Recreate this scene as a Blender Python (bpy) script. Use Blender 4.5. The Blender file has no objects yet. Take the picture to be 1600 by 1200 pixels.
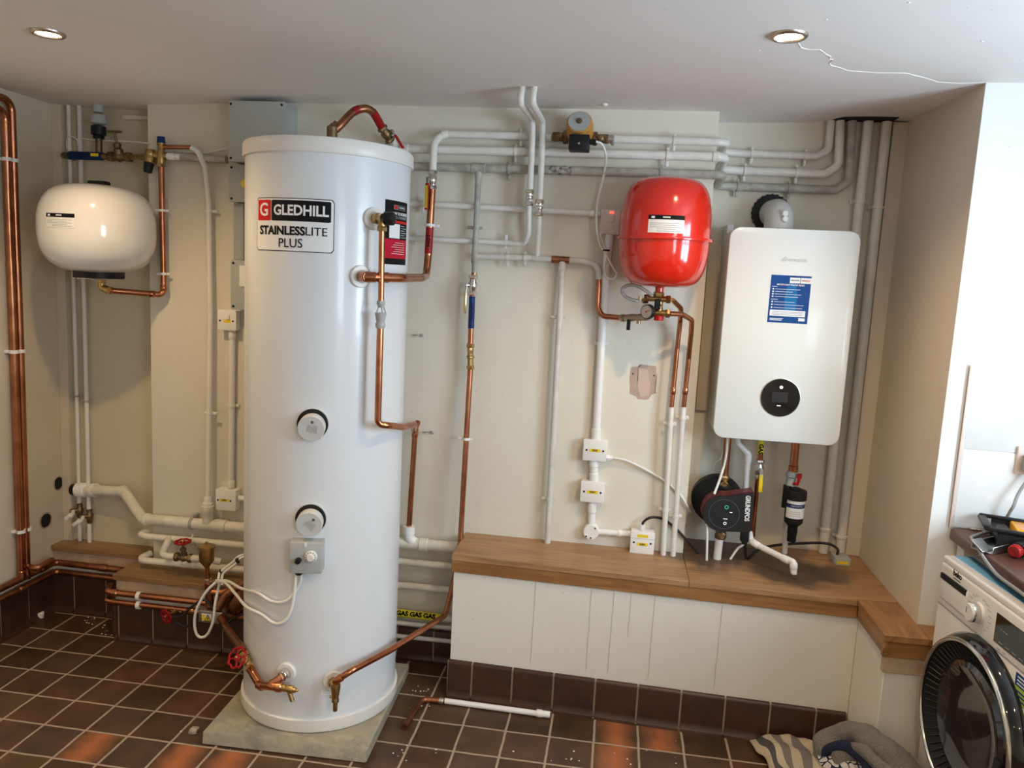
import bpy, bmesh, math, random
from mathutils import Vector, Matrix
random.seed(7)
SC = bpy.context.scene
COL = SC.collection
V = Vector

# ------------------------------------------------------------------ camera
CX, CY, CZ = 0.5144, -3.0541, 1.6245
YAW, PITCH, ROLL, F = 0.1345, 0.1369, 0.0505, 1215.0
_cy, _sy, _cp, _sp = math.cos(YAW), math.sin(YAW), math.cos(PITCH), math.sin(PITCH)
FWD = V((-_sy*_cp, _cy*_cp, -_sp))
_r0 = V((_cy, _sy, 0)); _u0 = _r0.cross(FWD)
RGT = _r0*math.cos(ROLL) + _u0*math.sin(ROLL)
UPV = -_r0*math.sin(ROLL) + _u0*math.cos(ROLL)
CAM = V((CX, CY, CZ))
cd = bpy.data.cameras.new('camera'); co = bpy.data.objects.new('camera', cd); COL.objects.link(co)
cd.sensor_fit = 'HORIZONTAL'; cd.sensor_width = 36; cd.lens = F/1600*36; cd.clip_start = .05
m = Matrix((RGT, UPV, -FWD)).transposed().to_4x4(); m.translation = CAM
co.matrix_world = m
SC.camera = co

# ------------------------------------------------------------------ light
LAMP_E, WIN_E = 30.0, 56.0
SC.view_settings.view_transform = 'Standard'; SC.view_settings.look = 'None'
SC.view_settings.exposure = 0.06; SC.view_settings.gamma = 1; SC.view_settings.use_curve_mapping = False
w = bpy.data.worlds.new('world'); SC.world = w; w.use_nodes = True
w.node_tree.nodes['Background'].inputs[0].default_value = (.75, .85, 1, 1)
w.node_tree.nodes['Background'].inputs[1].default_value = 0.6

def area(name, loc, size, sizey, energy, color, direction):
    l = bpy.data.lights.new(name, 'AREA'); l.shape = 'RECTANGLE'; l.size = size; l.size_y = sizey
    l.energy = energy; l.color = color
    o = bpy.data.objects.new(name, l); COL.objects.link(o); o.location = loc
    o.rotation_euler = V(direction).to_track_quat('-Z', 'Y').to_euler()
    return o
H = 2.266                     # ceiling
XL, XR, XFR, YREAR = -1.988, 1.538, 2.30, -5.4
# daylight through the right hand window, plus an added fill lamp further back
area('window_daylight', (XFR+.10, -1.62, 1.60), 1.00, 0.95, WIN_E, (.68, .85, 1), (-1, 0, -.12))
area('rear_fill', (XFR+.10, -4.05, 1.60), 1.10, 0.95, WIN_E*.8, (.80, .91, 1), (-1, .15, -.12))

# ------------------------------------------------------------------ photo rays -> points on real planes (for measuring only)
def ray(px, py): return FWD + RGT*((px-800)/F) - UPV*((py-600)/F)
def PY(px, py, y): d = ray(px, py); return CAM + d*((y-CY)/d.y)
def PX(px, py, x): d = ray(px, py); return CAM + d*((x-CX)/d.x)
def PZ(px, py, z): d = ray(px, py); return CAM + d*((z-CZ)/d.z)

# ------------------------------------------------------------------ materials
MATS = {}
def mat(name, col, rough=.5, metal=0, bump=0, bscale=30, var=0, vscale=4, coat=0, emit=0, spec=.5, col2=None, trans=0):
    if name in MATS: return MATS[name]
    m = bpy.data.materials.new(name); m.use_nodes = True; MATS[name] = m
    nt = m.node_tree; b = nt.nodes['Principled BSDF']
    b.inputs['Base Color'].default_value = (*col, 1); b.inputs['Roughness'].default_value = rough
    b.inputs['Metallic'].default_value = metal; b.inputs['Coat Weight'].default_value = coat
    b.inputs['Coat Roughness'].default_value = .06
    b.inputs['Specular IOR Level'].default_value = spec; b.inputs['Transmission Weight'].default_value = trans
    tc = nt.nodes.new('ShaderNodeTexCoord')
    if var or col2:
        n = nt.nodes.new('ShaderNodeTexNoise'); n.inputs['Scale'].default_value = vscale; n.inputs['Detail'].default_value = 6
        n.inputs['Roughness'].default_value = .65
        nt.links.new(tc.outputs['Object'], n.inputs['Vector'])
        r = nt.nodes.new('ShaderNodeValToRGB')
        c2 = col2 or tuple(c*(1-var) for c in col)
        r.color_ramp.elements[0].position = .36; r.color_ramp.elements[0].color = (*c2, 1)
        r.color_ramp.elements[1].position = .60; r.color_ramp.elements[1].color = (*col, 1)
        nt.links.new(n.outputs['Fac'], r.inputs['Fac']); nt.links.new(r.outputs[0], b.inputs['Base Color'])
    if bump:
        n = nt.nodes.new('ShaderNodeTexNoise'); n.inputs['Scale'].default_value = bscale; n.inputs['Detail'].default_value = 5
        nt.links.new(tc.outputs['Object'], n.inputs['Vector'])
        bp = nt.nodes.new('ShaderNodeBump'); bp.inputs['Strength'].default_value = bump; bp.inputs['Distance'].default_value = .01
        nt.links.new(n.outputs['Fac'], bp.inputs['Height']); nt.links.new(bp.outputs[0], b.inputs['Normal'])
    if emit:
        b.inputs['Emission Color'].default_value = (*col, 1); b.inputs['Emission Strength'].default_value = emit
    return m

def wall_mat(name, base, dirt, bump=.25, sc=1.3, amt=.5):
    m = mat(name, base, .75, bump=bump, bscale=9)
    nt = m.node_tree; b = nt.nodes['Principled BSDF']; L = nt.links
    tc = nt.nodes.new('ShaderNodeTexCoord')
    n1 = nt.nodes.new('ShaderNodeTexNoise'); n1.inputs['Scale'].default_value = sc; n1.inputs['Detail'].default_value = 8; n1.inputs['Roughness'].default_value = .7
    L.new(tc.outputs['Object'], n1.inputs['Vector'])
    r = nt.nodes.new('ShaderNodeValToRGB'); r.color_ramp.elements[0].position = .40; r.color_ramp.elements[1].position = .72
    r.color_ramp.elements[0].color = (0, 0, 0, 1); r.color_ramp.elements[1].color = (amt, amt, amt, 1)
    L.new(n1.outputs['Fac'], r.inputs['Fac'])
    mx = nt.nodes.new('ShaderNodeMix'); mx.data_type = 'RGBA'; mx.inputs['A'].default_value = (*base, 1); mx.inputs['B'].default_value = (*dirt, 1)
    L.new(r.outputs[0], mx.inputs['Factor'])
    # small scuffs
    n2 = nt.nodes.new('ShaderNodeTexVoronoi'); n2.inputs['Scale'].default_value = 14; n2.inputs['Randomness'].default_value = 1
    L.new(tc.outputs['Object'], n2.inputs['Vector'])
    r2 = nt.nodes.new('ShaderNodeValToRGB'); r2.color_ramp.elements[0].position = .02; r2.color_ramp.elements[1].position = .055
    r2.color_ramp.elements[0].color = (.45, .45, .45, 1); r2.color_ramp.elements[1].color = (0, 0, 0, 1)
    L.new(n2.outputs['Distance'], r2.inputs['Fac'])
    mx2 = nt.nodes.new('ShaderNodeMix'); mx2.data_type = 'RGBA'; mx2.inputs['B'].default_value = (*[c*.45 for c in base], 1)
    L.new(r2.outputs[0], mx2.inputs['Factor']); L.new(mx.outputs['Result'], mx2.inputs['A'])
    L.new(mx2.outputs['Result'], b.inputs['Base Color'])
    return m

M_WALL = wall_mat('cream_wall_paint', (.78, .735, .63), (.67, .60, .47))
M_WALLA = wall_mat('shaded_alcove_paint', (.66, .59, .45), (.54, .46, .32))  # yellower cream, darkened to build the alcove's light falloff into the colour
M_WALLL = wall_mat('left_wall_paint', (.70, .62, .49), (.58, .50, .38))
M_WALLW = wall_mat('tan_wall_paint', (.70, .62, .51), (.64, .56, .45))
M_WHITEW = wall_mat('white_wall_paint', (.88, .88, .85), (.82, .80, .76), .1, 2, .3)
M_CEIL = wall_mat('ceiling_paint', (.86, .84, .82), (.78, .74, .70), .12, .8, .6)
M_PANEL = wall_mat('bench_panel_paint', (.80, .77, .69), (.70, .66, .57), .1, 1.6, .5)
M_PLASTER = mat('bare_pink_plaster', (.56, .40, .28), .9, var=.25, vscale=12, bump=.3)
M_PINT = mat('white_pipe_paint', (.84, .82, .76), .38, var=.12, vscale=14, bump=.05)
M_GREYP = mat('grey_old_pipe_paint', (.50, .48, .42), .5, var=.35, vscale=22, bump=.15)
M_PVC = mat('white_plastic', (.88, .87, .84), .35)
M_COND = mat('conduit_plastic', (.84, .82, .77), .4, var=.05)
M_CREAMP = mat('cream_pipe_paint', (.80, .76, .64), .4, var=.15, vscale=18, bump=.06)
M_COPPER = mat('copper', (.56, .235, .125), .24, 1, col2=(.36, .135, .065), vscale=9)
M_OLDCU = mat('aged_copper', (.46, .20, .10), .36, 1, col2=(.24, .10, .06), vscale=16)
M_BRASS = mat('brass', (.55, .38, .16), .33, 1, col2=(.36, .24, .10), vscale=30)
M_OLDBR = mat('old_brass', (.30, .21, .11), .5, 1, col2=(.16, .12, .07), vscale=30)
M_CHROME = mat('chrome', (.72, .70, .67), .16, 1)
M_STEEL = mat('zinc_steel', (.55, .54, .52), .35, 1)
M_BLACK = mat('black_plastic', (.010, .010, .011), .45, spec=.3)
M_BLKGL = mat('black_gloss', (.008, .008, .009), .06, coat=.5)
M_GREYPL = mat('grey_plastic', (.42, .43, .42), .5)
M_BOXG = mat('grey_enclosure', (.44, .46, .44), .5, var=.05)
M_RED = mat('vessel_red', (.66, .018, .006), .16, coat=.7)
M_REDPL = mat('red_plastic', (.42, .008, .012), .45, spec=.25)
M_WHEEL = mat('red_handwheel_paint', (.34, .004, .010), .45, spec=.25)
M_CYL = mat('cylinder_white', (.73, .755, .78), .27, coat=.25)
M_CYLCAP = mat('cylinder_cap', (.78, .76, .72), .35)
M_WVES = mat('vessel_white', (.80, .79, .77), .12, coat=.8)
M_BOIL = mat('boiler_white', (.82, .85, .83), .30, coat=.25)
M_BOILSIDE = mat('boiler_side', (.74, .73, .70), .4)
M_LABW = mat('label_white', (.85, .85, .85), .4)
M_LABK = mat('label_black', (.008, .008, .009), .6, spec=.15)
M_LABR = mat('label_red', (.60, .015, .012), .6, spec=.2)
M_LABCR = mat('label_crimson', (.48, .008, .03), .6, spec=.2)
M_YEL = mat('label_yellow', (.90, .66, .02), .4)
M_GASY = mat('tape_yellow', (.80, .72, .03), .4)
M_BLUE = mat('tape_blue', (.005, .032, .15), .45, spec=.25)
M_DBLUE = mat('tape_print_blue', (.002, .006, .03), .4)
M_REDT = mat('tape_red', (.34, .006, .008), .4, spec=.3)
M_GAUGE = mat('gauge_grey', (.40, .38, .36), .4)
M_STICK = mat('sticker_blue', (.008, .065, .26), .5, spec=.2)
M_STICK2 = mat('sticker_light_blue', (.008, .16, .42), .5, spec=.2)
M_FILM = mat('blue_film', (.22, .56, .88), .3)
M_CABW = mat('white_cable', (.86, .85, .80), .4)
M_CABK = mat('black_cable', (.015, .015, .016), .45)
M_CABG = mat('grey_cable', (.30, .31, .31), .5)
M_MACH = mat('appliance_white', (.86, .86, .86), .25, coat=.3)
M_GLASS = mat('dark_door_glass', (.02, .02, .022), .03, coat=1)
M_YELPL = mat('yellow_plastic', (.85, .42, .02), .4)
M_SLAB = mat('concrete_slab', (.42, .37, .26), .9, col2=(.27, .25, .20), vscale=7, bump=.5, bscale=40)
M_HOLE = mat('dark_hole', (.01, .009, .008), .9)
M_BRICKD = mat('broken_plaster_rim', (.45, .36, .28), .95, bump=.8, bscale=60)
M_ORANGE = mat('pump_orange', (.60, .28, .05), .45, var=.25, vscale=20)
M_CRACK = mat('filler_white', (.92, .91, .88), .8)
M_TILEW = mat('white_glazed_tile', (.86, .88, .88), .10, coat=.4)
M_GROUT = mat('tile_grout', (.38, .30, .23), .8)
M_BULB = mat('lamp_glow', (1, .80, .50), .5, emit=28)
M_LED = mat('display_white', (.8, .8, .8), .5, emit=1.2)
M_LEDG = mat('display_green', (.05, .6, .35), .5, emit=.5)
M_TOWG = mat('grey_towel', (.27, .25, .23), .95, var=.15, vscale=40, bump=1, bscale=220)
M_FLUE = mat('flue_grey', (.62, .62, .60), .4)
M_CABLEGL = mat('braided_hose', (.50, .48, .45), .3, .7, bump=.6, bscale=400)
M_PINKSW = mat('old_switch_plastic', (.78, .68, .62), .4)

def stripes_mat(name, cols, scale, axis=0, wob=.4):
    m = mat(name, cols[0], .95, bump=.9, bscale=180); nt = m.node_tree; L = nt.links; b = nt.nodes['Principled BSDF']
    tc = nt.nodes.new('ShaderNodeTexCoord'); s = nt.nodes.new('ShaderNodeSeparateXYZ'); L.new(tc.outputs['UV'], s.inputs[0])
    mu = nt.nodes.new('ShaderNodeMath'); mu.operation = 'MULTIPLY'; mu.inputs[1].default_value = scale; L.new(s.outputs[axis], mu.inputs[0])
    fr = nt.nodes.new('ShaderNodeMath'); fr.operation = 'FRACT'; L.new(mu.outputs[0], fr.inputs[0])
    r = nt.nodes.new('ShaderNodeValToRGB'); r.color_ramp.interpolation = 'CONSTANT'
    e = r.color_ramp.elements; n = len(cols)
    e[0].position = 0; e[0].color = (*cols[0], 1); e[1].position = 1/n; e[1].color = (*cols[1], 1)
    for i in range(2, n): x = e.new(i/n); x.color = (*cols[i], 1)
    L.new(fr.outputs[0], r.inputs[0]); L.new(r.outputs[0], b.inputs['Base Color'])
    return m
M_TOWS = stripes_mat('striped_towel', [(.62, .52, .36), (.10, .09, .10), (.66, .57, .42), (.25, .20, .17), (.60, .50, .36), (.22, .19, .18)], 1.6)

def leaf_mat():
    m = mat('white_towel_navy_leaves', (.75, .72, .68), .95, bump=.9, bscale=180); nt = m.node_tree; L = nt.links; b = nt.nodes['Principled BSDF']
    tc = nt.nodes.new('ShaderNodeTexCoord')
    v = nt.nodes.new('ShaderNodeTexVoronoi'); v.feature = 'DISTANCE_TO_EDGE'; v.inputs['Scale'].default_value = 7
    L.new(tc.outputs['UV'], v.inputs['Vector'])
    r = nt.nodes.new('ShaderNodeValToRGB'); r.color_ramp.interpolation = 'CONSTANT'
    r.color_ramp.elements[0].color = (.01, .02, .07, 1); r.color_ramp.elements[1].position = .07; r.color_ramp.elements[1].color = (.76, .73, .70, 1)
    L.new(v.outputs['Distance'], r.inputs[0]); L.new(r.outputs[0], b.inputs['Base Color'])
    return m
M_TOWL = leaf_mat()

def wood_mat(name, c1, c2, c3, direction=0, stain=None):
    m = mat(name, c1, .42, bump=.12, bscale=60); nt = m.node_tree; L = nt.links; b = nt.nodes['Principled BSDF']
    tc = nt.nodes.new('ShaderNodeTexCoord'); mp = nt.nodes.new('ShaderNodeMapping'); L.new(tc.outputs['Object'], mp.inputs[0])
    mp.inputs['Scale'].default_value = (1.2, 9, 9) if direction == 0 else (9, 1.2, 9)
    n = nt.nodes.new('ShaderNodeTexNoise'); n.inputs['Scale'].default_value = 2.2; n.inputs['Detail'].default_value = 9; n.inputs['Distortion'].default_value = 1.6
    n.inputs['Roughness'].default_value = .6; L.new(mp.outputs[0], n.inputs['Vector'])
    r = nt.nodes.new('ShaderNodeValToRGB'); e = r.color_ramp.elements
    e[0].position = .28; e[0].color = (*c3, 1); e[1].position = .68; e[1].color = (*c1, 1); x = e.new(.48); x.color = (*c2, 1)
    L.new(n.outputs['Fac'], r.inputs[0]); out = r.outputs[0]
    if stain:
        for (sx, sy, sr, dep) in stain:
            vd = nt.nodes.new('ShaderNodeVectorMath'); vd.operation = 'DISTANCE'
            L.new(tc.outputs['Object'], vd.inputs[0]); vd.inputs[1].default_value = (sx, sy, .569)
            nn = nt.nodes.new('ShaderNodeTexNoise'); nn.inputs['Scale'].default_value = 9; L.new(tc.outputs['Object'], nn.inputs['Vector'])
            ad = nt.nodes.new('ShaderNodeMath'); ad.operation = 'MULTIPLY_ADD'; ad.inputs[1].default_value = .16
            L.new(nn.outputs['Fac'], ad.inputs[0]); L.new(vd.outputs['Value'], ad.inputs[2])
            mr = nt.nodes.new('ShaderNodeMapRange'); mr.inputs['From Min'].default_value = sr+.05; mr.inputs['From Max'].default_value = sr+.11
            mr.inputs['To Min'].default_value = dep; mr.inputs['To Max'].default_value = 0; L.new(ad.outputs[0], mr.inputs['Value'])
            mx = nt.nodes.new('ShaderNodeMix'); mx.data_type = 'RGBA'; mx.inputs['B'].default_value = (.055, .035, .025, 1)
            L.new(mr.outputs[0], mx.inputs['Factor']); L.new(out, mx.inputs['A']); out = mx.outputs['Result']
    L.new(out, b.inputs['Base Color'])
    return m

def tile_mat(name, orange=(), p=.158, gx=-2.0073, gy=.170, vertical=None):
    """quarry tiles; orange = list of cells with a lighter terracotta middle"""
    m = mat(name, (.1, .04, .02), .42); nt = m.node_tree; L = nt.links; b = nt.nodes['Principled BSDF']
    tc = nt.nodes.new('ShaderNodeTexCoord'); sp = nt.nodes.new('ShaderNodeSeparateXYZ'); L.new(tc.outputs['Object'], sp.inputs[0])
    def M(op, a, b2=None, c=None):
        n = nt.nodes.new('ShaderNodeMath'); n.operation = op
        for i, v in enumerate((a, b2, c)):
            if v is None: continue
            if isinstance(v, (int, float)): n.inputs[i].default_value = v
            else: L.new(v, n.inputs[i])
        return n.outputs[0]
    nz = nt.nodes.new('ShaderNodeTexNoise'); nz.inputs['Scale'].default_value = 14; L.new(tc.outputs['Object'], nz.inputs['Vector'])
    wob = M('MULTIPLY', M('SUBTRACT', nz.outputs['Fac'], .5), .035)
    fx = M('ADD', M('DIVIDE', M('SUBTRACT', sp.outputs[0], gx), p), wob)
    fy = M('ADD', M('DIVIDE', M('SUBTRACT', sp.outputs[1], gy), p), wob)
    cx, cy = M('FLOOR', fx), M('FLOOR', fy)
    ux, uy = M('SUBTRACT', fx, cx), M('SUBTRACT', fy, cy)
    ex = M('MINIMUM', ux, M('SUBTRACT', 1, ux)); ey = M('MINIMUM', uy, M('SUBTRACT', 1, uy))
    edge = M('MINIMUM', ex, ey)
    comb = nt.nodes.new('ShaderNodeCombineXYZ'); L.new(cx, comb.inputs[0]); L.new(cy, comb.inputs[1])
    wn = nt.nodes.new('ShaderNodeTexWhiteNoise'); wn.noise_dimensions = '2D'; L.new(comb.outputs[0], wn.inputs['Vector'])
    r = nt.nodes.new('ShaderNodeValToRGB'); e = r.color_ramp.elements
    e[0].color = (.052, .026, .010, 1); e[1].color = (.104, .043, .018, 1)
    for q, c in ((.3, (.078, .034, .016)), (.55, (.092, .050, .023)), (.8, (.072, .038, .024))): x = e.new(q); x.color = (*c, 1)
    L.new(wn.outputs['Value'], r.inputs[0])
    n3 = nt.nodes.new('ShaderNodeTexNoise'); n3.inputs['Scale'].default_value = 11; n3.inputs['Detail'].default_value = 7; L.new(tc.outputs['Object'], n3.inputs['Vector'])
    mr3 = nt.nodes.new('ShaderNodeMapRange'); mr3.inputs['From Min'].default_value = .3; mr3.inputs['From Max'].default_value = .75
    mr3.inputs['To Min'].default_value = .75; mr3.inputs['To Max'].default_value = 1.5; L.new(n3.outputs['Fac'], mr3.inputs['Value'])
    vm = nt.nodes.new('ShaderNodeVectorMath'); vm.operation = 'SCALE'; L.new(r.outputs[0], vm.inputs[0]); L.new(mr3.outputs[0], vm.inputs['Scale'])
    col = vm.outputs[0]
    if orange:
        tot = None
        for (ox, oy) in orange:
            q = M('MULTIPLY', M('COMPARE', cx, ox, .1), M('COMPARE', cy, oy, .1)); tot = q if tot is None else M('ADD', tot, q)
        mr = nt.nodes.new('ShaderNodeMapRange'); mr.inputs['From Min'].default_value = .05; mr.inputs['From Max'].default_value = .46
        L.new(M('ADD', ex, M('MULTIPLY', M('SUBTRACT', nz.outputs['Fac'], .5), .45)), mr.inputs['Value'])
        fac = M('MULTIPLY', tot, mr.outputs[0])
        mx = nt.nodes.new('ShaderNodeMix'); mx.data_type = 'RGBA'; mx.inputs['B'].default_value = (.40, .13, .048, 1)
        L.new(fac, mx.inputs['Factor']); L.new(col, mx.inputs['A']); col = mx.outputs['Result']
    g = nt.nodes.new('ShaderNodeMapRange'); g.inputs['From Min'].default_value = .020; g.inputs['From Max'].default_value = .034; L.new(edge, g.inputs['Value'])
    mg = nt.nodes.new('ShaderNodeMix'); mg.data_type = 'RGBA'; mg.inputs['A'].default_value = (.40, .30, .22, 1)
    L.new(g.outputs[0], mg.inputs['Factor']); L.new(col, mg.inputs['B']); L.new(mg.outputs['Result'], b.inputs['Base Color'])
    rr = nt.nodes.new('ShaderNodeMapRange'); rr.inputs['To Min'].default_value = .9; rr.inputs['To Max'].default_value = .36; L.new(g.outputs[0], rr.inputs['Value'])
    L.new(M('ADD', rr.outputs[0], M('MULTIPLY', n3.outputs['Fac'], .18)), b.inputs['Roughness'])
    bp = nt.nodes.new('ShaderNodeBump'); bp.inputs['Strength'].default_value = .6; bp.inputs['Distance'].default_value = .004
    L.new(M('ADD', g.outputs[0], M('MULTIPLY', n3.outputs['Fac'], .25)), bp.inputs['Height']); L.new(bp.outputs[0], b.inputs['Normal'])
    return m

# ------------------------------------------------------------------ object helpers
ORG = {}
def finish(o, label=None, cat=None, group=None, kind=None):
    if label: o['label'] = label
    if cat: o['category'] = cat
    if group: o['group'] = group
    if kind: o['kind'] = kind
    return o
def thing(name, label, cat, loc, group=None):
    o = bpy.data.objects.new(name, None); COL.objects.link(o); o.location = loc; o.empty_display_size = .05
    ORG[o.name] = V(loc); return finish(o, label, cat, group)
def obj(name, bm, mt, parent=None, label=None, cat=None, group=None, kind=None, sharp=38):
    """links a world-space bmesh as ONE mesh object; its origin goes to its parent's origin or its own base"""
    bm.verts.ensure_lookup_table()
    if parent is not None: org = ORG[parent.name]
    else:
        vs = [v.co for v in bm.verts]
        org = V(((min(v.x for v in vs)+max(v.x for v in vs))/2, (min(v.y for v in vs)+max(v.y for v in vs))/2, min(v.z for v in vs)))
        if kind == 'structure': org = V((0, 0, 0))
    bmesh.ops.translate(bm, verts=bm.verts, vec=-org)
    bmesh.ops.recalc_face_normals(bm, faces=bm.faces)
    me = bpy.data.meshes.new(name); bm.to_mesh(me); bm.free()
    me.shade_smooth(); me.set_sharp_from_angle(angle=math.radians(sharp))
    o = bpy.data.objects.new(name, me); COL.objects.link(o)
    for q in (mt if isinstance(mt, (list, tuple)) else [mt]): me.materials.append(q)
    ORG[o.name] = org
    if parent is not None: o.parent = parent
    else: o.location = org
    return finish(o, label, cat, group, kind)
def NB(): return bmesh.new()

def box(bm, lo, hi, bev=0, seg=2, mtx=None, mi=0):
    lo, hi = V(lo), V(hi); r = bmesh.ops.create_cube(bm, size=1); vs = r['verts']
    for v in vs: v.co = V((lo[i] + (v.co[i]+.5)*(hi[i]-lo[i]) for i in range(3)))
    fs = set(f for v in vs for f in v.link_faces)
    if bev:
        es = list(set(e for v in vs for e in v.link_edges))
        rb = bmesh.ops.bevel(bm, geom=es, offset=bev, segments=seg, affect='EDGES', profile=.5)
        vs = list(set(v for f in rb['faces'] for v in f.verts) | set(v for v in vs if v.is_valid)); fs = set(f for v in vs for f in v.link_faces)
    for f in fs: f.material_index = mi
    if mtx is not None:
        for v in vs: v.co = mtx @ v.co
    return vs
def basis(ax):
    ax = V(ax).normalized(); t = V((0, 0, 1)) if abs(ax.z) < .9 else V((0, 1, 0))
    u = t.cross(ax).normalized(); return u, ax.cross(u), ax
def lathe(bm, prof, p0, ax, seg=32, rot=0, sx=1, sy=1, mi=0, cap=True):
    """prof: list of (radius, height along ax) starting at p0"""
    u, w2, a = basis(ax); p0 = V(p0); rings = []
    for (r, h) in prof:
        if r < 1e-6: rings.append([bm.verts.new(p0+a*h)])
        else: rings.append([bm.verts.new(p0+a*h+u*(r*sx*math.cos(rot+2*math.pi*k/seg))+w2*(r*sy*math.sin(rot+2*math.pi*k/seg))) for k in range(seg)])
    def F(vs):
        try: f = bm.faces.new(vs); f.material_index = mi
        except ValueError: pass
    for A, B in zip(rings, rings[1:]):
        for k in range(seg):
            k2 = (k+1) % seg
            if len(A) == 1 and len(B) == 1: continue
            if len(A) == 1: F([A[0], B[k], B[k2]])
            elif len(B) == 1: F([A[k], A[k2], B[0]])
            else: F([A[k], A[k2], B[k2], B[k]])
    if cap and len(rings[0]) > 1: F(rings[0][::-1])
    if cap and len(rings[-1]) > 1: F(rings[-1])
def cyl(bm, p0, p1, r, seg=20, bev=0):
    p0, p1 = V(p0), V(p1); L = (p1-p0).length; b = min(bev, r*.9)
    lathe(bm, [(r-b, 0), (r, b), (r, L-b), (r-b, L)] if b else [(r, 0), (r, L)], p0, p1-p0, seg)
def fillet(pts, R, n=7):
    pts = [V(p) for p in pts]; out = [pts[0]]
    for i in range(1, len(pts)-1):
        a, b, c = pts[i-1], pts[i], pts[i+1]; d1 = (a-b); d2 = (c-b); l1, l2 = d1.length, d2.length
        if l1 < 1e-6 or l2 < 1e-6: continue
        d1.normalize(); d2.normalize(); ang = d1.angle(d2)
        if ang > 3.10: out.append(b); continue
        t = min(R/math.tan(ang/2), l1*.49, l2*.49); rr = t*math.tan(ang/2)
        cdir = (d1+d2).normalized(); cen = b+cdir*(rr/math.sin(ang/2))
        s, e = b+d1*t-cen, b+d2*t-cen; tot = s.angle(e)
        for k in range(n+1):
            q = k/n; out.append(cen + (s*math.sin((1-q)*tot)+e*math.sin(q*tot))/math.sin(tot))
    out.append(pts[-1]); return out
def smooth(pts, n=8):
    pts = [V(p) for p in pts]; P = [pts[0]*2-pts[1]]+pts+[pts[-1]*2-pts[-2]]; out = []
    for i in range(1, len(P)-2):
        for k in range(n):
            t = k/n; a, b, c, d = P[i-1], P[i], P[i+1], P[i+2]
            out.append(.5*((2*b)+(c-a)*t+(2*a-5*b+4*c-d)*t*t+(3*b-a-3*c+d)*t**3))
    out.append(pts[-1]); return out
def sweep(bm, path, r, seg=16, closed=False, mi=0, rad=None):
    path = [V(p) for p in path]; n = len(path); rings = []
    T = [((path[(i+1) % n] if closed or i < n-1 else path[i])-(path[i-1] if closed or i > 0 else path[i])).normalized() for i in range(n)]
    u = T[0].orthogonal().normalized()
    for i in range(n):
        u = (u-T[i]*u.dot(T[i])).normalized(); w2 = T[i].cross(u); rr = rad(i/(n-1)) if rad else r
        rings.append([bm.verts.new(path[i]+(u*math.cos(2*math.pi*k/seg)+w2*math.sin(2*math.pi*k/seg))*rr) for k in range(seg)])
    pr = list(zip(rings, rings[1:]))+([(rings[-1], rings[0])] if closed else [])
    for A, B in pr:
        for k in range(seg):
            f = bm.faces.new([A[k], A[(k+1) % seg], B[(k+1) % seg], B[k]]); f.material_index = mi
    if not closed: bm.faces.new(rings[0][::-1]).material_index = mi; bm.faces.new(rings[-1]).material_index = mi
def torus(bm, c, ax, R, r, seg=32, s2=10, a0=0, a1=2*math.pi):
    u, w2, a = basis(ax); full = abs(a1-a0-2*math.pi) < 1e-4; n = seg if full else seg+1
    sweep(bm, [V(c)+(u*math.cos(a0+(a1-a0)*k/seg)+w2*math.sin(a0+(a1-a0)*k/seg))*R for k in range(n)], r, s2, full)
def poly_prism(bm, pts, z0, z1):
    lo = [bm.verts.new((x, y, z0)) for x, y in pts]; hi = [bm.verts.new((x, y, z1)) for x, y in pts]; n = len(pts)
    bm.faces.new(lo[::-1]); bm.faces.new(hi)
    for k in range(n): bm.faces.new([lo[k], lo[(k+1) % n], hi[(k+1) % n], hi[k]])
def quad(bm, a, b, c, d, mi=0):
    f = bm.faces.new([bm.verts.new(V(p)) for p in (a, b, c, d)]); f.material_index = mi
def frame(o, x, y, z):
    mm = Matrix((V(x).normalized(), V(y).normalized(), V(z).normalized())).transposed().to_4x4(); mm.translation = V(o); return mm
def text_bm(body, size, mtx=None, wide=1, bold=0, align='CENTER', fn=None, sub=0, thick=.0003, maxw=None):
    cu = bpy.data.curves.new('t', 'FONT'); cu.body = body; cu.size = size; cu.align_x = align; cu.align_y = 'CENTER'; cu.offset = bold; cu.resolution_u = 3
    cu.extrude = thick
    o = bpy.data.objects.new('t', cu); COL.objects.link(o); bpy.context.view_layer.update()
    me = bpy.data.meshes.new_from_object(o.evaluated_get(bpy.context.evaluated_depsgraph_get()))
    bm = NB(); bm.from_mesh(me); bpy.data.objects.remove(o); bpy.data.curves.remove(cu); bpy.data.meshes.remove(me)
    if maxw:
        xs = [v.co.x for v in bm.verts]; wide = maxw/(max(xs)-min(xs))
    for v in bm.verts: v.co.x *= wide
    if sub:
        for _ in range(sub): bmesh.ops.subdivide_edges(bm, edges=[e for e in bm.edges if e.calc_length() > size*.12], cuts=1, use_grid_fill=True)
    for v in bm.verts: v.co = V(fn(v.co)) if fn else (mtx @ v.co)
    return bm
def merge(bm, other):
    me = bpy.data.meshes.new('x'); other.to_mesh(me); other.free(); bm.from_mesh(me); bpy.data.meshes.remove(me)

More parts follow.
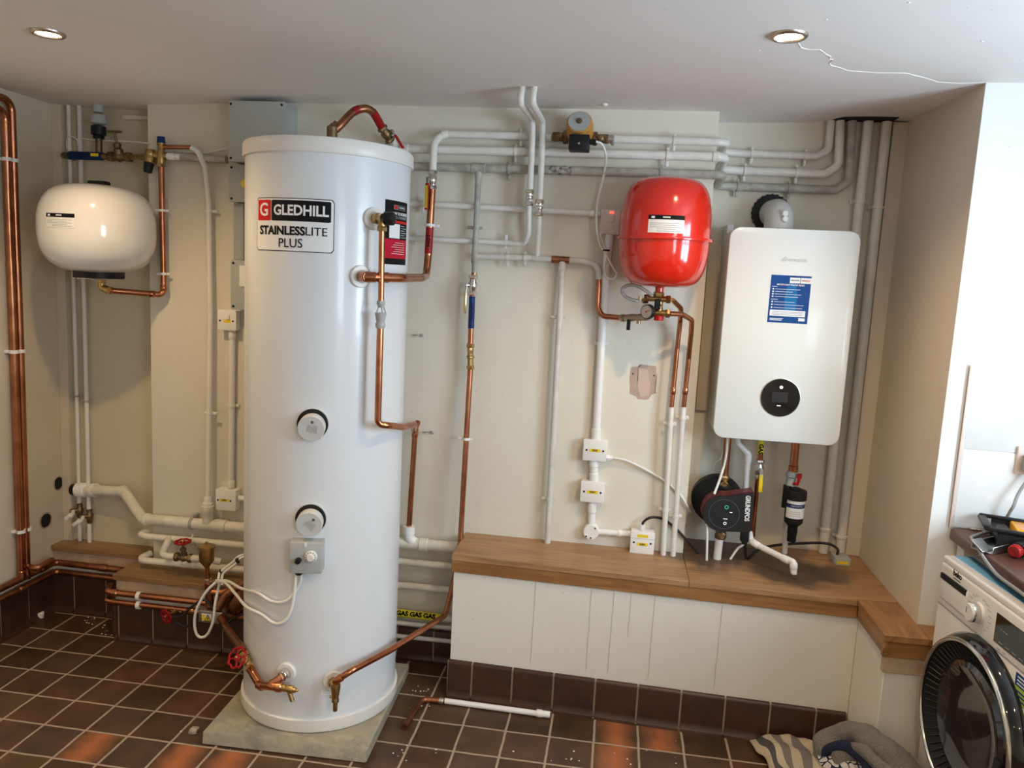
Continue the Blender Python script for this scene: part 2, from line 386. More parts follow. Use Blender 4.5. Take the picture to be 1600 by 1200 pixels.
# wall-fixed clip: ring round the pipe with a stand-off and a small backplate
def clip_bm(bm, p, ax, r, wall_n, gap, style=0):
    p, ax, wn = V(p), V(ax).normalized(), V(wall_n).normalized(); side = ax.cross(wn).normalized()
    lathe(bm, [(r*1.02, -.005), (r*1.22, -.005), (r*1.22, .005), (r*1.02, .005)], p, ax, 20)
    if style == 0:
        mt = frame(p-wn*(r+gap/2), side, ax, wn)
        box(bm, (-.005, -.004, -gap/2), (.005, .004, gap/2+r*.2), .001, 1, mt)
        for s in (1,):
            m2 = frame(p+side*s*(r*1.1+.012)-wn*(r*.4), side, ax, wn); box(bm, (-.013, -.006, -.004), (.010, .006, .003), .002, 1, m2)
            cyl(bm, m2 @ V((.0, 0, .002)), m2 @ V((.0, 0, .006)), .004, 10)
        m2 = frame(p-side*(r*1.1+.006)-wn*(r*.4), side, ax, wn); box(bm, (-.006, -.005, -.003), (.006, .005, .003), .002, 1, m2)
    else:
        m2 = frame(p-wn*(r*.9), side, ax, wn); box(bm, (-r-.014, -.007, -.004), (r+.014, .007, .001), .001, 1, m2)
        for s in (-1, 1): cyl(bm, m2 @ V((s*(r+.008), 0, 0)), m2 @ V((s*(r+.008), 0, .004)), .003, 8)
def closest(path, q):
    best = None
    for a, b in zip(path, path[1:]):
        d = b-a; l = d.length_squared
        if l < 1e-10: continue
        t = max(0, min(1, (q-a).dot(d)/l)); c = a+d*t; e = (c-q).length
        if best is None or e < best[0]: best = (e, c, d.normalized())
    return best[1], best[2]
def pipe(name, label, pts, r, mt, bend=.035, clips=(), wn=(0, -1, 0), group=None, cat='pipe', joints=(), gap=.012, cstyle=0, cmat=None, jmat=None, parent=None, jn='coupling', seg=16):
    path = fillet(pts, bend) if bend else [V(p) for p in pts]
    bm = NB(); sweep(bm, path, r, seg)
    o = obj(name, bm, mt, parent, label, None if parent else cat, group)
    for q in clips:
        c, d = closest(path, V(q)); bm = NB(); clip_bm(bm, c, d, r, wn, gap, cstyle); obj('pipe_clip', bm, cmat or mt, parent or o) if parent is None else obj('pipe_clip', bm, cmat or mt, parent)
    for q in joints:
        q, L = (q if isinstance(q, tuple) and not isinstance(q[0], (int, float)) else (q, .03)); c, d = closest(path, V(q)); bm = NB()
        k = 1.18; lathe(bm, [(r, -L/2-.003), (r*k, -L/2), (r*k, L/2), (r, L/2+.003)], c, d, 20); obj(jn, bm, jmat or mt, parent or o)
    return o, path
def wrap(path, q0, q1, r, n=16):
    """sleeve mesh along a path between the points nearest q0 and q1"""
    a, _ = closest(path, V(q0)); b, _ = closest(path, V(q1))
    def param(c):
        s = 0; best = (9, 0)
        for i, (u, v) in enumerate(zip(path, path[1:])):
            d = v-u; l = d.length; t = max(0, min(1, (c-u).dot(d)/max(l*l, 1e-12))); e = (u+d*t-c).length
            if e < best[0]: best = (e, s+t*l)
            s += l
        return best[1]
    s0, s1 = sorted((param(a), param(b))); pts = []
    def at(sv):
        s = 0
        for u, v in zip(path, path[1:]):
            l = (v-u).length
            if s+l >= sv: return u+(v-u)*((sv-s)/max(l, 1e-9))
            s += l
        return path[-1]
    for k in range(n+1): pts.append(at(s0+(s1-s0)*k/n))
    bm = NB(); sweep(bm, pts, r, 18); return bm

def cable(name, label, pts, r, mt, cat='cable', group=None, parent=None, n=10):
    bm = NB(); sweep(bm, smooth(pts, n), r, 10); return obj(name, bm, mt, parent, label, cat if parent is None else None, group)

# valves -------------------------------------------------------------
def hexn(bm, p, ax, r, L, rot=0): lathe(bm, [(r*.92, 0), (r, L*.15), (r, L*.85), (r*.92, L)], p, ax, 6, rot)
def ball_valve(label, p, ax, side, L=.085, R=.016, lever=None, mt=None, hmat=None, cat='valve', tag_mat=None, lev=.075, name='lever_valve', levdir=None):
    """full-bore ball valve centred on p along ax; stem to side; lever folded back along ax"""
    mt = mt or M_CHROME; p, ax, side = V(p), V(ax).normalized(), V(side).normalized()
    side = (side-ax*side.dot(ax)).normalized()
    t = thing(name, label, cat, p)
    bm = NB(); hexn(bm, p-ax*L/2, ax, R*1.12, L*.2); hexn(bm, p+ax*L*.3, ax, R*1.12, L*.2)
    lathe(bm, [(R*.8, -L*.32), (R*.85, -L*.22), (R*1.05, -L*.12), (R*1.12, 0), (R*1.05, L*.12), (R*.85, L*.22), (R*.8, L*.32)], p, ax, 24)
    cyl(bm, p+side*R*.8, p+side*R*1.6, R*.5, 16); obj('body', bm, mt, t)
    if lever:
        ld = V(levdir).normalized() if levdir else ax*(1 if lever > 0 else -1)
        mtx = frame(p+side*R*1.65, ld, side.cross(ld).normalized() if abs(side.dot(ld)) < .9 else ax, side)
        bm = NB(); box(bm, (-.008, -.007, -.0015), (.02, .007, .0015), .001, 1, mtx)
        cyl(bm, mtx @ V((0, 0, 0)), mtx @ V((0, 0, .005)), .005, 10)
        obj('lever_arm', bm, M_STEEL, t)
        bm = NB(); box(bm, (.015, -.0075, -.002), (lev, .0075, .005), .002, 2, mtx); obj('lever_grip', bm, hmat or mt, t, 'coloured grip' if hmat else None)
        if tag_mat: bm = NB(); box(bm, (.024, -.0065, .005), (lev-.006, .0065, .0058), 0, 1, mtx); obj('yellow_tag', bm, tag_mat, t, 'small yellow tag')
    return t
def handwheel(bm, p, ax, R, r=.004, spokes=4):
    u, w2, a = basis(ax); n = 64; p = V(p)
    sweep(bm, [p+(u*math.cos(2*math.pi*k/n)+w2*math.sin(2*math.pi*k/n))*(R*(1+.07*math.cos(8*2*math.pi*k/n))) for k in range(n)], r, 10, True)
    for k in range(spokes):
        d = u*math.cos(2*math.pi*k/spokes+.4)+w2*math.sin(2*math.pi*k/spokes+.4); cyl(bm, p-a*.001, p+d*R-a*.001, r*.8, 8)
    lathe(bm, [(R*.38, -.004), (R*.38, .001), (R*.28, .004), (R*.2, .004)], p, ax, 20)
def gate_valve(label, p, ax, stem, L=.075, R=.016, wheelR=.028, stemL=.05, mt=None, wheel=True, cat='valve', name='gate_valve'):
    mt = mt or M_BRASS; p, ax, st = V(p), V(ax).normalized(), V(stem).normalized()
    t = thing(name, label, cat, p); bm = NB()
    hexn(bm, p-ax*L/2, ax, R*1.1, L*.22); hexn(bm, p+ax*L*.28, ax, R*1.1, L*.22)
    lathe(bm, [(R*.75, -L*.32), (R*.8, -L*.15), (R*1.05, 0), (R*.8, L*.15), (R*.75, L*.32)], p, ax, 20)
    lathe(bm, [(R*.9, 0), (R*.9, R*1.1), (R*.6, R*1.3), (R*.6, R*1.7), (R*.75, R*1.8), (R*.7, R*2.3), (R*.35, R*2.5), (R*.25, stemL+.004)], p, st, 16); obj('body', bm, mt, t)
    if wheel:
        bm = NB(); handwheel(bm, p+st*stemL, st, wheelR); obj('handwheel', bm, M_WHEEL, t, 'red handwheel')
        bm = NB(); lathe(bm, [(.006, 0), (.006, .004), (.003, .007)], p+st*(stemL+.002), st, 12); obj('wheel_nut', bm, M_BRASS, t)
    return t
def comp_fit(label, p, ax, L=.07, R=.015, mt=None, name='compression_coupling', cat='fitting', parent=None):
    mt = mt or M_CHROME; p, ax = V(p), V(ax).normalized(); bm = NB()
    hexn(bm, p-ax*L/2, ax, R, L*.25); hexn(bm, p+ax*L*.25, ax, R, L*.25)
    lathe(bm, [(R*.8, -L*.3), (R*.72, -L*.15), (R*.72, -.12*L), (R*.9, -.06*L), (R*.9, .06*L), (R*.72, .12*L), (R*.72, .15*L), (R*.8, L*.3)], p, ax, 20)
    return obj(name, bm, mt, parent, label, None if parent else cat)

# =================================================================== STRUCTURE
def orange_cells():
    out = []
    for (px, py) in ((150, 1165), (282, 1182), (362, 1187), (958, 1143), (960, 1182), (1033, 1155)):
        q = PZ(px, py, 0); out.append((math.floor((q.x+2.0073)/.158), math.floor((q.y-.170)/.158)))
    return out
M_FLOOR = tile_mat('quarry_tile_floor', orange_cells())
bm = NB(); box(bm, (XL-.2, YREAR-.2, -.1), (XFR+.2, .6, 0)); obj('floor', bm, M_FLOOR, kind='structure')
# ceiling: slightly uneven plaster
CB = [(-1.45, 0, -.020, .35), (XR-.1, .19, .016, .30), (-.3, -.05, -.004, .6)]
def ceil_z(x, y): return H + sum(a*math.exp(-((x-bx)**2+(y-by)**2)/(s*s)) for bx, by, a, s in CB) + .002*math.sin(x*5+1)*math.sin(y*4)
bm = NB(); nx, ny = 90, 110; x0, x1, y0, y1 = XL-.05, XFR+.05, YREAR-.05, .40
g = [[bm.verts.new((x0+(x1-x0)*i/nx, y0+(y1-y0)*j/ny, ceil_z(x0+(x1-x0)*i/nx, y0+(y1-y0)*j/ny))) for j in range(ny+1)] for i in range(nx+1)]
for i in range(nx):
    for j in range(ny): bm.faces.new([g[i][j], g[i][j+1], g[i+1][j+1], g[i+1][j]])
for (a, b) in (((x0, y0), (x1, y1)),): box(bm, (x0, y0, H+.1), (x1, y1, H+.14))
obj('ceiling', bm, M_CEIL, kind='structure')
AL, AR, CL, CR = .151, .192, -1.458, .8225
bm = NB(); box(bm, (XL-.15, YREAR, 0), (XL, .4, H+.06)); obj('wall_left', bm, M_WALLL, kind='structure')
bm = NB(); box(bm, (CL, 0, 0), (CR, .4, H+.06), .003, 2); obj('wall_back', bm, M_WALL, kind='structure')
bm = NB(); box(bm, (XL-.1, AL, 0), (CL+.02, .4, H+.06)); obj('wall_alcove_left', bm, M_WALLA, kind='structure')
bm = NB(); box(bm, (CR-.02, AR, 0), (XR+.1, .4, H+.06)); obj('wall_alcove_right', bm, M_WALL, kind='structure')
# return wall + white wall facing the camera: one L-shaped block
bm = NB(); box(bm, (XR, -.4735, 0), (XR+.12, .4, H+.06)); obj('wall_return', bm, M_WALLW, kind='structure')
bm = NB(); box(bm, (XR+.0008, -.4742, 0), (XFR+.15, -.438, H+.06)); obj('wall_corner', bm, M_WHITEW, kind='structure')
# solid rear wall; right wall with one window and an added fill opening
def holed(name, axis, fixed, thick, a0, a1, h0, h1, z0, z1, mt):
    bm = NB()
    def B(u0, u1, w0, w1):
        if axis == 'x': box(bm, (fixed, u0, w0), (fixed+thick, u1, w1))
        else: box(bm, (u0, fixed, w0), (u1, fixed+thick, w1))
    B(a0, h0, 0, H+.06); B(h1, a1, 0, H+.06); B(h0, h1, 0, z0); B(h0, h1, z1, H+.06)
    return obj(name, bm, mt, kind='structure')
holed('wall_right', 'x', XFR, .15, -2.9, -.45, -2.12, -1.12, 1.12, 2.08, M_WHITEW)
holed('wall_right', 'x', XFR, .15, YREAR, -2.9, -4.60, -3.50, 1.12, 2.08, M_WHITEW)
bm = NB(); box(bm, (XL-.1, YREAR-.15, 0), (XFR+.1, YREAR, H+.06)); obj('wall_rear', bm, M_WALL, kind='structure')
def window(name, axis, fixed, a0, a1, z0, z1):
    t = thing(name, None, None, (0, 0, 0)); t['kind'] = 'structure'; bm = NB()
    def B(u0, u1, w0, w1, d=.02):
        if axis == 'x': box(bm, (fixed-d, u0, w0), (fixed+d, u1, w1), .003, 1)
        else: box(bm, (u0, fixed-d, w0), (u1, fixed+d, w1), .003, 1)
    for a in (a0, (a0+a1)/2-.02, a1-.045): B(a, a+.045, z0, z1)
    for z in (z0, z0+(z1-z0)*.62, z1-.045): B(a0, a1, z, z+.045)
    obj('window_frame', bm, M_PVC, t)
window('window_1', 'x', XFR+.04, -2.12, -1.12, 1.12, 2.08)
window('fill_window', 'x', XFR+.04, -4.60, -3.50, 1.12, 2.08)  # unseen window added behind the camera for fill light

# boxed pipe cover strips in the alcove corners
bm = NB(); a = PY(93, 500, AL-.03); box(bm, (XL, AL-.03, .30), (XL+.045, AL+.01, H), .002, 1); obj('trim_1', bm, M_WALLL, kind='structure')
bm = NB(); box(bm, (XR-.055, AR-.03, .569), (XR+.01, AR+.01, H+.01), .002, 1); obj('trim_2', bm, M_WALLW, kind='structure')

# skirting of upright quarry tiles --------------------------------
M_QT = mat('skirting_quarry_tile', (.062, .024, .014), .36, col2=(.040, .017, .011), vscale=9, bump=.1, bscale=30)
def skirting(name, pa, pb, z1, thick=.014, first=.158, p=.158, z0=0.0):
    """rounded top quarry tiles along a-b; tiles face to the left of a->b turned towards the room"""
    a, b = V((*pa, 0)), V((*pb, 0)); d = (b-a); L = d.length; d.normalize(); n = V((d.y, -d.x, 0))
    bm = NB(); bg = NB(); s = 0; k = 0
    mt = frame(a, d, n, V((0, 0, 1)))
    box(bg, (0, -.002, z0), (L, thick-.004, z1-.004), 0, 1, mt)
    while s < L-.005:
        e = min(L, s+(first if k == 0 else p)); g = .0035
        prof = [(0, z0), (thick+.022, z0+.0005), (thick+.010, z0+.004), (thick+.002, z0+.016), (thick, z0+.03), (thick, z1-.012), (thick-.003, z1-.004), (thick-.009, z1), (0, z1)]
        A = [bm.verts.new(mt @ V((s+g, y, z))) for y, z in prof]; B = [bm.verts.new(mt @ V((e-g, y, z))) for y, z in prof]; m_ = len(prof)
        for q in range(m_): bm.faces.new([A[q], A[(q+1) % m_], B[(q+1) % m_], B[q]])
        bm.faces.new(A[::-1]); bm.faces.new(B)
        s = e; k += 1
    o = obj(name, bm, M_QT, kind='structure'); bb = obj('grout', bg, M_GROUT, o, 'pale grout'); return o

# =================================================================== BENCH (boxed ledge along the back)
BZ = .569
stains = [(1.22, -.10, .155, .85), (.93, .08, .21, .8), (1.36, -.08, .08, .6), (1.12, .06, .10, .7), (.90, -.14, .06, .5)]
M_OAK = wood_mat('bench_wood', (.40, .20, .070), (.31, .145, .048), (.20, .085, .028), 0)
M_OAKTOP = wood_mat('bench_top_wood', (.46, .27, .13), (.37, .205, .095), (.24, .125, .058), 0, [(x-.7, y+.1, s, d) for x, y, s, d in stains])
M_OAK2 = wood_mat('bench_wood_across', (.42, .22, .085), (.33, .16, .058), (.21, .095, .035), 1)
LW, LC, LR2 = (-.060, -.272), (1.398, -.320), (1.402, -.590)
ben = thing('boxed_ledge', 'long boxed ledge with brown wooden top and white front under the boiler', 'ledge', (.7, -.1, 0))
def plank(pts, mt, name='top_board', z0=BZ-.022, z1=BZ, lab=None):
    bm = NB(); poly_prism(bm, pts, z0, z1); bmesh.ops.bevel(bm, geom=[e for e in bm.edges], offset=.0015, segments=1, affect='EDGES'); return obj(name, bm, mt, ben, lab)
jx = CR; e_ = .0008
def fy(x): return LW[1] + (LC[1]-LW[1])*(x-LW[0])/(LC[0]-LW[0])
plank([(LW[0], -.001), (LW[0], fy(LW[0])), (jx-e_, fy(jx)), (jx-e_, -.001)], M_OAKTOP)
plank([(jx+e_, AR-.001), (jx+e_, fy(jx)), (1.398, fy(1.398)), (1.398, -.31), (XR-.001, -.31), (XR-.001, AR-.001)], M_OAKTOP)
plank([(1.399, -.312), (LR2[0], LR2[1]), (1.536, -.59), (XR-.001, -.476), (XR-.001, -.312)], M_OAK2)
plank([(XR, -.476), (1.537, -.59), (1.615, -.583), (1.615, -.476)], M_OAK)
def lipbar(a, b, name='front_lip', z0=BZ-.069, z1=BZ-.020, th=.020, mt=None):
    a, b = V((*a, 0)), V((*b, 0)); d = (b-a).normalized(); n = V((d.y, -d.x, 0)); mtx = frame(a, d, n, V((0, 0, 1)))
    bm = NB(); box(bm, (0, -th, z0), ((b-a).length, -.004, z1), .002, 1, mtx); return obj(name, bm, mt or M_OAK, ben)
lipbar(LW, (1.4025, -.3201)); lipbar((1.398, -.320), (1.402, -.588), mt=M_OAK2)
bm = NB(); box(bm, (-.058, -.268, BZ-.069), (-.040, -.002, BZ-.0225), .002, 1); obj('end_lip', bm, M_OAK2, ben)
# white panels
def panel(name, a, b, z0, z1, mt, th=.02, par=None, lab=None):
    a, b = V((*a, 0)), V((*b, 0)); d = (b-a).normalized(); n = V((d.y, -d.x, 0)); mtx = frame(a, d, n, V((0, 0, 1)))
    bm = NB(); box(bm, (0, -th, z0), ((b-a).length, 0, z1), .0015, 1, mtx); return obj(name, bm, mt, par if par else ben, lab)
PO = .014
panel('front_panel', (-.052, LW[1]+PO), (1.412, fy(1.41)+PO), 0, BZ-.069, M_PANEL)
panel('side_panel', (1.412, -.305), (1.418, -.576), 0, BZ-.069, M_PANEL)
panel('end_panel', (-.050, -.001), (-.050, LW[1]+PO), 0, BZ-.069, M_PANEL)
panel('front_panel', (1.418, -.576), (1.615, -.569), 0, BZ-.128, M_PANEL)
panel('plaster_band', (1.412, -.580), (1.615, -.573), BZ-.130, BZ-.07, M_PLASTER, lab='bare pink plaster band')
lipbar((1.404, -.590), (1.615, -.583), z0=BZ-.075)
# hairline joints on the white panel
for px in (835, 923, 958, 985, 1022, 1127):
    bm = NB(); q = PY(px, 950, -.275); y = fy(q.x)+PO-.0009; tl = .05 if px in (985,) else 0
    pts = [V((q.x+random.uniform(-.0015, .0015)-(.47-z)*.01, y, z)) for z in [BZ-.075-k*(.32-tl*3)/8 for k in range(9)]]
    sweep(bm, pts, .0005, 6); obj('panel_joint', bm, M_GREYP, ben, 'thin dark joint line')
skirting('baseboard_bench', (-.058, fy(0)+PO-.001), (1.408, fy(1.41)+PO-.001), .145, first=.158-.06)
# skirting further along the walls
skirting('baseboard_left', (XL, -3.2), (XL, .10), .192, first=.08)
# =================================================================== LEFT LEDGES
M_SHELF = wood_mat('dusty_ledge_wood', (.38, .235, .11), (.28, .16, .07), (.13, .075, .032), 0)
def ledge(label, x0, x1, yf, yb, z, ysk, leftend=True):
    t = thing('pipe_ledge', label, 'ledge', ((x0+x1)/2, yb, 0))
    bm = NB(); box(bm, (x0-.008, yf-.012, z-.024), (x1, yb, z), .002, 1); obj('top_board', bm, M_SHELF, t)
    bm = NB(); box(bm, (x0, yf, z-.085), (x1, yb, z-.0245), .001, 1); obj('plaster_band', bm, M_PLASTER, t, 'bare brown plaster band')
    bm = NB(); n = 60
    top = [(x0-.001+(x1-x0)*k/n, z-.083+random.uniform(-.004, .004)+.004*math.sin(k*.6)) for k in range(n+1)]
    lo = [bm.verts.new((x, yf-.004, .02)) for x, _ in top]; hi = [bm.verts.new((x, yf-.004, zz)) for x, zz in top]; lb = [bm.verts.new((x, yb, .02)) for x, _ in top]; hb = [bm.verts.new((x, yb, zz)) for x, zz in top]
    for k in range(n):
        bm.faces.new([lo[k], lo[k+1], hi[k+1], hi[k]]); bm.faces.new([hi[k], hi[k+1], hb[k+1], hb[k]])
    bm.faces.new([lo[0], hi[0], hb[0], lb[0]]); bm.faces.new([lo[-1], hi[-1], hb[-1], lb[-1]])
    obj('painted_front', bm, M_WALL, t, 'torn-edged white paint'); return t
ledge('narrow dusty wooden ledge in the left alcove behind two copper pipes', XL+.001, CL+.06, .052, AL-.001, .306, 0)
ledge('dusty wooden ledge behind the tall white cylinder with two copper pipes on its front', -1.545, -.62, -.134, .0-.001, .285, 0)
skirting('baseboard_alcove', (XL+.012, .050), (CL-.05, .050), .195, first=.10)
skirting('baseboard_ledge', (-1.545, -.1385), (-.62, -.1385), .172, first=.02)
bm = NB(); box(bm, (-1.562, -.145, 0), (-1.546, .05, .172), .002, 1); obj('baseboard_end', bm, M_QT, kind='structure')
skirting('baseboard_gap', (-.62, -.012), (-.075, -.012), .135, first=.13)

# =================================================================== CYLINDER
KX, KY, R0, KZ0, KZ1 = -.5078, -.4298, .2756, .05, 2.022
def KP(deg, z, r=R0): a = math.radians(deg); return V((KX+r*math.cos(a), KY+r*math.sin(a), z))
def KN(deg): a = math.radians(deg); return V((math.cos(a), math.sin(a), 0))
bm = NB(); mm = Matrix.Translation(V((-.517, -.462, 0))) @ Matrix.Rotation(math.radians(1.5), 4, 'Z')
box(bm, (-.285, -.295, 0), (.285, .295, .049), .004, 1, mm)
for v in bm.verts: v.co += V((random.uniform(-.003, .003), random.uniform(-.003, .003), 0))
obj('concrete_slab', bm, M_SLAB, None, 'grey concrete paving slab under the tall white cylinder', 'slab')
cy = thing('hot_water_cylinder', 'tall white hot water cylinder with two round immersion covers and a black and white label', 'water cylinder', (KX, KY, .05))
bm = NB(); lathe(bm, [(R0-.01, .012), (R0, .02), (R0, 1.955)], (KX, KY, KZ0-.0), (0, 0, 1), 128); obj('shell', bm, M_CYL, cy)
bm = NB(); lathe(bm, [(R0-.02, 0), (R0+.006, .003), (R0+.009, .010), (R0+.008, .046), (R0+.002, .048), (R0, .048)], (KX, KY, KZ0), (0, 0, 1), 128); obj('base_cap', bm, M_CYLCAP, cy)
bm = NB(); zt = KZ1-KZ0; lathe(bm, [(R0, zt-.048), (R0+.007, zt-.048), (R0+.009, zt-.045), (R0+.008, zt-.008), (R0+.003, zt), (R0-.06, zt+.004), (0, zt+.006)], (KX, KY, KZ0), (0, 0, 1), 128); obj('top_cap', bm, M_CYLCAP, cy)
def curved(bm, d0, d1, z0, z1, off, n=40, mi=0, rc=0, nz=1):
    """patch on the shell between angles d0..d1; rc rounds the corners (metres)"""
    cols = []
    Wd = math.radians(abs(d1-d0))*R0
    for i in range(n+1):
        s = i/n*Wd; e = min(s, Wd-s); c = 0
        if rc and e < rc: c = rc-math.sqrt(max(0, rc*rc-(rc-e)**2))
        d = d0+(d1-d0)*i/n; cols.append([bm.verts.new(KP(d, z0+c+(z1-z0-2*c)*k/nz, R0+off)) for k in range(nz+1)])
    for A, B in zip(cols, cols[1:]):
        for k in range(nz): f = bm.faces.new([A[k], B[k], B[k+1], A[k+1]]); f.material_index = mi
def ktext(body, size, deg, z, off=.0022, **kw):
    return text_bm(body, size, fn=lambda c: KP(deg+math.degrees(c.x/R0), z+c.y, R0+off+c.z), sub=1, **kw)
bm = NB(); curved(bm, -122.6, -65.2, 1.668, 1.833, .0006, rc=.010, nz=1); obj('brand_label_border', bm, M_LABK, cy)
bm = NB(); curved(bm, -122.1, -65.7, 1.6705, 1.8305, .0011, rc=.009); obj('brand_label', bm, M_LABW, cy, 'white label with thin black border')
bm = NB(); curved(bm, -108.2, -67.4, 1.762, 1.826, .0016, rc=.002); obj('brand_band', bm, M_LABK, cy, 'black band')
bm = NB(); curved(bm, -121.0, -108.7, 1.762, 1.826, .0016, rc=.002); obj('brand_square', bm, M_LABR, cy, 'red square')
obj('brand_letters', ktext('GLEDHILL', .044, -87.6, 1.794, bold=.0012, maxw=.180), M_LABW, cy, 'white letters')
obj('brand_letter', ktext('G', .056, -114.8, 1.794, bold=.001), M_LABW, cy, 'white letter')
obj('model_letters', ktext('STAINLESS', .037, -101.2, 1.731, bold=.0012, maxw=.168), M_LABK, cy, 'bold black letters')
obj('model_letters', ktext('LITE', .037, -76.6, 1.731, maxw=.066), M_LABK, cy, 'thin black letters')
obj('model_letters', ktext('PLUS', .040, -93.8, 1.693, maxw=.080), M_LABK, cy, 'thin black letters')
# registration leaflet
lf = thing('registration_leaflet', 'black and red instruction leaflet stuck to the right of the white cylinder', 'leaflet', KP(-14, 1.64))
def lpatch(nm, d0, d1, z0, z1, off, mt, lab=None): bm = NB(); curved(bm, d0, d1, z0, z1, off, 16); return obj(nm, bm, mt, lf, lab)
lpatch('sheet', -29, .5, 1.645, 1.853, .0006, M_LABK)
lpatch('red_block', -28.6, .5, 1.665, 1.728, .0010, M_LABCR, 'crimson block'); lpatch('red_strip', -22, .5, 1.781, 1.789, .0010, M_LABR)
lpatch('blank_square', -24.5, -12, 1.731, 1.778, .0012, M_LABW, 'blank white square')
obj('heading', ktext('HOW TO REGISTER', .013, -12, 1.811, off=.0012, bold=.0003, maxw=.105), M_LABW, lf)
obj('heading', ktext('THIS CYLINDER', .012, -12, 1.799, off=.0012, maxw=.095), M_GREYPL, lf)
lpatch('small_logo', -20, -4, 1.825, 1.839, .0010, M_GREYPL); lpatch('small_logo_panel', -15.5, -4.4, 1.826, 1.838, .0014, M_LABK); lpatch('small_logo_square', -19.6, -16, 1.826, 1.838, .0014, M_LABR)
obj('small_logo_letters', ktext('GLEDHILL', .008, -10, 1.832, off=.0017, maxw=.045), M_LABW, lf)
bm = NB()
for i in range(6): curved(bm, -10.5, -1.5-(i % 2)*3, 1.735+i*.0075, 1.7363+i*.0075, .0012, 8)
for i in range(6): curved(bm, -22+(i % 3)*2, -4, 1.680+i*.0072, 1.6812+i*.0072, .0014, 8)
obj('fine_print', bm, M_LABW, lf)
bm = NB(); curved(bm, -39, -33.5, 1.812, 1.819, .0008, 6); obj('valve_tag_label', bm, M_YEL, cy, 'tiny yellow label')
bm = NB(); curved(bm, -68.5, -58, .185, .205, .0008, 6); obj('rating_label', bm, M_LABW, cy, 'small white data label')
bm = NB()
for i in range(3): curved(bm, -67.5, -60, .189+i*.005, .1905+i*.005, .0012, 6)
obj('rating_print', bm, M_GREYPL, cy)
# immersion heater covers
def immersion(deg, z, tilt, turn):
    p = KP(deg, z, R0); n = KN(deg)
    bm = NB(); lathe(bm, [(.052, -.004), (.053, .004), (.050, .0035), (.040, .003)], p-n*.001, n, 40); obj('port_rim', bm, M_CYLCAP, cy)
    bm = NB(); lathe(bm, [(.0495, 0), (.0495, .0012), (.0, .0012)], p+n*.0036, n, 36); obj('dark_port', bm, M_HOLE, cy, 'dark gap behind cover')
    n2 = (n+V((0, 0, tilt))).normalized(); q = p+V((0, 0, -.006))
    bm = NB(); lathe(bm, [(.042, -.01), (.043, .03), (.041, .034), (.0, .034)], q, n2, 40); obj('immersion_cover', bm, mat('cover_grey', (.60, .59, .57), .45), cy)
    u, w2, a = basis(n2); mtx = frame(q+n2*.0345, u, w2, n2) @ Matrix.Rotation(turn, 4, 'Z')
    bm = NB(); random.seed(int(z*100))
    for i in range(7): box(bm, (-.016+random.random()*.006, -.018+i*.005, 0), (.006+random.random()*.010, -.0172+i*.005, .0003), 0, 1, mtx)
    box(bm, (.018, -.004, 0), (.027, .004, .0003), 0, 1, mtx); obj('cover_marking', bm, mat('marking_grey', (.10, .095, .09), .7), cy)
immersion(-77, 1.123, -.12, 1.4); immersion(-77.3, .806, -.12, .9)
# thermostat box
t = thing('thermostat_box', 'grey thermostat box with dial fixed below the lower immersion cover of the cylinder', 'thermostat', KP(-78, .64))
n = KN(-78.5); sd = V((0, 0, 1)).cross(n).normalized(); mtx = frame(KP(-78.5, .690), sd, (0, 0, 1), n)
bm = NB(); box(bm, (-.052, -.054, -.012), (.052, .050, .050), .004, 2, mtx); obj('case', bm, M_GREYPL, t)
bm = NB(); lathe(bm, [(.020, 0), (.019, .009), (.013, .011), (.010, .018), (0, .018)], mtx @ V((.018, .006, .050)), n, 32); obj('dial', bm, M_CYLCAP, t)
bm = NB()
for k in range(12): a = k*math.pi/6; cyl(bm, mtx @ V((.018+.0155*math.cos(a), .006+.0155*math.sin(a), .0595)), mtx @ V((.018+.0155*math.cos(a), .006+.0155*math.sin(a), .0612)), .0016, 8)
obj('dial_marks', bm, M_LABK, t)
bm = NB(); lathe(bm, [(.010, 0), (.009, .016), (0, .018)], mtx @ V((-.022, -.008, .050)), n, 20); obj('reset_button', bm, M_BLACK, t)
bm = NB(); lathe(bm, [(.012, 0), (.012, .012), (.008, .016)], mtx @ V((-.026, -.054, .02)), (0, 0, -1), 12); obj('cable_gland', bm, M_BLACK, t)
bm = NB(); box(bm, (-.005, .036, .0495), (.003, .052, .052), .001, 1, mtx); obj('catch', bm, M_CYLCAP, t)
def boss(deg, z, r=.030, d=.006, mt=None):
    bm = NB(); lathe(bm, [(r, -.002), (r, d), (r*.93, d+.003), (r*.6, d+.003), (r*.55, d), (r*.3, d-.001)], KP(deg, z), KN(deg), 32); obj('port_grommet', bm, mt or M_CYLCAP, cy)
boss(-38.8, 1.786, .036); boss(-47.2, 1.601, .036); boss(-92.9, .264, .034); boss(-60.5, .234, .034)
cyl_n = 0

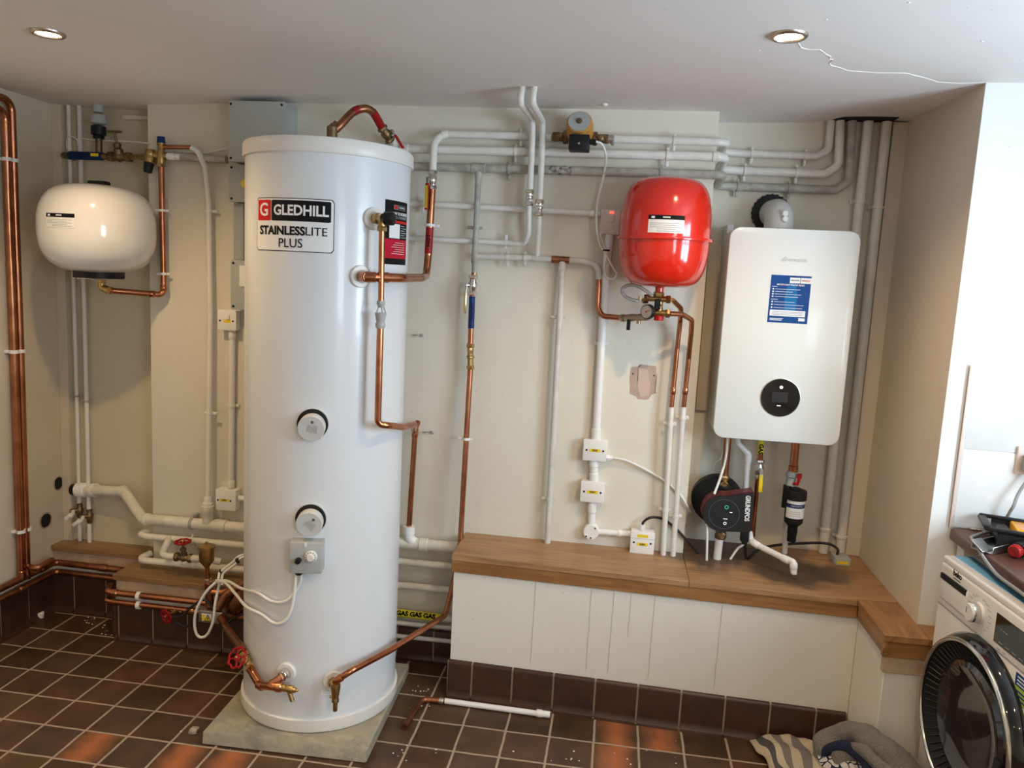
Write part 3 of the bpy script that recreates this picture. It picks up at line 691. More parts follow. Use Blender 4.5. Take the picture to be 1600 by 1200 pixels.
# ------- relief valve and discharge pipe
p = KP(-38.8, 1.786); n = KN(-38.8)
rv = thing('relief_valve', 'brass relief valve with black cap on the upper right of the cylinder', 'valve', p)
bm = NB(); lathe(bm, [(.013, 0), (.013, .018), (.018, .022), (.018, .032), (.013, .036), (.016, .046), (.016, .062)], p, n, 24)
q = p+n*.052; cyl(bm, q, q+V((0, 0, -.030)), .013, 20); hexn(bm, q+V((0, 0, -.024)), (0, 0, -1), .0165, .016); obj('body', bm, M_BRASS, rv)
bm = NB(); hd = (V((1, -.1, .02))).normalized(); lathe(bm, [(.014, 0), (.022, .004), (.022, .030), (.019, .034), (0, .036)], q+hd*.006, hd, 10); obj('cap', bm, M_BLACK, rv)
yq = q.y; tund = PY(594, 490, yq)
def straight(*pts): return [V(p) for p in pts]
zA = q.z-.04; x0_ = q.x
zt0, zt1 = PY(594, 470, yq).z, PY(594, 513, yq).z
xb = PY(593, 560, yq).x
dp, _ = pipe('copper_discharge_pipe', 'short upright copper pipe between the relief valve and grey tundish', [V((x0_, yq, zA)), V(((x0_+xb)/2, yq, (zA+zt0)/2)), V((xb, yq, zt0-.005))], .0098, M_COPPER, .5)
td = thing('tundish', 'grey plastic tundish in the copper discharge pipe on the cylinder', 'tundish', V((xb, yq, zt1)))
bm = NB(); Lh = zt0-zt1; lathe(bm, [(.014, Lh), (.014, Lh-.012), (.011, Lh-.016), (.011, Lh-.022)], V((xb, yq, zt1)), (0, 0, 1), 8)
lathe(bm, [(.013, 0), (.016, .006), (.016, .016), (.013, .020), (.017, .040), (.019, .048), (.017, .050), (.006, .050)], V((xb, yq, zt1)), (0, 0, 1), 20)
for k in range(5):
    a = k*2*math.pi/5+.3; cyl(bm, V((xb+.016*math.cos(a), yq+.016*math.sin(a), zt1+.048)), V((xb+.009*math.cos(a), yq+.009*math.sin(a), zt1+Lh-.018)), .0025, 8)
obj('body', bm, M_GREYPL, td)
zb = PY(596, 664, yq).z; wl = PY(648, 673, -.055)
pipe('copper_discharge_pipe', 'copper pipe from the grey tundish bending right to the wall', [V((xb, yq, zt1+.004)), V((xb, yq, zb)), V((xb+.03, yq+.02, zb-.004)), V((-.204, -.50, zb-.030)), V((-.204, -.34, zb-.05)), V((wl.x, -.07, wl.z+.004)), V((wl.x, -.050, wl.z))], .0112, M_COPPER, .05)
dn = PY(639, 824, -.05)
pipe('copper_discharge_pipe', 'short upright copper pipe on the wall down to the white waste elbow', [V((wl.x+.003, -.02, wl.z+.03)), V((wl.x+.001, -.048, wl.z+.008)), V((wl.x, -.05, wl.z-.02)), V((dn.x, -.05, dn.z-.01))], .0112, M_COPPER, .02, joints=[(wl.x, -.05, wl.z-.01)])

# ------- hot outlet / secondary return pipe at z 1.60
p = KP(-47.2, 1.601); n = KN(-47.2)
yw = -.072; vtop = PY(676, 270, yw); vx = vtop.x; c1 = PY(669, 400, yw); zl = PY(663, 433, yw-.05).z
pts = [p, p+n*.050, V((-.203, -.56, 1.602)), V((-.198, -.34, 1.604)), V((c1.x, yw-.02, zl+.004)), V((c1.x, yw, c1.z)), V((vx, yw, PY(675, 292, yw).z))]
hp, path = pipe('copper_hot_pipe', 'copper pipe with red tape from the cylinder side bending up the wall', pts, .0145, M_COPPER, .045, joints=[(p+n*.03, .03), (p+n*.075, .03), (V(pts[1]).lerp(V(pts[2]), .45), .035)], clips=[PY(674, 352, yw)], cmat=M_PVC)
bm = wrap(path, PY(672, 356, yw), PY(670, 396, yw), .0152); obj('red_tape', bm, M_REDT, hp, 'red tape band')
qq = PY(671.5, 376, yw)
obj('tape_letters', text_bm('HOT', .020, mtx=frame(V((qq.x, yw-.0155, qq.z)), (0, 0, 1), (-1, 0, 0), (0, -1, 0)), wide=1.1, bold=.0006), M_LABK, hp)
ball_valve('chrome lever valve with red and yellow handle at the top of the red-taped copper pipe', PY(675.5, 281, yw), (0, 0, 1), (-.5, -1, 0), L=.072, R=.0165, lever=-1, hmat=M_REDPL, tag_mat=M_YEL, lev=.115)
# white pipe up and right to the pump
UZ = PY(760, 211, -.03).z
t1 = PY(862, 215, -.032)
wp, path = pipe('white_pipe', 'upper white painted pipe bending from the red lever valve to the orange pump', [V((vx, yw, PY(675, 268, yw).z)), PY(678, 225, yw), PY(690, 209, -.036), PY(828, 213, -.030), t1], .0145, M_PINT, .04, clips=[PY(814, 212, -.03)], joints=[(PY(694, 209, -.03), .02)])
# ------- outlet from the cylinder top
t_ = PY(518, 212, KY+.05)
o1 = V((t_.x, KY+.10, KZ1)); o1 = V((PY(519, 205, -.28).x, -.28, KZ1-.002))
arch = [PY(524, 203, -.27), PY(533, 194, -.26), PY(552, 175, -.22), PY(570, 169.5, -.19), PY(582, 175, -.16), PY(590, 187, -.13), PY(596, 198, -.10)]
bm = NB(); cyl(bm, o1, V((o1.x, o1.y, PY(519, 200, -.28).z+.006)), .019, 24, .003); lathe(bm, [(.0185, 0), (.019, .015), (.0165, .018), (.0165, .03)], arch[0]-V((.012, 0, 0)), (arch[1]-arch[0]), 20)
obj('outlet_elbow', bm, M_OLDBR, None, 'dull brass elbow on top of the cylinder', 'fitting')
bm = NB(); pa = smooth(arch, 8); sweep(bm, pa, .0148, 18); ar = obj('copper_arch_pipe', bm, M_OLDCU, None, 'arched copper pipe over the cylinder top with red tape', 'pipe')
bm = wrap(pa, arch[-3], arch[-1], .0156); obj('red_tape', bm, M_REDT, ar, 'red tape band')
bm = wrap(pa, arch[2], (arch[2]+arch[3])/2, .0154); obj('red_tape', bm, M_REDT, ar, 'red tape band')
va, vb = arch[-1], PY(611, 221, -.06)
ball_valve('brass lever valve with red handle at the end of the copper arch', (va+vb)/2, vb-va, (1, -.3, .35), L=.065, R=.018, lever=1, hmat=M_REDPL, mt=M_OLDBR, lev=.075, levdir=(.55, 0, -.8))
# =================================================================== HORIZONTAL PIPES AT THE TOP
def hz(pys, y): return [PY(px, py, y) for px, py in pys]
c2 = PY(1137, 240, .165); 
w2p, path = pipe('white_pipe', 'second white painted pipe from the top running over the cylinder to the boiler corner', [vb+V((-.004, .01, .012)), PY(617, 232, -.035), PY(645, 233, -.033), PY(1122, 245, -.033), V((CR+.03, -.02, PY(1125, 246, -.03).z)), V((CR+.03, .15, PY(1137, 266, .165).z)), PY(1160, 267, .165), PY(1290, 272, .165), PY(1310, 258, .165), V((PY(1312, 195, .165).x, .165, H+.01))], .0165, M_PINT, .03,
     clips=[PY(806, 238, -.033), PY(1043, 244, -.033), PY(1164, 267, .165), PY(1245, 270, .165)], joints=[(PY(632, 233, -.033), .03), (PY(1118, 245, -.033), .02)])
p1r, path = pipe('white_pipe', 'top white painted pipe from the orange pump round the corner to the ceiling', [PY(958, 217, -.032), PY(1122, 222, -.032), V((CR+.032, -.02, PY(1127, 222, -.03).z)), V((CR+.032, .15, PY(1137, 239, .168).z)), PY(1160, 240, .168), PY(1275, 244, .168), PY(1294, 236, .168), V((PY(1298, 195, .168).x, .168, H+.01))], .0145, M_PINT, .03,
     clips=[PY(1054, 219, -.032), PY(1175, 240, .168), PY(1259, 243, .168)])
pipe('grey_pipe', 'short grey pipe from the taped brass joint to the large grey box', [PY(262, 244, -.03), PY(354, 249.5, -.032)], .0155, M_GREYP, 0)
grp, path = pipe('grey_pipe', 'thick grey horizontal pipe across the wall behind the cylinder', [V((-.80, -.034, PY(470, 252, -.034).z)), PY(645, 260, -.034), PY(1122, 273, -.034), V((CR+.028, -.02, PY(1120, 274, -.03).z)), V((CR+.028, .15, PY(1130, 291, .165).z)), PY(1160, 292, .165), PY(1305, 297, .165), PY(1326, 284, .165), V((PY(1331, 195, .165).x, .165, H+.01))], .0165, M_GREYP, .03,
     clips=[PY(796, 264, -.034), PY(1033, 272, -.034), PY(1152, 292, .165), PY(1233, 296, .165)], joints=[(PY(748, 263, -.034), .05)])
for a_, b_, m_ in ((PY(858, 266, -.034), PY(894, 268, -.034), mat('chipped_paint', (.62, .60, .54), .7, col2=(.045, .03, .022), vscale=70)),):
    bm = wrap(path, a_, b_, .0169, 6); obj('chipped_patch', bm, m_, grp, 'chipped paint patch')
for px, py, wh in ((652, 524, 'halfway up the wall right of the cylinder'), (668, 676, 'beside the copper discharge pipe at the wall')):
    q = PY(px, py, -.012); bm = NB(); torus(bm, q+V((-.006, 0, 0)), (0, 0, 1), .013, .0022, 18, 6, .6, 5.4); cyl(bm, (q.x-.006, -.0005, q.z), (q.x-.006, .002-.012, q.z), .004, 8); box(bm, (q.x+.006, -.006, q.z-.006), (q.x+.024, -.0005, q.z+.006), .002, 1); cyl(bm, (q.x+.017, -.0085, q.z), (q.x+.017, -.004, q.z), .0045, 10)
    obj('pipe_clip', bm, M_STEEL, None, 'empty metal pipe clip ' + wh, 'pipe clip')
pipe('white_pipe', 'left of the two thick white upright pipes right of the boiler', [V((PY(1357, 190, .165).x, .165, H+.01)), PY(1321, 520, .165), PY(1286, 863, .165)], .0185, M_PINT, .5, clips=[PY(1344, 315, .165), PY(1289, 826, .165)], cstyle=1)
pipe('white_pipe', 'rightmost thick white upright pipe beside the corner', [V((PY(1386, 190, .165).x, .165, H+.01)), PY(1350, 520, .165), PY(1312, 866, .165)], .0185, M_PINT, .5, clips=[PY(1370, 324, .165), PY(1314, 838, .165)], cstyle=1)
bm = NB(); a, b = PZ(1292, 190, H+.012), PZ(1395, 190, H+.012)
box(bm, (a.x, .10, H+.012), (b.x, AR-.002, H+.022)); obj('ceiling_slot', bm, M_HOLE, None, 'dark slot in the ceiling round the five pipes by the corner', 'hole')
# ceiling drops
def vz(px, py, y): return PY(px, py, y)
yd = -.075; ytop = PZ(818, 130, H).y
d1, path = pipe('white_pipe', 'left white pipe of the pair dropping from the ceiling, bent left at its foot', [PZ(818, 130, H+.012), V((PZ(818, 140, H).x, ytop, H-.06)), PY(832, 186, yd), PY(832, 215, yd), PY(827, 318, yd)], .0115, M_PINT, .03)
d1b, path = pipe('white_pipe', 'thin white pipe with a bend running left behind the red-taped pipe', [PY(827, 316, yd), PY(826, 365, yd), PY(819, 382, -.04), PY(790, 379.5, -.025), PY(630, 372, -.025)], .0100, M_PINT, .03, clips=[PY(790, 379, -.025), PY(648, 373, -.025)])
comp_fit('left chrome coupling on the pair of ceiling pipes', PY(827, 309, yd), (0, 0, 1), .06, .0165)
d2, path = pipe('white_pipe', 'right white pipe of the pair dropping from the ceiling', [PZ(836, 130, H+.012), V((PZ(837, 140, H).x, ytop, H-.06)), PY(848, 190, yd), PY(848, 215, yd), PY(843, 325, yd)], .0115, M_PINT, .03)
d2b, path = pipe('white_pipe', 'grey-white upright pipe under the right chrome coupling', [PY(843, 330, yd), PY(841, 375, -.05), PY(839, 403, -.035)], .0105, M_GREYP if 0 else M_PINT, .05)
comp_fit('right chrome coupling on the pair of ceiling pipes', PY(842.5, 325, yd), (0, 0, 1), .062, .0165)
bm = NB(); a = PZ(810, 130, H+.004); b = PZ(848, 131, H+.004); box(bm, (a.x, a.y-.035, H-.001), (b.x, a.y+.02, H+.006)); obj('ceiling_hole', bm, M_HOLE, None, 'small dark hole in the ceiling where two white pipes come out', 'hole')
pipe('white_pipe', 'dusty white horizontal pipe ending at the red-lit switch', [PY(630, 317, -.022), PY(938, 334, -.022)], .0115, M_PINT, 0, clips=[PY(661, 318, -.022)], joints=[(PY(928, 333, -.022), .03)])
# grey tee down at 742
p8, path = pipe('grey_pipe', 'grey upright pipe hanging from the thick grey pipe to a chrome valve', [PY(748, 264, -.034), PY(747, 285, -.036), PY(742, 400, -.040), PY(741, 432, -.042)], .0115, M_GREYP, .03, clips=[PY(744, 356, -.038)], joints=[(PY(747.5, 272, -.034), .03), (PY(742, 400, -.04), .05)])
p7, path = pipe('grey_pipe', 'pale grey pipe with a paint-chipped tee bending down to bare copper', [PY(746, 401, -.038), PY(830, 403, -.035), PY(908, 408, -.030), PY(935, 414, -.030), PY(936, 436, -.030)], .0115, mat('pale_pipe_paint', (.70, .68, .62), .45, var=.15, vscale=20, bump=.1), .06, clips=[PY(793, 403, -.036), PY(820, 404, -.036)], joints=[(PY(838, 404, -.035), .03), (PY(878, 406, -.032), .045)])
bm = wrap(path, PY(862, 405, -.03), PY(890, 406, -.03), .0142); obj('rust_patch', bm, M_OLDCU, p7, 'bare rusty patch')
pipe('copper_pipe', 'bare copper bend left of the red vessel leading to the filling valve', [PY(936, 432, -.030), PY(934, 480, -.034), PY(940, 494, -.036), PY(975, 497, -.05)], .0108, M_COPPER, .05)
pipe('grey_pipe', 'long pale grey upright pipe from the chipped tee to the ledge', [PY(879, 408, -.032), PY(878, 430, -.034), PY(855, 851, -.034)], .0125, MATS['pale_pipe_paint'], .1, clips=[PY(873, 496, -.034), PY(858, 780, -.034)], joints=[(PY(878.5, 416, -.032), .03)])
# cold: valve + blue tape + check valve + copper
ycu = -.045
pipe('copper_pipe', 'stub of copper between the grey pipe and chrome valve', [PY(741, 426, ycu), PY(740, 436, ycu)], .0108, M_COPPER, 0)
ball_valve('chrome lever valve with yellow tag above the blue-taped pipe', PY(739, 446, ycu), (0, 0, 1), (-1, -.6, 0), L=.082, R=.0165, lever=-1, mt=M_CHROME, tag_mat=M_YEL, lev=.11)
cc, path = pipe('copper_pipe', 'copper pipe with blue tape under the chrome lever valve', [PY(738, 458, ycu), PY(735, 540, ycu)], .0108, M_COPPER, 0)
bm = wrap(path, PY(738, 463, ycu), PY(736, 513, ycu), .0122); obj('blue_tape', bm, M_BLUE, cc, 'blue tape band')
qq = PY(737, 487, ycu); obj('tape_letters', text_bm('COLD', .022, mtx=frame(V((qq.x, ycu-.0125, qq.z)), (0, 0, 1), (-1, 0, 0), (0, -1, 0)), wide=1.1, bold=.0006), M_DBLUE, cc)
cv = thing('check_valve', 'brass check valve in the copper pipe right of the cylinder', 'valve', PY(735, 577, ycu))
a, b = PY(735, 577, ycu), PY(735, 537, ycu); bm = NB(); L = (b-a).length; ax = b-a
hexn(bm, a, ax, .0155, L*.16); hexn(bm, b-ax.normalized()*L*.16, ax, .0155, L*.16); lathe(bm, [(.012, L*.14), (.0125, L*.42), (.0155, L*.45), (.0155, L*.52), (.0125, L*.55), (.0125, L*.7), (.014, L*.74), (.012, L*.86)], a, ax, 8); obj('body', bm, M_BRASS, cv)
# long copper down, in the gap left of the bench and forward to the cylinder
bosD = KP(-60.5, .234); nD = KN(-60.5)
g0 = PY(719, 850, -.088)
pts = [PY(735, 575, ycu), V((g0.x, -.05, g0.z)), V((-.082, -.055, .40)), PX(704, 948, -.085), PX(704, 948, -.085)]
qa = PY(545, 1050, bosD.y-.05); qb = PY(608, 1017, -.56)
pts = [PY(735, 575, ycu), V((g0.x, -.088, g0.z)), V((-.080, -.090, .41)), V((-.086, -.22, PX(702, 950, -.086).z)), qb, qa, bosD+nD*.060+V((0, 0, .028))]
lc, path = pipe('copper_pipe', 'long copper pipe running down the wall then forward to the lower right of the cylinder', pts, .0112, M_COPPER, .05, clips=[PY(730, 685, ycu)], cmat=M_PVC, joints=[(bosD+nD*.055+V((.012, 0, .034)), .03)])
dr = thing('drain_cock', 'brass drain cock hanging at the lower right front of the cylinder', 'drain valve', bosD)
bm = NB(); lathe(bm, [(.012, -.004), (.016, .01), (.016, .022), (.011, .026), (.011, .055)], bosD, nD, 20)
q = bosD+nD*.060; lathe(bm, [(.015, .022), (.017, .01), (.015, -.004), (.013, -.018), (.0105, -.030), (.0125, -.034), (.0125, -.044), (.008, -.048), (.008, -.075), (.006, -.078)], q, (0, 0, 1), 16)
cyl(bm, q+V((0, 0, -.026)), q+V((-.018, -.006, -.026)), .005, 10); obj('body', bm, M_BRASS, dr)
# =================================================================== WASTE PIPE and low pipes
yw2 = .115
wa = [PY(122, 765, yw2), PY(194, 768, .09), PY(224, 811, -.01), PY(262, 814, -.045), PY(380, 825, -.05), PY(620, 847, -.045), V((-.078, -.045, PY(706, 855, -.045).z))]
wst, path = pipe('waste_pipe', 'thick white plastic waste pipe stepping down from the alcove and behind the cylinder', wa, .0235, M_CREAMP, .02, joints=[(PY(192, 768, .09), .012), (PY(228, 811, -.02), .012), (PY(345, 822, -.05), .05), (PY(662, 851, -.045), .03)], clips=[], seg=20)
bm = NB(); a = PY(117, 765, yw2); b = PY(150, 766, yw2); d = (b-a).normalized()
lathe(bm, [(.030, .012), (.033, .014), (.033, .055), (.031, .058), (.028, .060), (.028, .088), (.032, .090), (.032, .108), (.025, .110)], a, d, 28); obj('pipe_coupling', bm, M_PVC, wst, 'white screw coupling')
bm = NB(); lathe(bm, [(.018, -.012), (.026, -.012), (.027, .013), (.020, .014)], a, d, 28); obj('rubber_end', bm, M_BLACK, wst, 'black rubber end')
bm = NB(); c, d = closest(path, PY(300, 816, -.05)); lathe(bm, [(.0245, -.006), (.027, -.006), (.027, .006), (.0245, .006)], c, d, 28); box(bm, (c.x-.006, c.y-.002, c.z), (c.x+.006, -.001, c.z+.034), .001); obj('waste_clip', bm, M_GREYP, wst, 'rusty clip')
# tee branch + upright pipe
tb = PY(325, 812, -.05); bm = NB()
lathe(bm, [(.024, -.01), (.024, .028), (.027, .032), (.027, .062), (.022, .064), (.022, .070)], tb, (0, 0, 1), 24); obj('tee_socket', bm, M_CREAMP, wst)
bm = NB(); lathe(bm, [(.020, .068), (.020, .076), (.0165, .078), (.0165, .098), (.015, .102)], tb, (0, 0, 1), 24); obj('reducer', bm, M_PVC, wst)
top = PY(299, 231, -.05)
pipe('white_pipe', 'thin white upright pipe curving over left of the cylinder', [V((tb.x, tb.y, tb.z+.09)), V((PY(327, 500, -.04).x, -.03, 1.4)), V((PY(326, 320, -.03).x, -.028, PY(326, 320, -.03).z)), PY(321, 262, -.04), PY(309, 236, -.05), top], .0110, M_COND, .06, clips=[PY(327, 330, -.03), PY(327, 645, -.03)])
# elbow from the discharge copper into the waste pipe
eb = V((dn.x, -.05, dn.z)); w0, wd = closest(path, eb+V((.03, 0, 0)))
bm = NB(); lathe(bm, [(.0245, .006), (.0245, -.026), (.022, -.028)], eb, (0, 0, 1), 24); lathe(bm, [(.014, .0061), (.0245, .006)], eb, (0, 0, 1), 24)
sweep(bm, smooth([eb+V((0, 0, -.02)), eb+V((.004, 0, -.045)), PY(648, 848, -.045), w0+wd*.03], 6), .0215, 20); obj('waste_elbow', bm, M_PVC, wst, 'white swept elbow')
# low white heating pipes
yl = -.055
def through(a, b): return [a, b]
pipe('white_pipe', 'upper low white pipe with a branch valve left of the cylinder', [PY(232, 830, -.005), PY(218, 835, -.05), PY(228, 838, -.055), PY(380, 852, -.055), PY(622, 877, -.055), V((-.075, -.055, PY(706, 885, -.055).z))], .0145, M_CREAMP, .02, clips=[PY(300, 845, -.055)], gap=.03)
pipe('white_pipe', 'lower low white pipe just above the dusty ledge', [PY(236, 864, -.005), PY(218, 873, -.05), PY(228, 876, -.055), PY(380, 890, -.055), PY(622, 914, -.055), V((-.075, -.055, PY(706, 922, -.055).z))], .0145, M_CREAMP, .02)
pipe('white_pipe', 'short white U-shaped branch pipe into the red-wheeled gate valve', [PY(264, 841, -.06), PY(262, 848, -.09), PY(253, 866, -.105), PY(262, 869, -.11), PY(276, 870, -.11)], .0145, M_CREAMP, .02)
gate_valve('old brass gate valve with dark red wheel above the dusty ledge', PY(287, 871, -.11), (1, 0, 0), (-.02, -.05, 1), L=.078, R=.018, wheelR=.030, stemL=.070, mt=M_OLDBR)
pipe('white_pipe', 'short white pipe right of the old brass gate valve', [PY(298, 872, -.11), PY(330, 875, -.11), PY(345, 878, -.10)], .0145, M_CREAMP, .02)
gpp, path = pipe('gas_pipe', 'white gas pipe with yellow GAS tape low behind the cylinder', [V((-.75, -.03, PY(500, 945, -.03).z)), PY(625, 958, -.03), V((-.075, -.03, PY(704, 967, -.03).z))], .0155, M_PINT, .3)
bm = wrap(path, PY(560, 951, -.03), PY(692, 966, -.03), .0165); obj('gas_tape', bm, M_GASY, gpp, 'yellow tape')
q = PY(651, 960, -.03); dd = (path[-1]-path[0]).normalized()
_n = V((0, -1, .25)); 
def tape_fn(c): a = c.y/.0168+.30; ctr = q+dd*c.x; return ctr+V((0, -math.cos(a), math.sin(a)))*(.0170)
obj('tape_letters', text_bm('GAS GAS GAS', .026, fn=tape_fn, bold=.0014, sub=1, maxw=.168), M_LABK, gpp, 'black letters')
pipe('white_pipe', 'thin white pipe under the yellow-taped gas pipe', [V((-.75, -.03, PY(500, 960, -.03).z)), PY(624, 973, -.03), V((-.075, -.03, PY(704, 981, -.03).z))], .0095, M_PINT, .3)
pipe('white_pipe', 'lowest thin white pipe just above the skirting right of the cylinder', [V((-.75, -.03, PY(500, 982, -.03).z)), PY(624, 994, -.03), V((-.075, -.03, PY(704, 1002, -.03).z))], .0095, M_PINT, .3)

# =================================================================== COPPER PIPES ON THE LEFT WALL
xw = XL+.030
def X_(px, py, x=xw): return PX(px, py, x)
A_t, B_t = X_(9, 215), X_(22, 215)
ya, yb_ = X_(20, 500).y, X_(30, 500).y
ya2, yb2 = X_(33, 880).y, X_(41, 870).y
zA_, zB_ = 2.150, 2.180
lp = thing('copper_pipe_pair', 'pair of tall copper pipes clipped together on the left wall', 'pipes', (xw, ya, .3)) if 0 else None
za = X_(8, 172).z; zb_ = X_(18, 157).z
pipe('copper_pipe', 'front one of the two tall copper pipes on the left wall', [V((xw, -1.1, za)), V((xw, ya-.00, za)), V((xw, ya, 1.2)), V((xw, ya2+.0, X_(33, 905).z))], .0150, M_COPPER, .045, joints=[(V((xw, ya2, X_(33, 898).z)), .03)])
pipe('copper_pipe', 'rear one of the two tall copper pipes on the left wall', [V((xw, -1.1, zb_)), V((xw, yb_+.0, zb_)), V((xw, yb_, 1.2)), V((xw, yb2, X_(41, 905).z))], .0150, M_COPPER, .045)
for k, (py, px) in enumerate(((250, 13), (549, 22), (829, 31))):
    z = X_(px+4, py).z; ym = (ya+yb_)/2; bm = NB(); s = .033
    for yy in (ya, yb_): lathe(bm, [(.0154, -.007), (.0185, -.007), (.0185, .007), (.0154, .007)], V((xw, yy, z)), (0, 0, 1), 24)
    box(bm, (XL, ya-.020, z-.006), (XL+.014, yb_+.020, z+.006), .002)
    obj('pipe_clip', bm, M_PVC, None, 'white double clip holding the two tall copper pipes, ' + ('near the top', 'halfway up', 'near the bottom')[k], 'pipe clip', 'double clips on the two copper pipes')
zl1, zl2 = X_(20, 918).z, X_(20, 926).z
# low pair running along left wall to the corner and the alcove front
za1, za2 = PY(150, 889, .03).z, PY(150, 900, .03).z
pipe('copper_pipe', 'upper of the two low copper pipes turning the corner of the left alcove', [V((xw, -1.3, .235)), V((xw, .010, .235)), V((xw+.015, .028, .233)), V((-1.50, .028, .228))], .0145, M_OLDCU, .025, joints=[(V((xw, -.05, .235)), .035), (V((-1.72, .028, .230)), .03)])
pipe('copper_pipe', 'lower of the two low copper pipes turning the corner of the left alcove', [V((xw, -1.3, .190)), V((xw, .010, .190)), V((xw+.015, .028, .190)), V((-1.55, .028, .186))], .0130, M_OLDCU, .025, joints=[(V((xw, ya2, .190)), .035)])
pipe('copper_pipe', 'small copper swan-neck at the foot of the tall copper pipes', [V((xw, yb2, .33)), V((xw+.0, yb2, .275)), V((xw+.055, yb2, .275)), V((xw+.055, yb2+.09, .285)), V((xw+.01, yb2+.10, .245))], .0125, M_OLDCU, .02)
# two copper pipes on the ledge front
yp = -.162
cpA = [PY(172, 915, -.06), PY(168, 924, yp), PY(176, 926, yp), PY(340, 944, yp), V((-.9, yp, PY(340, 944, yp).z-.005))]
cpB = [PY(170, 935, -.06), PY(166, 938, yp), PY(176, 940, yp), PY(345, 960, yp), V((-.7, yp, PY(380, 963, yp).z))]
pipe('copper_pipe', 'upper copper pipe on the front of the dusty ledge', cpA, .0135, M_COPPER, .015, joints=[(cpA[2]+V((.012, 0, 0)), .02)])
pipe('copper_pipe', 'lower copper pipe on the front of the dusty ledge with a red-wheeled valve', cpB, .0125, M_COPPER, .015, joints=[(PY(298, 953, yp), .03)])
for k, (px, py) in enumerate(((217.5, 931), (217.5, 945))):
    q = PY(px, py, yp); bm = NB(); lathe(bm, [(.0140, -.008), (.0185, -.008), (.0185, .008), (.0140, .008)], q, (1, 0, 0), 20); box(bm, (q.x-.006, q.y, q.z-.008), (q.x+.006, -.1385, q.z+.008), .001)
    obj('pipe_clip', bm, M_PVC, None, ('upper' if k == 0 else 'lower') + ' white clip on the copper pipes of the dusty ledge', 'pipe clip')
gate_valve('red-wheeled valve facing out on the lower copper pipe of the ledge', PY(277, 953, yp), (1, 0, -.03), (-.35, -1, -.15), L=.05, R=.012, wheelR=.027, stemL=.055, mt=M_BRASS)
# plastic cap on floor
bm = NB(); lathe(bm, [(.014, 0), (.0145, .012), (.016, .014), (.016, .026), (.013, .028), (0, .028)], PZ(63, 966, 0), (0, 0, 1), 24); obj('round_stopper', bm, M_PVC, None, 'small round white plastic cap on the floor by the left wall', 'stopper')

# =================================================================== LEFT ALCOVE
bm_l = [PY(107, 165, .13), PY(116, 440, .13)]
pv = thing
pipe('painted_pipe', 'left of the two thin painted upright pipes in the left alcove', [V((PY(107, 168, .13).x, .13, H-.0)), V((PY(120, 620, .13).x, .13, .9)), V((PY(125, 843, .13).x, .13, .306))], .0085, M_COND, .5, clips=[PY(120, 619, .13)], cmat=M_GREYP)
pipe('painted_pipe', 'right of the two thin painted upright pipes in the left alcove', [V((PY(124, 168, .125).x, .125, H-.0)), V((PY(135, 620, .125).x, .125, .9)), V((PY(140, 846, .125).x, .125, .306))], .0095, M_COND, .5, clips=[PY(136, 627, .125)], cmat=M_GREYP)
for k, (px, py, yy, ex) in enumerate(((124.5, 797, .13, 103), (140, 806, .125, 115))):
    t = thing('drain_valve', ('left' if k == 0 else 'right') + ' small corroded drain valve with white pipe tail in the left alcove', 'valve', PY(px, py, yy))
    p = PY(px, py, yy); bm = NB(); lathe(bm, [(.010, -.035), (.013, -.028), (.013, -.014), (.016, -.006), (.016, .008), (.012, .014), (.012, .030), (.008, .034)], p, (0, 0, 1), 12)
    cyl(bm, p, p+V((-.028, -.03, 0)), .010, 12); obj('body', bm, M_OLDBR, t)
    q = PY(ex, py+14 if k else py+13, .03); bm = NB(); sweep(bm, [p+V((-.018, -.02, 0)), (p+q)/2, q], .0085, 12); lathe(bm, [(.0086, -.006), (.012, -.004), (.012, .010), (.0086, .012)], (p+q*2)/3, q-p, 14); obj('tail_pipe', bm, M_PVC, t, 'white pipe tail')
# cold row ----------------------------------------------------------
yr = .075; ZR = PY(120, 243, yr).z
crow, path = pipe('cold_main_pipe', 'blue-taped COLD pipe near the ceiling above the white vessel', [V((PY(97, 243, yr).x, .15, ZR)), V((PY(97, 243, yr).x, yr, ZR)), V((PY(178, 244, yr).x, yr, ZR))], .0130, M_OLDBR, .018)
bm = wrap(path, V((PY(109, 243, yr).x, yr, ZR)), V((PY(160, 243, yr).x, yr, ZR)), .0175); obj('blue_tape', bm, M_BLUE, crow, 'blue tape band')
obj('tape_letters', text_bm('COLD', .030, mtx=frame(V((PY(129, 243, yr).x, yr-.0180, ZR)), (1, 0, 0), (0, 0, 1), (0, -1, 0)), bold=.0015, maxw=.10), M_DBLUE, crow)
a = V((PY(152, 243, yr).x, yr-.0178, ZR+.003)); bm = NB(); box(bm, a-V((.018, .0006, .006)), a+V((.018, .0006, .006))); obj('yellow_tag', bm, M_YEL, crow, 'small yellow label')
p = V((PY(187, 244, yr).x, yr, ZR)); 
sc_ = thing('stopcock', 'old brass stopcock with a T-shaped handle near the ceiling', 'valve', p); bm = NB()
hexn(bm, p-V((.050, 0, 0)), (1, 0, 0), .022, .024); hexn(bm, p+V((.030, 0, 0)), (1, 0, 0), .022, .024)
lathe(bm, [(.016, -.03), (.017, -.015), (.023, 0), (.017, .015), (.016, .03)], p, (1, 0, 0), 24)
st = V((-.12, -.15, 1)).normalized(); lathe(bm, [(.019, 0), (.019, .03), (.013, .036), (.016, .044), (.016, .054), (.011, .058)], p, st, 12); lathe(bm, [(.005, .05), (.005, .10)], p, st, 12); obj('body', bm, M_OLDBR, sc_)
bm = NB(); c = p+st*.102; cyl(bm, c-V((.034, 0, 0)), c+V((.034, 0, 0)), .0055, 12, .002); obj('tee_handle', bm, M_OLDBR, sc_)
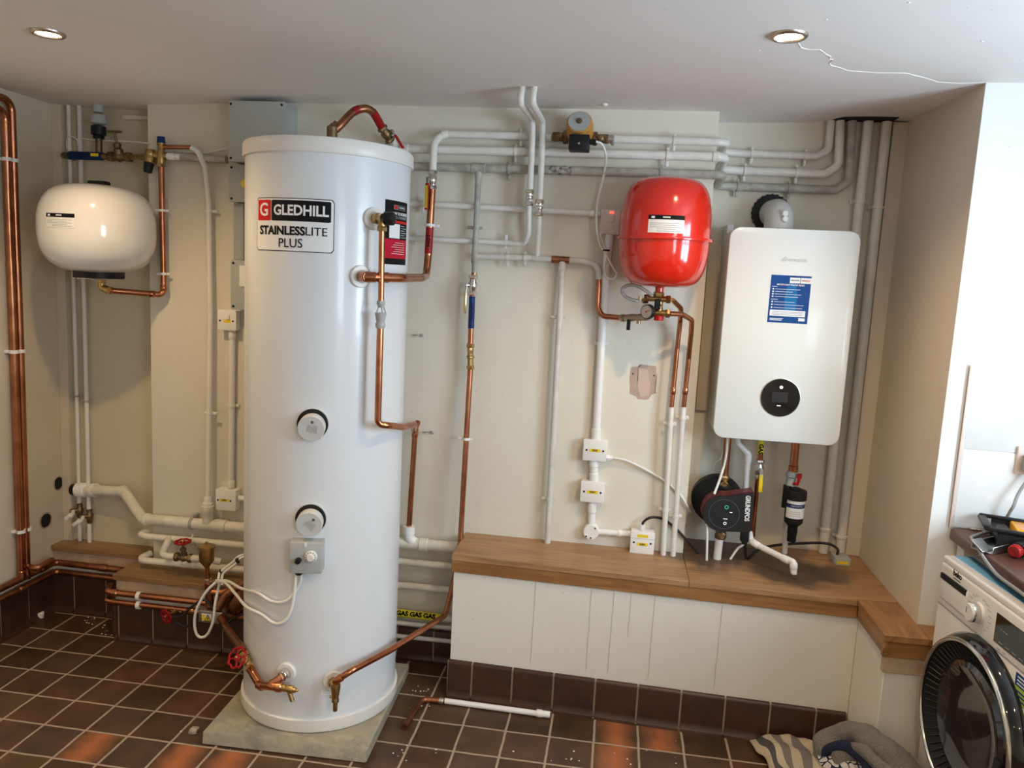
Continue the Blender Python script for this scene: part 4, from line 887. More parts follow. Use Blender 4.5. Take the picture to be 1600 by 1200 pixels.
# inlet control group
yg = -.035; pg = PY(235, 243, yg)
ig = thing('inlet_control_valve', 'brass inlet control valve with black cap and blue top left of the grey boxes', 'valve', pg)
bm = NB(); a0 = V((p.x+.05, yr, ZR)); sweep(bm, [a0, PY(222, 245, .0), pg], .0125, 16)
lathe(bm, [(.018, -.012), (.021, 0), (.021, .012), (.017, .020), (.019, .024)], pg, (0, 0, 1), 16)
cdn = V((-.12, -.12, -1)).normalized(); lathe(bm, [(.021, 0), (.023, .01), (.023, .028), (.019, .032)], pg, cdn, 20)
p2 = PY(252, 243, yg); sweep(bm, [pg, p2], .0145, 16); lathe(bm, [(.016, -.034), (.018, -.02), (.018, .012), (.014, .018), (.014, .040), (.017, .042), (.017, .048)], p2, (0, 0, 1), 16)
cyl(bm, p2, p2+V((.028, 0, -.002)), .0145, 16); hexn(bm, p2+V((0, 0, -.046)), (0, 0, 1), .0175, .014); obj('body', bm, M_BRASS, ig)
bm = NB(); lathe(bm, [(.019, .030), (.020, .034), (.017, .068), (.014, .070), (0, .070)], pg, cdn, 16); obj('black_cap', bm, M_BLACK, ig, 'black adjusting cap')
bm = NB(); lathe(bm, [(.016, .046), (.017, .050), (.015, .074), (0, .075)], p2, (0, 0, 1), 8); obj('blue_cap', bm, M_DBLUE if 0 else M_BLUE, ig, 'dark blue cap')
bm = NB(); a = p2+V((.026, 0, -.002)); lathe(bm, [(.013, 0), (.015, .004), (.015, .03), (.012, .034), (.014, .038), (.013, .058)], a, (1, 0, -.03), 14); obj('ptfe_joint', bm, M_PVC, ig, 'white taped joint')
pipe('copper_pipe', 'short horizontal copper pipe from the inlet valve to the white curved pipe', [p2+V((.006, 0, .034)), PY(299, 230, -.05)], .0085, M_COPPER, 0)
# down pipe to the vessel
ve = PY(159, 437, -.19); e1 = V((PY(256, 458, yg).x, yg, PY(256, 461, yg).z)); e2 = V((ve.x, -.19, PY(164, 453, -.19).z))
pipe('copper_pipe', 'copper pipe dropping from the inlet valve and turning left under the white vessel', [p2+V((0, 0, -.04)), V((e1.x, yg, e1.z)), e2, V((ve.x, -.19, ve.z+.004))], .0118, M_COPPER, .022, clips=[PY(255, 329, yg), PY(258, 428, yg)], cmat=M_PVC, joints=[(e1+V((0, 0, .03)), .02), (e1+V((-.035, -.03, 0)), .02), (e2+V((.035, 0, 0)), .02)], gap=.02)
# white vessel
vc = V((-1.552, -.190, 0)); zt_, zb2 = PY(150, 289, -.19).z, PY(150, 426, -.19).z; VH = zt_-zb2; VR = .212
wv = thing('expansion_vessel', 'white round expansion vessel in the left alcove', 'expansion vessel', V((vc.x, vc.y, zb2)))
prof = []
for k in range(33):
    a = -math.pi/2+math.pi*k/32; c, s = math.cos(a), math.sin(a); ex = .55
    prof.append((VR*abs(c)**ex, VH/2+VH/2*(1 if s > 0 else -1)*abs(s)**.80))
bm = NB(); lathe(bm, prof, V((vc.x, vc.y, zb2)), (0, 0, 1), 64); obj('shell', bm, M_WVES, wv, sharp=60)
bm = NB(); box(bm, (vc.x-.035, vc.y-.015, zt_-.01), (vc.x+.040, vc.y+.030, zt_+.016), .007, 2); box(bm, (vc.x-.03, vc.y+.02, zt_-.05), (vc.x+.03, AL-.002, zt_-.03), .003); obj('wall_bracket', bm, M_BLACK, wv)
bm = NB(); lathe(bm, [(.092, -.020), (.093, .016), (.08, .02)], V((vc.x, vc.y, zb2)), (0, 0, 1), 40); obj('base_ring', bm, M_BLACK, wv, 'black base ring')
bm = NB(); lathe(bm, [(.085, -.024), (.086, -.021), (.0, -.020)], V((vc.x, vc.y, zb2)), (0, 0, 1), 40); cyl(bm, V((vc.x+.00, vc.y, zb2-.03)), V((vc.x, vc.y, zb2-.02)), .014, 16)
for k in range(5): a = k*1.257; cyl(bm, V((vc.x+.07*math.cos(a), vc.y+.07*math.sin(a), zb2-.028)), V((vc.x+.07*math.cos(a), vc.y+.07*math.sin(a), zb2-.02)), .006, 6)
obj('flange', bm, M_STEEL, wv)
bm = NB(); hexn(bm, V((ve.x, -.19, ve.z-.012)), (0, 0, 1), .018, .018); lathe(bm, [(.016, 0), (.015, .02), (.012, .03)], V((ve.x, -.19, ve.z+.004)), (0, 0, 1), 16); sweep(bm, smooth([V((ve.x, -.19, ve.z-.01)), V((ve.x+.002, -.19, ve.z-.03)), e2+V((.03, 0, 0))], 5), .0145, 14)
obj('union_elbow', bm, M_BRASS, wv, 'brass elbow')
def vlabel(t, c, R, deg0, deg1, z0, z1, bandfrac=.28, wv_z=None, Rf=None):
    def P_(d, z, off): a = math.radians(d); r = (Rf(z) if Rf else R)+off; return V((c.x+r*math.cos(a), c.y+r*math.sin(a), z))
    def patch(nm, a0, a1, q0, q1, off, mt, lab=None):
        bm = NB(); n = 16; nz = 6; G = [[bm.verts.new(P_(a0+(a1-a0)*i/n, q0+(q1-q0)*k/nz, off)) for k in range(nz+1)] for i in range(n+1)]
        for i in range(n):
            for k in range(nz): bm.faces.new([G[i][k], G[i+1][k], G[i+1][k+1], G[i][k+1]])
        return obj(nm, bm, mt, t, lab)
    patch('label_sheet', deg0, deg1, z0, z1, .0008, M_LABW, 'white data label'); zb3 = z1-(z1-z0)*bandfrac
    patch('label_band', deg0, deg1, zb3, z1, .0014, M_LABK, 'black band')
    dw = deg1-deg0
    for i in range(5): patch('label_print', deg0+dw*(.25 if i < 2 else .05), deg1-dw*(.08+.15*(i % 2)), z0+(z1-z0)*(.08+i*.11), z0+(z1-z0)*(.115+i*.11), .0013, M_GREYPL)
    patch('label_print', deg0+dw*.4, deg0+dw*.6, (zb3+z1)/2-.002, (zb3+z1)/2+.002, .0018, M_LABW)
    # small bull-head style mark in the band
    patch('label_mark', deg0+dw*.08, deg0+dw*.18, (zb3+z1)/2-.004, (zb3+z1)/2+.003, .0018, M_LABW)
def Rwv(z):
    s = (z-zb2-VH/2)/(VH/2); s = max(-.999, min(.999, s)); sn = abs(s)**(1/.8); return VR*math.cos(math.asin(sn))**.55
lz0, lz1 = PY(105, 356, -.38).z, PY(105, 334, -.38).z
vlabel(wv, vc, VR, -96, -81, lz0, lz1, Rf=Rwv) if 0 else None
dcam = math.degrees(math.atan2(CY-vc.y, CX-vc.x))
vlabel(wv, vc, VR, dcam-53, dcam-21, lz0, lz1, Rf=Rwv)
# black connector at the ceiling
p = PY(154, 205, .08); t = thing('pipe_connector', 'dark old pipe connector coming down from the ceiling above the white vessel', 'fitting', p)
bm = NB(); zz = lambda py: PY(154, py, .08).z
cyl(bm, V((p.x, .08, zz(176))), V((p.x, .08, H+.01)), .021, 20); lathe(bm, [(.024, 0), (.034, .006), (.034, .030), (.030, .038)], V((p.x, .08, zz(195))), (0, 0, 1), 24); obj('grey_socket', bm, M_GREYPL, t)
bm = NB(); lathe(bm, [(.020, 0), (.024, .008), (.022, .014), (.030, .016), (.030, .050), (.026, .052)], V((p.x, .08, zz(217))), (0, 0, 1), 10); obj('black_nut', bm, M_BLACK, t)
bm = NB(); cyl(bm, V((p.x, .08, ZR)), V((p.x, .08, zz(215))), .014, 16); obj('tail', bm, M_OLDBR, t)
cable('white_cable', 'thin white cable strung along the wall near the ceiling left of the grey boxes', [PY(105, 233, .13), PY(104, 222, .13), PY(109, 213, .12), PY(120, 218, .12), PY(123, 229, .12), PY(126, 217, .12), PY(150, 219, .11), PY(200, 221, .05), PY(236, 224, -.01)], .003, M_CABW)
cable('white_cable', 'thin white cables fixed along the grey pipe beside the large grey box', [PY(250, 222, -.01), PY(280, 236, -.01), PY(300, 238, -.012), PY(320, 240, -.012), PY(345, 234, -.01), PY(356, 233, -.01)], .003, M_CABW)
# holes in the left wall
for k, (px, py, s) in enumerate(((91, 755, .030), (71, 813, .034))):
    q = PX(px, py, XL); t = thing('wall_hole', ('upper' if k == 0 else 'lower') + ' round dark hole broken through the left wall', 'hole', q)
    bm = NB(); lathe(bm, [(s*1.12, -.001), (s*1.12, .002), (s*.95, .003), (s*.94, .0)], q, (1, 0, 0), 20); 
    for v in bm.verts: v.co += V((0, random.uniform(-.002, .002), random.uniform(-.002, .002)))
    obj('rim', bm, M_BRICKD, t); bm = NB(); lathe(bm, [(s*.95, .0005), (s*.95, .0015), (0, .0015)], q, (1, 0, 0), 24); obj('dark_opening', bm, M_HOLE, t)
# horizontal rail in alcove near ceiling
bm = NB(); a, b = PY(193, 181, .14), PY(231, 185, .14); box(bm, (a.x, .13, b.z-.008), (CL, .15, a.z+.002), .002); obj('wall_batten', bm, M_WALL, None, 'short painted batten on the alcove wall near the ceiling', 'batten')

# =================================================================== GREY BOXES
def ebox(label, x0, x1, z0, z1, y, mt, name='adaptable_box', screws=True, cat='electrical box', bev=.004, lid=True, sm=None):
    t = thing(name, label, cat, ((x0+x1)/2, 0, z0)); bm = NB(); box(bm, (x0+.002, -y+.010, z0+.002), (x1-.002, -.0005, z1-.002), bev*.6, 2); obj('case', bm, mt, t)
    bm = NB(); box(bm, (x0, -y, z0), (x1, -y+.0098, z1), bev, 2); obj('cover', bm, mt, t)
    if screws:
        for sx in (x0+.013, x1-.013):
            for sz in (z0+.013, z1-.013): bm = NB(); cyl(bm, (sx, -y-.0015, sz), (sx, -y+.002, sz), .005, 12); obj('screw', bm, sm or M_BLACK, t, 'dark screw')
    return t
ebox('large grey electrical box near the ceiling behind the cylinder', -1.045, -.812, 2.015, H-.022, .12, M_BOXG)
t = ebox('middle grey electrical box with a yellow mark behind the cylinder', -1.063, -.88, 1.864, 2.010, .08, M_BOXG)
bm = NB(); q = PY(379, 287, -.082); lathe(bm, [(.016, 0), (.016, .004), (0, .004)], q+V((.01, 0, 0)), (0, -1, 0), 20); obj('yellow_mark', bm, M_YEL, t, 'yellow disc')
t = ebox('lower grey electrical box above the white fused switch', -1.055, -.88, 1.437, 1.636, .08, M_BOXG)
bm = NB(); box(bm, (-1.015, -.085, 1.53), (-.90, -.0795, 1.615), .003); obj('white_cover', bm, M_PVC, t, 'white cover plate')
bm = NB(); a = PY(372, 320, -.03); box(bm, (a.x-.012, -.045, 1.637), (a.x+.03, -.001, 1.863), .002); obj('grey_trunking', bm, M_BOXG, None, 'grey trunking between the middle and lower grey boxes', 'trunking')
# fused switch
def voltlabel(t, x, y, z, body, w=.040, h=.012, size=.010):
    bm = NB(); box(bm, (x-w/2, y-.0006, z-h/2), (x+w/2, y, z+h/2), .0002, 1); obj('yellow_label', bm, M_YEL, t, 'yellow label')
    if body: obj('label_letters', text_bm(body, size, mtx=frame((x, y-.0009, z), (1, 0, 0), (0, 0, 1), (0, -1, 0)), bold=.0003), M_LABK, t)
t = ebox('white fused switch with a yellow sticker left of the cylinder', -1.129, -1.048, 1.347, 1.431, .045, M_PVC, 'fused_switch', False, 'switch', .003)
bm = NB(); box(bm, (-1.090, -.050, 1.392), (-1.076, -.0448, 1.412), .002); obj('rocker', bm, M_PVC, t)
for sx in (-1.118, -1.062): bm = NB(); cyl(bm, (sx, -.0465, 1.386), (sx, -.044, 1.386), .004, 10); obj('screw', bm, M_BLACK, t)
bm = NB(); box(bm, (-1.103, -.0456, 1.378), (-1.071, -.045, 1.392), .0002); obj('yellow_label', bm, M_YEL, t, 'yellow sticker')
jb = ebox('white junction box with a yellow label low on the wall left of the cylinder', -1.137, -1.046, .580, .672, .050, M_PVC, 'junction_box', False, 'junction box', .003)
for sx in (-1.126, -1.070): bm = NB(); cyl(bm, (sx, -.0515, .624), (sx, -.049, .624), .004, 10); obj('screw', bm, M_BLACK, jb)
voltlabel(jb, -1.098, -.0502, .625, '230V')
bm = NB(); cyl(bm, (-1.046, -.025, .632), (-1.015, -.025, .632), .012, 16); obj('side_gland', bm, M_PVC, jb)
xc = PY(364, 640, -.02).x
pipe('conduit', 'white conduit between the fused switch and junction box left of the cylinder', [V((PY(363, 520, -.02).x, -.020, 1.346)), V((PY(361, 764, -.02).x, -.020, .673))], .0125, M_COND, 0, clips=[PY(362, 634, -.02)], cstyle=1, joints=[(PY(363, 524, -.02), .025), (PY(361, 756, -.02), .03)], cat='conduit')

# =================================================================== ORANGE PUMP
pc = PY(907, 214, -.032); ax = V((-.02, -1, .42)).normalized()
pu = thing('circulator_pump', 'old orange circulator pump near the ceiling', 'pump', pc)
bm = NB(); lathe(bm, [(.030, -.01), (.040, 0), (.045, .012), (.045, .022), (.036, .030)], pc, ax, 28); obj('volute', bm, M_ORANGE, pu)
hd = pc+ax*.030
bm = NB(); lathe(bm, [(.046, -.02), (.050, .0), (.050, .040), (.047, .062), (.043, .068), (.036, .069)], hd, ax, 32); obj('motor_housing', bm, M_ORANGE, pu)
bm = NB(); lathe(bm, [(.040, .068), (.040, .071), (.010, .071)], hd, ax, 32); obj('nameplate', bm, M_GREYPL, pu, 'grey round nameplate')
bm = NB(); lathe(bm, [(.011, .070), (.010, .077), (.007, .078), (0, .078)], hd, ax, 20); obj('vent_screw', bm, M_OLDBR, pu)
q = PY(905, 223, -.15); bm = NB(); box(bm, (q.x-.037, q.y-.012, q.z-.028), (q.x+.037, q.y+.05, q.z+.028), .004, 2); obj('terminal_box', bm, M_BLACK, pu, 'black terminal box')
bm = NB(); cyl(bm, (q.x, q.y-.0135, q.z-.004), (q.x, q.y-.011, q.z-.004), .004, 12); obj('screw', bm, M_STEEL, pu)
bm = NB(); cyl(bm, (q.x+.036, q.y+.01, q.z+.006), (q.x+.060, q.y+.01, q.z+.006), .010, 14, .002); obj('cable_gland', bm, M_BLACK, pu)
qm = PY(903, 207, -.09)
obj('scribble', text_bm('GND', .022, mtx=frame(hd+ax*.034+ax.cross(V((1, 0, 0)))*.048, (1, 0, 0), ax, ax.cross(V((1, 0, 0)))), wide=1.2), M_LABK, pu, 'black marker writing') if 0 else None
def pump_valve(label, p, sgn):
    t = thing('pump_valve', label, 'valve', p); bm = NB(); s = V((sgn, 0, 0)); p = V(p)
    lathe(bm, [(.022, -.030), (.026, -.026), (.026, -.014), (.022, -.010)], p, s, 8)
    lathe(bm, [(.016, -.012), (.016, .0), (.018, .01), (.014, .018)], p, s, 16); hexn(bm, p+s*.014, s, .0185, .016)
    lathe(bm, [(.012, 0), (.012, .024), (.008, .026), (.008, .030)], p, (0, -1, .05), 12); obj('body', bm, M_OLDBR, t)
pump_valve('old brass valve on the left side of the orange pump', PY(876, 214, -.032), -1); pump_valve('old brass valve on the right side of the orange pump', PY(938, 217, -.032), 1)
bm = NB(); cyl(bm, PY(948, 217, -.032), PY(960, 217.5, -.032), .0155, 16, .002); cyl(bm, PY(955, 217, -.032), PY(957, 226, -.045), .006, 10); obj('pump_union', bm, M_STEEL, None, 'shiny union right of the orange pump', 'fitting')
sw = PY(951, 346, -.045)
cable('white_cable', 'white cable looping from the orange pump down past the switch', [PY(930, 221, -.14), PY(941, 226, -.13), PY(947, 246, -.09), PY(943, 275, -.04), PY(934, 315, -.035), PY(932, 350, -.055), PY(937, 380, -.055), PY(944, 392, -.05), PY(958, 418, -.05), PY(964, 428, -.05), PY(958, 436, -.05), PY(948, 432, -.05), PY(945, 415, -.05), PY(948, 395, -.05), PY(940, 375, -.05), PY(938, 366, -.05), PY(944, 364, -.03)], .0042, M_CABW)
bm = NB(); lathe(bm, [(.012, -.003), (.012, .003)], PY(947, 391, -.05), (0, 0, 1), 12, sx=1.2, sy=.6); obj('cable_tie', bm, M_BLACK, None, 'black cable tie round the looped white cable', 'cable tie')
t = ebox('off-white fused switch with red light left of the red vessel', PY(938, 346, -.04).x, PY(969, 346, -.04).x, PY(950, 366, -.04).z, PY(950, 327, -.04).z, .040, M_PINKSW, 'fused_switch', False, 'switch', .003)
q = PY(956, 341, -.042); bm = NB(); box(bm, (q.x-.009, -.045, q.z-.015), (q.x+.009, -.040, q.z+.015), .002); obj('rocker', bm, M_PINKSW, t)
q = PY(956, 332, -.044); bm = NB(); box(bm, (q.x-.008, -.0455, q.z-.004), (q.x+.008, -.042, q.z+.004), .001); obj('neon', bm, mat('neon_red', (1, .12, .08), .4, emit=1.5), t, 'small red light')
q = PY(954, 355, -.042); bm = NB(); box(bm, (q.x-.014, -.042, q.z-.008), (q.x+.014, -.040, q.z+.008), .001); obj('fuse_carrier', bm, M_PINKSW, t)
# conduit down
cz = [PY(953, 366, -.02), PY(946, 430, -.02), PY(940, 535, -.02), PY(931, 687, -.02)]
pipe('conduit', 'white conduit from the fused switch down to the upper 230V box', cz, .0155, M_PVC, 0, clips=[PY(939, 537, -.02)], cstyle=1, joints=[(PY(932, 678, -.02), .04)], cat='conduit')
def jbox(label, px0, px1, py0, py1, y, labs, name='junction_box'):
    a = PY(px0, py0, -y); b = PY(px1, py1, -y)
    t = ebox(label, a.x, b.x, b.z, a.z, y, M_PVC, name, False, 'junction box', .003); zc = (a.z+b.z)/2
    for k, f in enumerate((.15, .85)): bm = NB(); sx = a.x+(b.x-a.x)*f; cyl(bm, (sx, -y-.0012, zc), (sx, -y+.002, zc), .004, 10); obj('screw', bm, M_BLACK, t)
    for dz, body in labs: voltlabel(t, (a.x+b.x)/2, -y-.0002, zc+dz, body, .042, .012, .0105)
    return t, a, b
j1, ja, jc = jbox('upper white 230V junction box on the chimney wall', 912, 947, 686, 722, .045, [(0, '230V')])
j2, ja2, jc2 = jbox('lower white 230V junction box below the first one', 908, 943, 751, 787, .045, [(0, '230V')])
pipe('conduit', 'short white conduit between the two 230V boxes', [V(((ja.x+jc.x)/2-.002, -.02, jc.z)), V(((ja2.x+jc2.x)/2+.003, -.02, ja2.z))], .0155, M_PVC, 0, cat='conduit', joints=[V(((ja.x+jc.x)/2-.002, -.02, jc.z-.012)), V(((ja2.x+jc2.x)/2+.003, -.02, ja2.z+.012))])
rb = PY(923.5, 831, -.03); t = thing('round_conduit_box', 'round white conduit box with three screws above the ledge', 'junction box', rb)
bm = NB(); lathe(bm, [(.031, 0), (.031, .034), (.029, .037), (0, .037)], V((rb.x, -.001, rb.z)), (0, -1, 0), 36); obj('body', bm, M_PVC, t)
for dx, dz in ((.015, .018), (-.018, -.018), (.0, -.023)): bm = NB(); cyl(bm, (rb.x+dx, -.0388, rb.z+dz), (rb.x+dx, -.036, rb.z+dz), .0035, 10); obj('screw', bm, M_BLACK, t)
pipe('conduit', 'short white conduit from the lower 230V box to the round box', [V((PY(925, 786, -.02).x, -.02, jc2.z)), V((rb.x, -.02, rb.z+.025))], .0145, M_PVC, 0, cat='conduit', joints=[(V((PY(924.5, 800, -.02).x, -.02, jc2.z-.03)), .03)])
j3, ja3, jc3 = jbox('white 230V junction box standing on the ledge with a black cable', 986, 1021, 829, 868, .055, [(.028, ''), (-.006, '230V')])
bm = NB(); box(bm, (ja3.x, -.0556, ja3.z-.030), (jc3.x, -.0548, ja3.z-.029)); obj('lid_line', bm, M_GREYP, j3)
bm = NB(); q = PY(1003, 824, -.03); cyl(bm, (q.x, -.03, ja3.z-.002), (q.x, -.03, ja3.z+.022), .012, 12, .002); obj('cable_gland', bm, M_COND, j3)
pipe('conduit', 'short horizontal white conduit from the round box to the box on the ledge', [V((rb.x+.025, -.02, rb.z)), V((ja3.x+.004, -.02, PY(984, 834, -.02).z))], .0125, M_PVC, 0, cat='conduit', joints=[(PY(968, 834, -.02), .012)])
cable('black_cable', 'black cable arching from the ledge junction box down behind the pump', [V((q.x, -.03, ja3.z+.01)), PY(1006, 815, -.035), PY(1018, 808.5, -.04), PY(1036, 811, -.012), PY(1056, 826, -.012), PY(1072, 843, -.01), PY(1092, 866, .01)], .0052, M_CABK)
cable('white_cable', 'white cable drooping from the upper 230V box towards the boiler alcove', [V((jc.x, -.02, PY(950, 715, -.02).z)), PY(962, 716, -.025), PY(985, 722, -.02), PY(1030, 746, -.008), PY(1055, 765, -.008), PY(1068, 780, -.015), PY(1074, 792, -.01), PY(1078, 800, .04)], .0048, M_CABW)
bm = NB(); a = V((jc.x, -.02, PY(950, 715, -.02).z)); hexn(bm, a, (1, 0, 0), .013, .012); lathe(bm, [(.009, .01), (.009, .022), (.006, .028)], a, (1, 0, 0), 12); obj('cable_gland', bm, M_PVC, j1)

# =================================================================== RED VESSEL
rc_ = V((.648, -.185, 0)); rz1, rz0 = PY(1040, 279, -.185).z, PY(1035, 449, -.185).z; RH = rz1-rz0; RR = .160
rv_ = thing('expansion_vessel', 'glossy red expansion vessel left of the boiler', 'expansion vessel', V((rc_.x, rc_.y, rz0)))
prof = []
for k in range(49):
    a = -math.pi/2+math.pi*k/48; c, s = math.cos(a), math.sin(a)
    prof.append((RR*abs(c)**.38, RH/2+RH/2*(1 if s > 0 else -1)*abs(s)**.78))
bm = NB(); lathe(bm, prof, V((rc_.x, rc_.y, rz0)), (0, 0, 1), 72); obj('shell', bm, M_RED, rv_, sharp=60)
zs = PY(1040, 371, -.34).z; bm = NB(); lathe(bm, [(RR-.004, -.007), (RR+.009, -.005), (RR+.0105, 0), (RR+.009, .005), (RR-.004, .007)], V((rc_.x, rc_.y, zs)), (0, 0, 1), 72); obj('seam', bm, M_RED, rv_)
bm = NB(); lathe(bm, [(.030, .004), (.016, -.006), (.0145, -.030)], V((rc_.x-.004, rc_.y, rz0+.004)), (0, 0, 1), 24); obj('neck', bm, M_RED, rv_)
def Rrv(z):
    s = (z-rz0-RH/2)/(RH/2); s = max(-.999, min(.999, s)); return RR*math.cos(math.asin(abs(s)**(1/.78)))**.38
dcam = math.degrees(math.atan2(CY-rc_.y, CX-rc_.x))
vlabel(rv_, rc_, RR, dcam-21, dcam+23, PY(1040, 364, -.34).z, PY(1040, 336, -.34).z, .25, Rf=Rrv)
bm = NB(); q = PY(1036, 276, -.1); box(bm, (q.x-.05, -.02, rz1-.10), (q.x+.05, -.001, rz1+.010), .002); box(bm, (q.x-.016, -.10, rz1-.002), (q.x+.02, -.005, rz1+.008), .002); obj('wall_bracket', bm, M_STEEL, rv_)
# manifold below it
mx_ = rc_.x-.004; my_ = rc_.y
def MZ(py): return PY(1029, py, my_).z
mf = thing('vessel_manifold', 'brass fittings with pressure gauge and red cap hanging under the red vessel', 'valve', V((mx_, my_, MZ(500))))
ctr = lambda py: V((PY(1029, py, my_).x, my_, MZ(py)))
bm = NB(); hexn(bm, ctr(464), (0, 0, 1), .019, .018); lathe(bm, [(.013, 0), (.013, .05)], ctr(486), (0, 0, 1), 16); hexn(bm, ctr(479), (0, 0, 1), .015, .010)
lathe(bm, [(.012, 0), (.014, .006), (.014, .030), (.011, .034)], ctr(494), (0, 0, 1), 14)
for (py, dx0, dx1, r) in ((467, -.05, .042, .011), (489, -.03, .040, .0115)):
    c = ctr(py); cyl(bm, c+V((dx0, 0, 0)), c+V((dx1, -.01, 0)), r, 16); hexn(bm, c+V((dx1-.016, -.01, 0)), (1, 0, 0), r*1.45, .016)
hexn(bm, ctr(467)+V((-.052, 0, 0)), (1, 0, 0), .016, .014)
obj('body', bm, M_BRASS, mf)
bm = NB(); box(bm, (-.011, -.010, -.022), (.011, .006, .016), .003, 1, frame(ctr(474)+V((-.004, -.014, 0)), (1, 0, .1), (0, 1, 0), (0, 0, 1))); obj('black_fitting', bm, M_BLACK, mf)
c = ctr(500); bm = NB(); lathe(bm, [(.017, -.002), (.0175, .014), (.013, .016)], c, (0, 0, 1), 8); obj('red_cap', bm, M_REDPL, mf, 'red relief cap')
gq = PY(1010, 487, my_-.035); gn = (CAM-gq); gn.z = -.1; gn = V((-.62, -.80, -.02)).normalized()
bm = NB(); lathe(bm, [(.020, -.022), (.026, -.018), (.026, 0), (.0245, .002), (.0235, .0)], gq, gn, 32); obj('gauge_case', bm, M_BLACK, mf, 'black gauge case')
bm = NB(); lathe(bm, [(.0232, -.001), (.0232, .0008), (0, .0008)], gq, gn, 32); obj('gauge_dial', bm, M_GAUGE, mf, 'grey gauge dial')
bm = NB(); gu, gw, _ = basis(gn); cyl(bm, gq+gn*.0012, gq+gn*.0012+gu*.015+gw*.006, .0009, 6); cyl(bm, gq+gn*.0008, gq+gn*.003, .003, 10); obj('gauge_needle', bm, M_REDPL, mf)
cyl_b = NB(); cyl(cyl_b, gq-gn*.02, ctr(489)+V((-.015, 0, 0)), .008, 10); obj('gauge_stem', cyl_b, M_BRASS, mf)
# filling valve
a, b = PY(971, 497, -.055), PY(1016, 495, -.16); fv = thing('filling_valve', 'dull brass filling valve with a black lever left of the pressure gauge', 'valve', (a+b)/2)
bm = NB(); ax = (b-a).normalized(); L = (b-a).length; hexn(bm, a, ax, .016, .018); lathe(bm, [(.011, .01), (.0125, .03), (.015, L*.4), (.012, L*.55), (.014, L*.7), (.011, L*.95)], a, ax, 10); hexn(bm, b-ax*.03, ax, .016, .016); c = a+ax*L*.62; cyl(bm, c, c+V((0, -.002, -.024)), .008, 10); obj('body', bm, mat('dull_brass', (.42, .33, .24), .4, 1), fv)
bm = NB(); c = a+ax*L*.28; box(bm, (c.x-.008, c.y-.016, c.z-.046), (c.x+.006, c.y-.006, c.z-.006), .002); obj('black_lever', bm, M_BLACK, fv, 'black lever')
cable('braided_hose', 'braided silver filling hose looped under the red vessel', [PY(1023, 466, my_+.01), PY(1010, 455, my_-.03), PY(993, 446, my_-.02), PY(978, 447, my_), PY(972, 454, my_+.01), PY(977, 463, my_), PY(990, 469, my_-.01), PY(1004, 470, my_-.01), PY(1013, 467, my_)], .0065, M_CABLEGL, 'hose')
bm = NB(); q = PY(1004, 470, my_-.01); hexn(bm, q, (1, 0, .1), .0115, .02); box(bm, (q.x-.016, q.y-.006, q.z-.004), (q.x-.006, q.y+.002, q.z+.016), .001); obj('hose_nut', bm, M_BRASS, mf)
# two copper + white pipes down
ye = -.045
c1_ = ctr(467)+V((.040, -.01, 0)); c2_ = ctr(489)+V((.038, -.01, 0))
pipe('copper_pipe', 'inner copper pipe bending down from the red vessel fittings', [c1_, PY(1051, 469, my_+.03), PY(1064, 482, -.10), PY(1063, 500, ye-.01), PY(1058, 545, ye), PY(1049, 637, ye)], .0092, M_COPPER, .03, joints=[(PY(1051, 611, ye), .02)])
pipe('copper_pipe', 'outer copper pipe bending down from the red vessel fittings', [c2_, PY(1066, 491, my_+.02), PY(1081, 500, -.12), PY(1080, 520, ye-.03), PY(1076, 560, ye-.005), PY(1068, 637, ye)], .0092, M_COPPER, .03, joints=[(PY(1070, 611, ye), .02)])
pipe('white_pipe', 'inner white upright pipe between the red vessel and ledge', [PY(1049, 636, ye), PY(1036, 868, ye)], .0105, M_PINT, 0, clips=[PY(1047, 663, ye), PY(1038, 797, ye)], cmat=M_COND, cstyle=1, gap=.02)
pipe('white_pipe', 'outer white upright pipe at the chimney edge', [PY(1068, 636, ye), PY(1051, 874, ye)], .0105, M_PINT, 0, clips=[PY(1066, 653, ye), PY(1054, 807, ye)], cmat=M_COND, cstyle=1, gap=.02)
# torn plaster patch
t = thing('plaster_patch', 'torn pinkish patch of bare wall under the red vessel', 'wall patch', PY(1005, 620, 0))
def blob(pts, y, nm, mt, sub=4, j=.6):
    out = []
    for i, (x, y_) in enumerate(pts):
        x2, y2 = pts[(i+1) % len(pts)]
        for k in range(sub): out.append((x+(x2-x)*k/sub+random.uniform(-j, j), y_+(y2-y_)*k/sub+random.uniform(-j, j)))
    bm = NB(); f = [bm.verts.new(PY(a, b, y)) for a, b in out]; g2 = [bm.verts.new(V((v.co.x, 0, v.co.z))) for v in f]; bm.faces.new(f)
    for k in range(len(f)): bm.faces.new([f[k], f[(k+1) % len(f)], g2[(k+1) % len(f)], g2[k]])
    bmesh.ops.triangulate(bm, faces=[f_ for f_ in bm.faces if len(f_.verts) > 4]); obj(nm, bm, mt, t)
M_PATCH = mat('torn_paper', (.58, .42, .34), .9, var=.15, vscale=30)
blob([(986, 574), (1000, 573), (1001, 569), (1012, 571), (1025, 571), (1026, 590), (1024, 612), (1026, 614), (1017, 618), (1013, 624), (998, 624), (993, 618), (985, 616), (984, 595)], -.0012, 'torn_paper', M_PATCH)
blob([(998, 575), (1012, 578), (1016, 600), (1014, 618), (1000, 620), (996, 600)], -.0022, 'torn_layer', mat('torn_paper_light', (.66, .50, .41), .9))
for (px, py) in ((989, 584), (1022, 587)): bm = NB(); cyl(bm, PY(px, py, -.003), PY(px, py, -.001), .003, 10); obj('screw_hole', bm, M_HOLE, t)

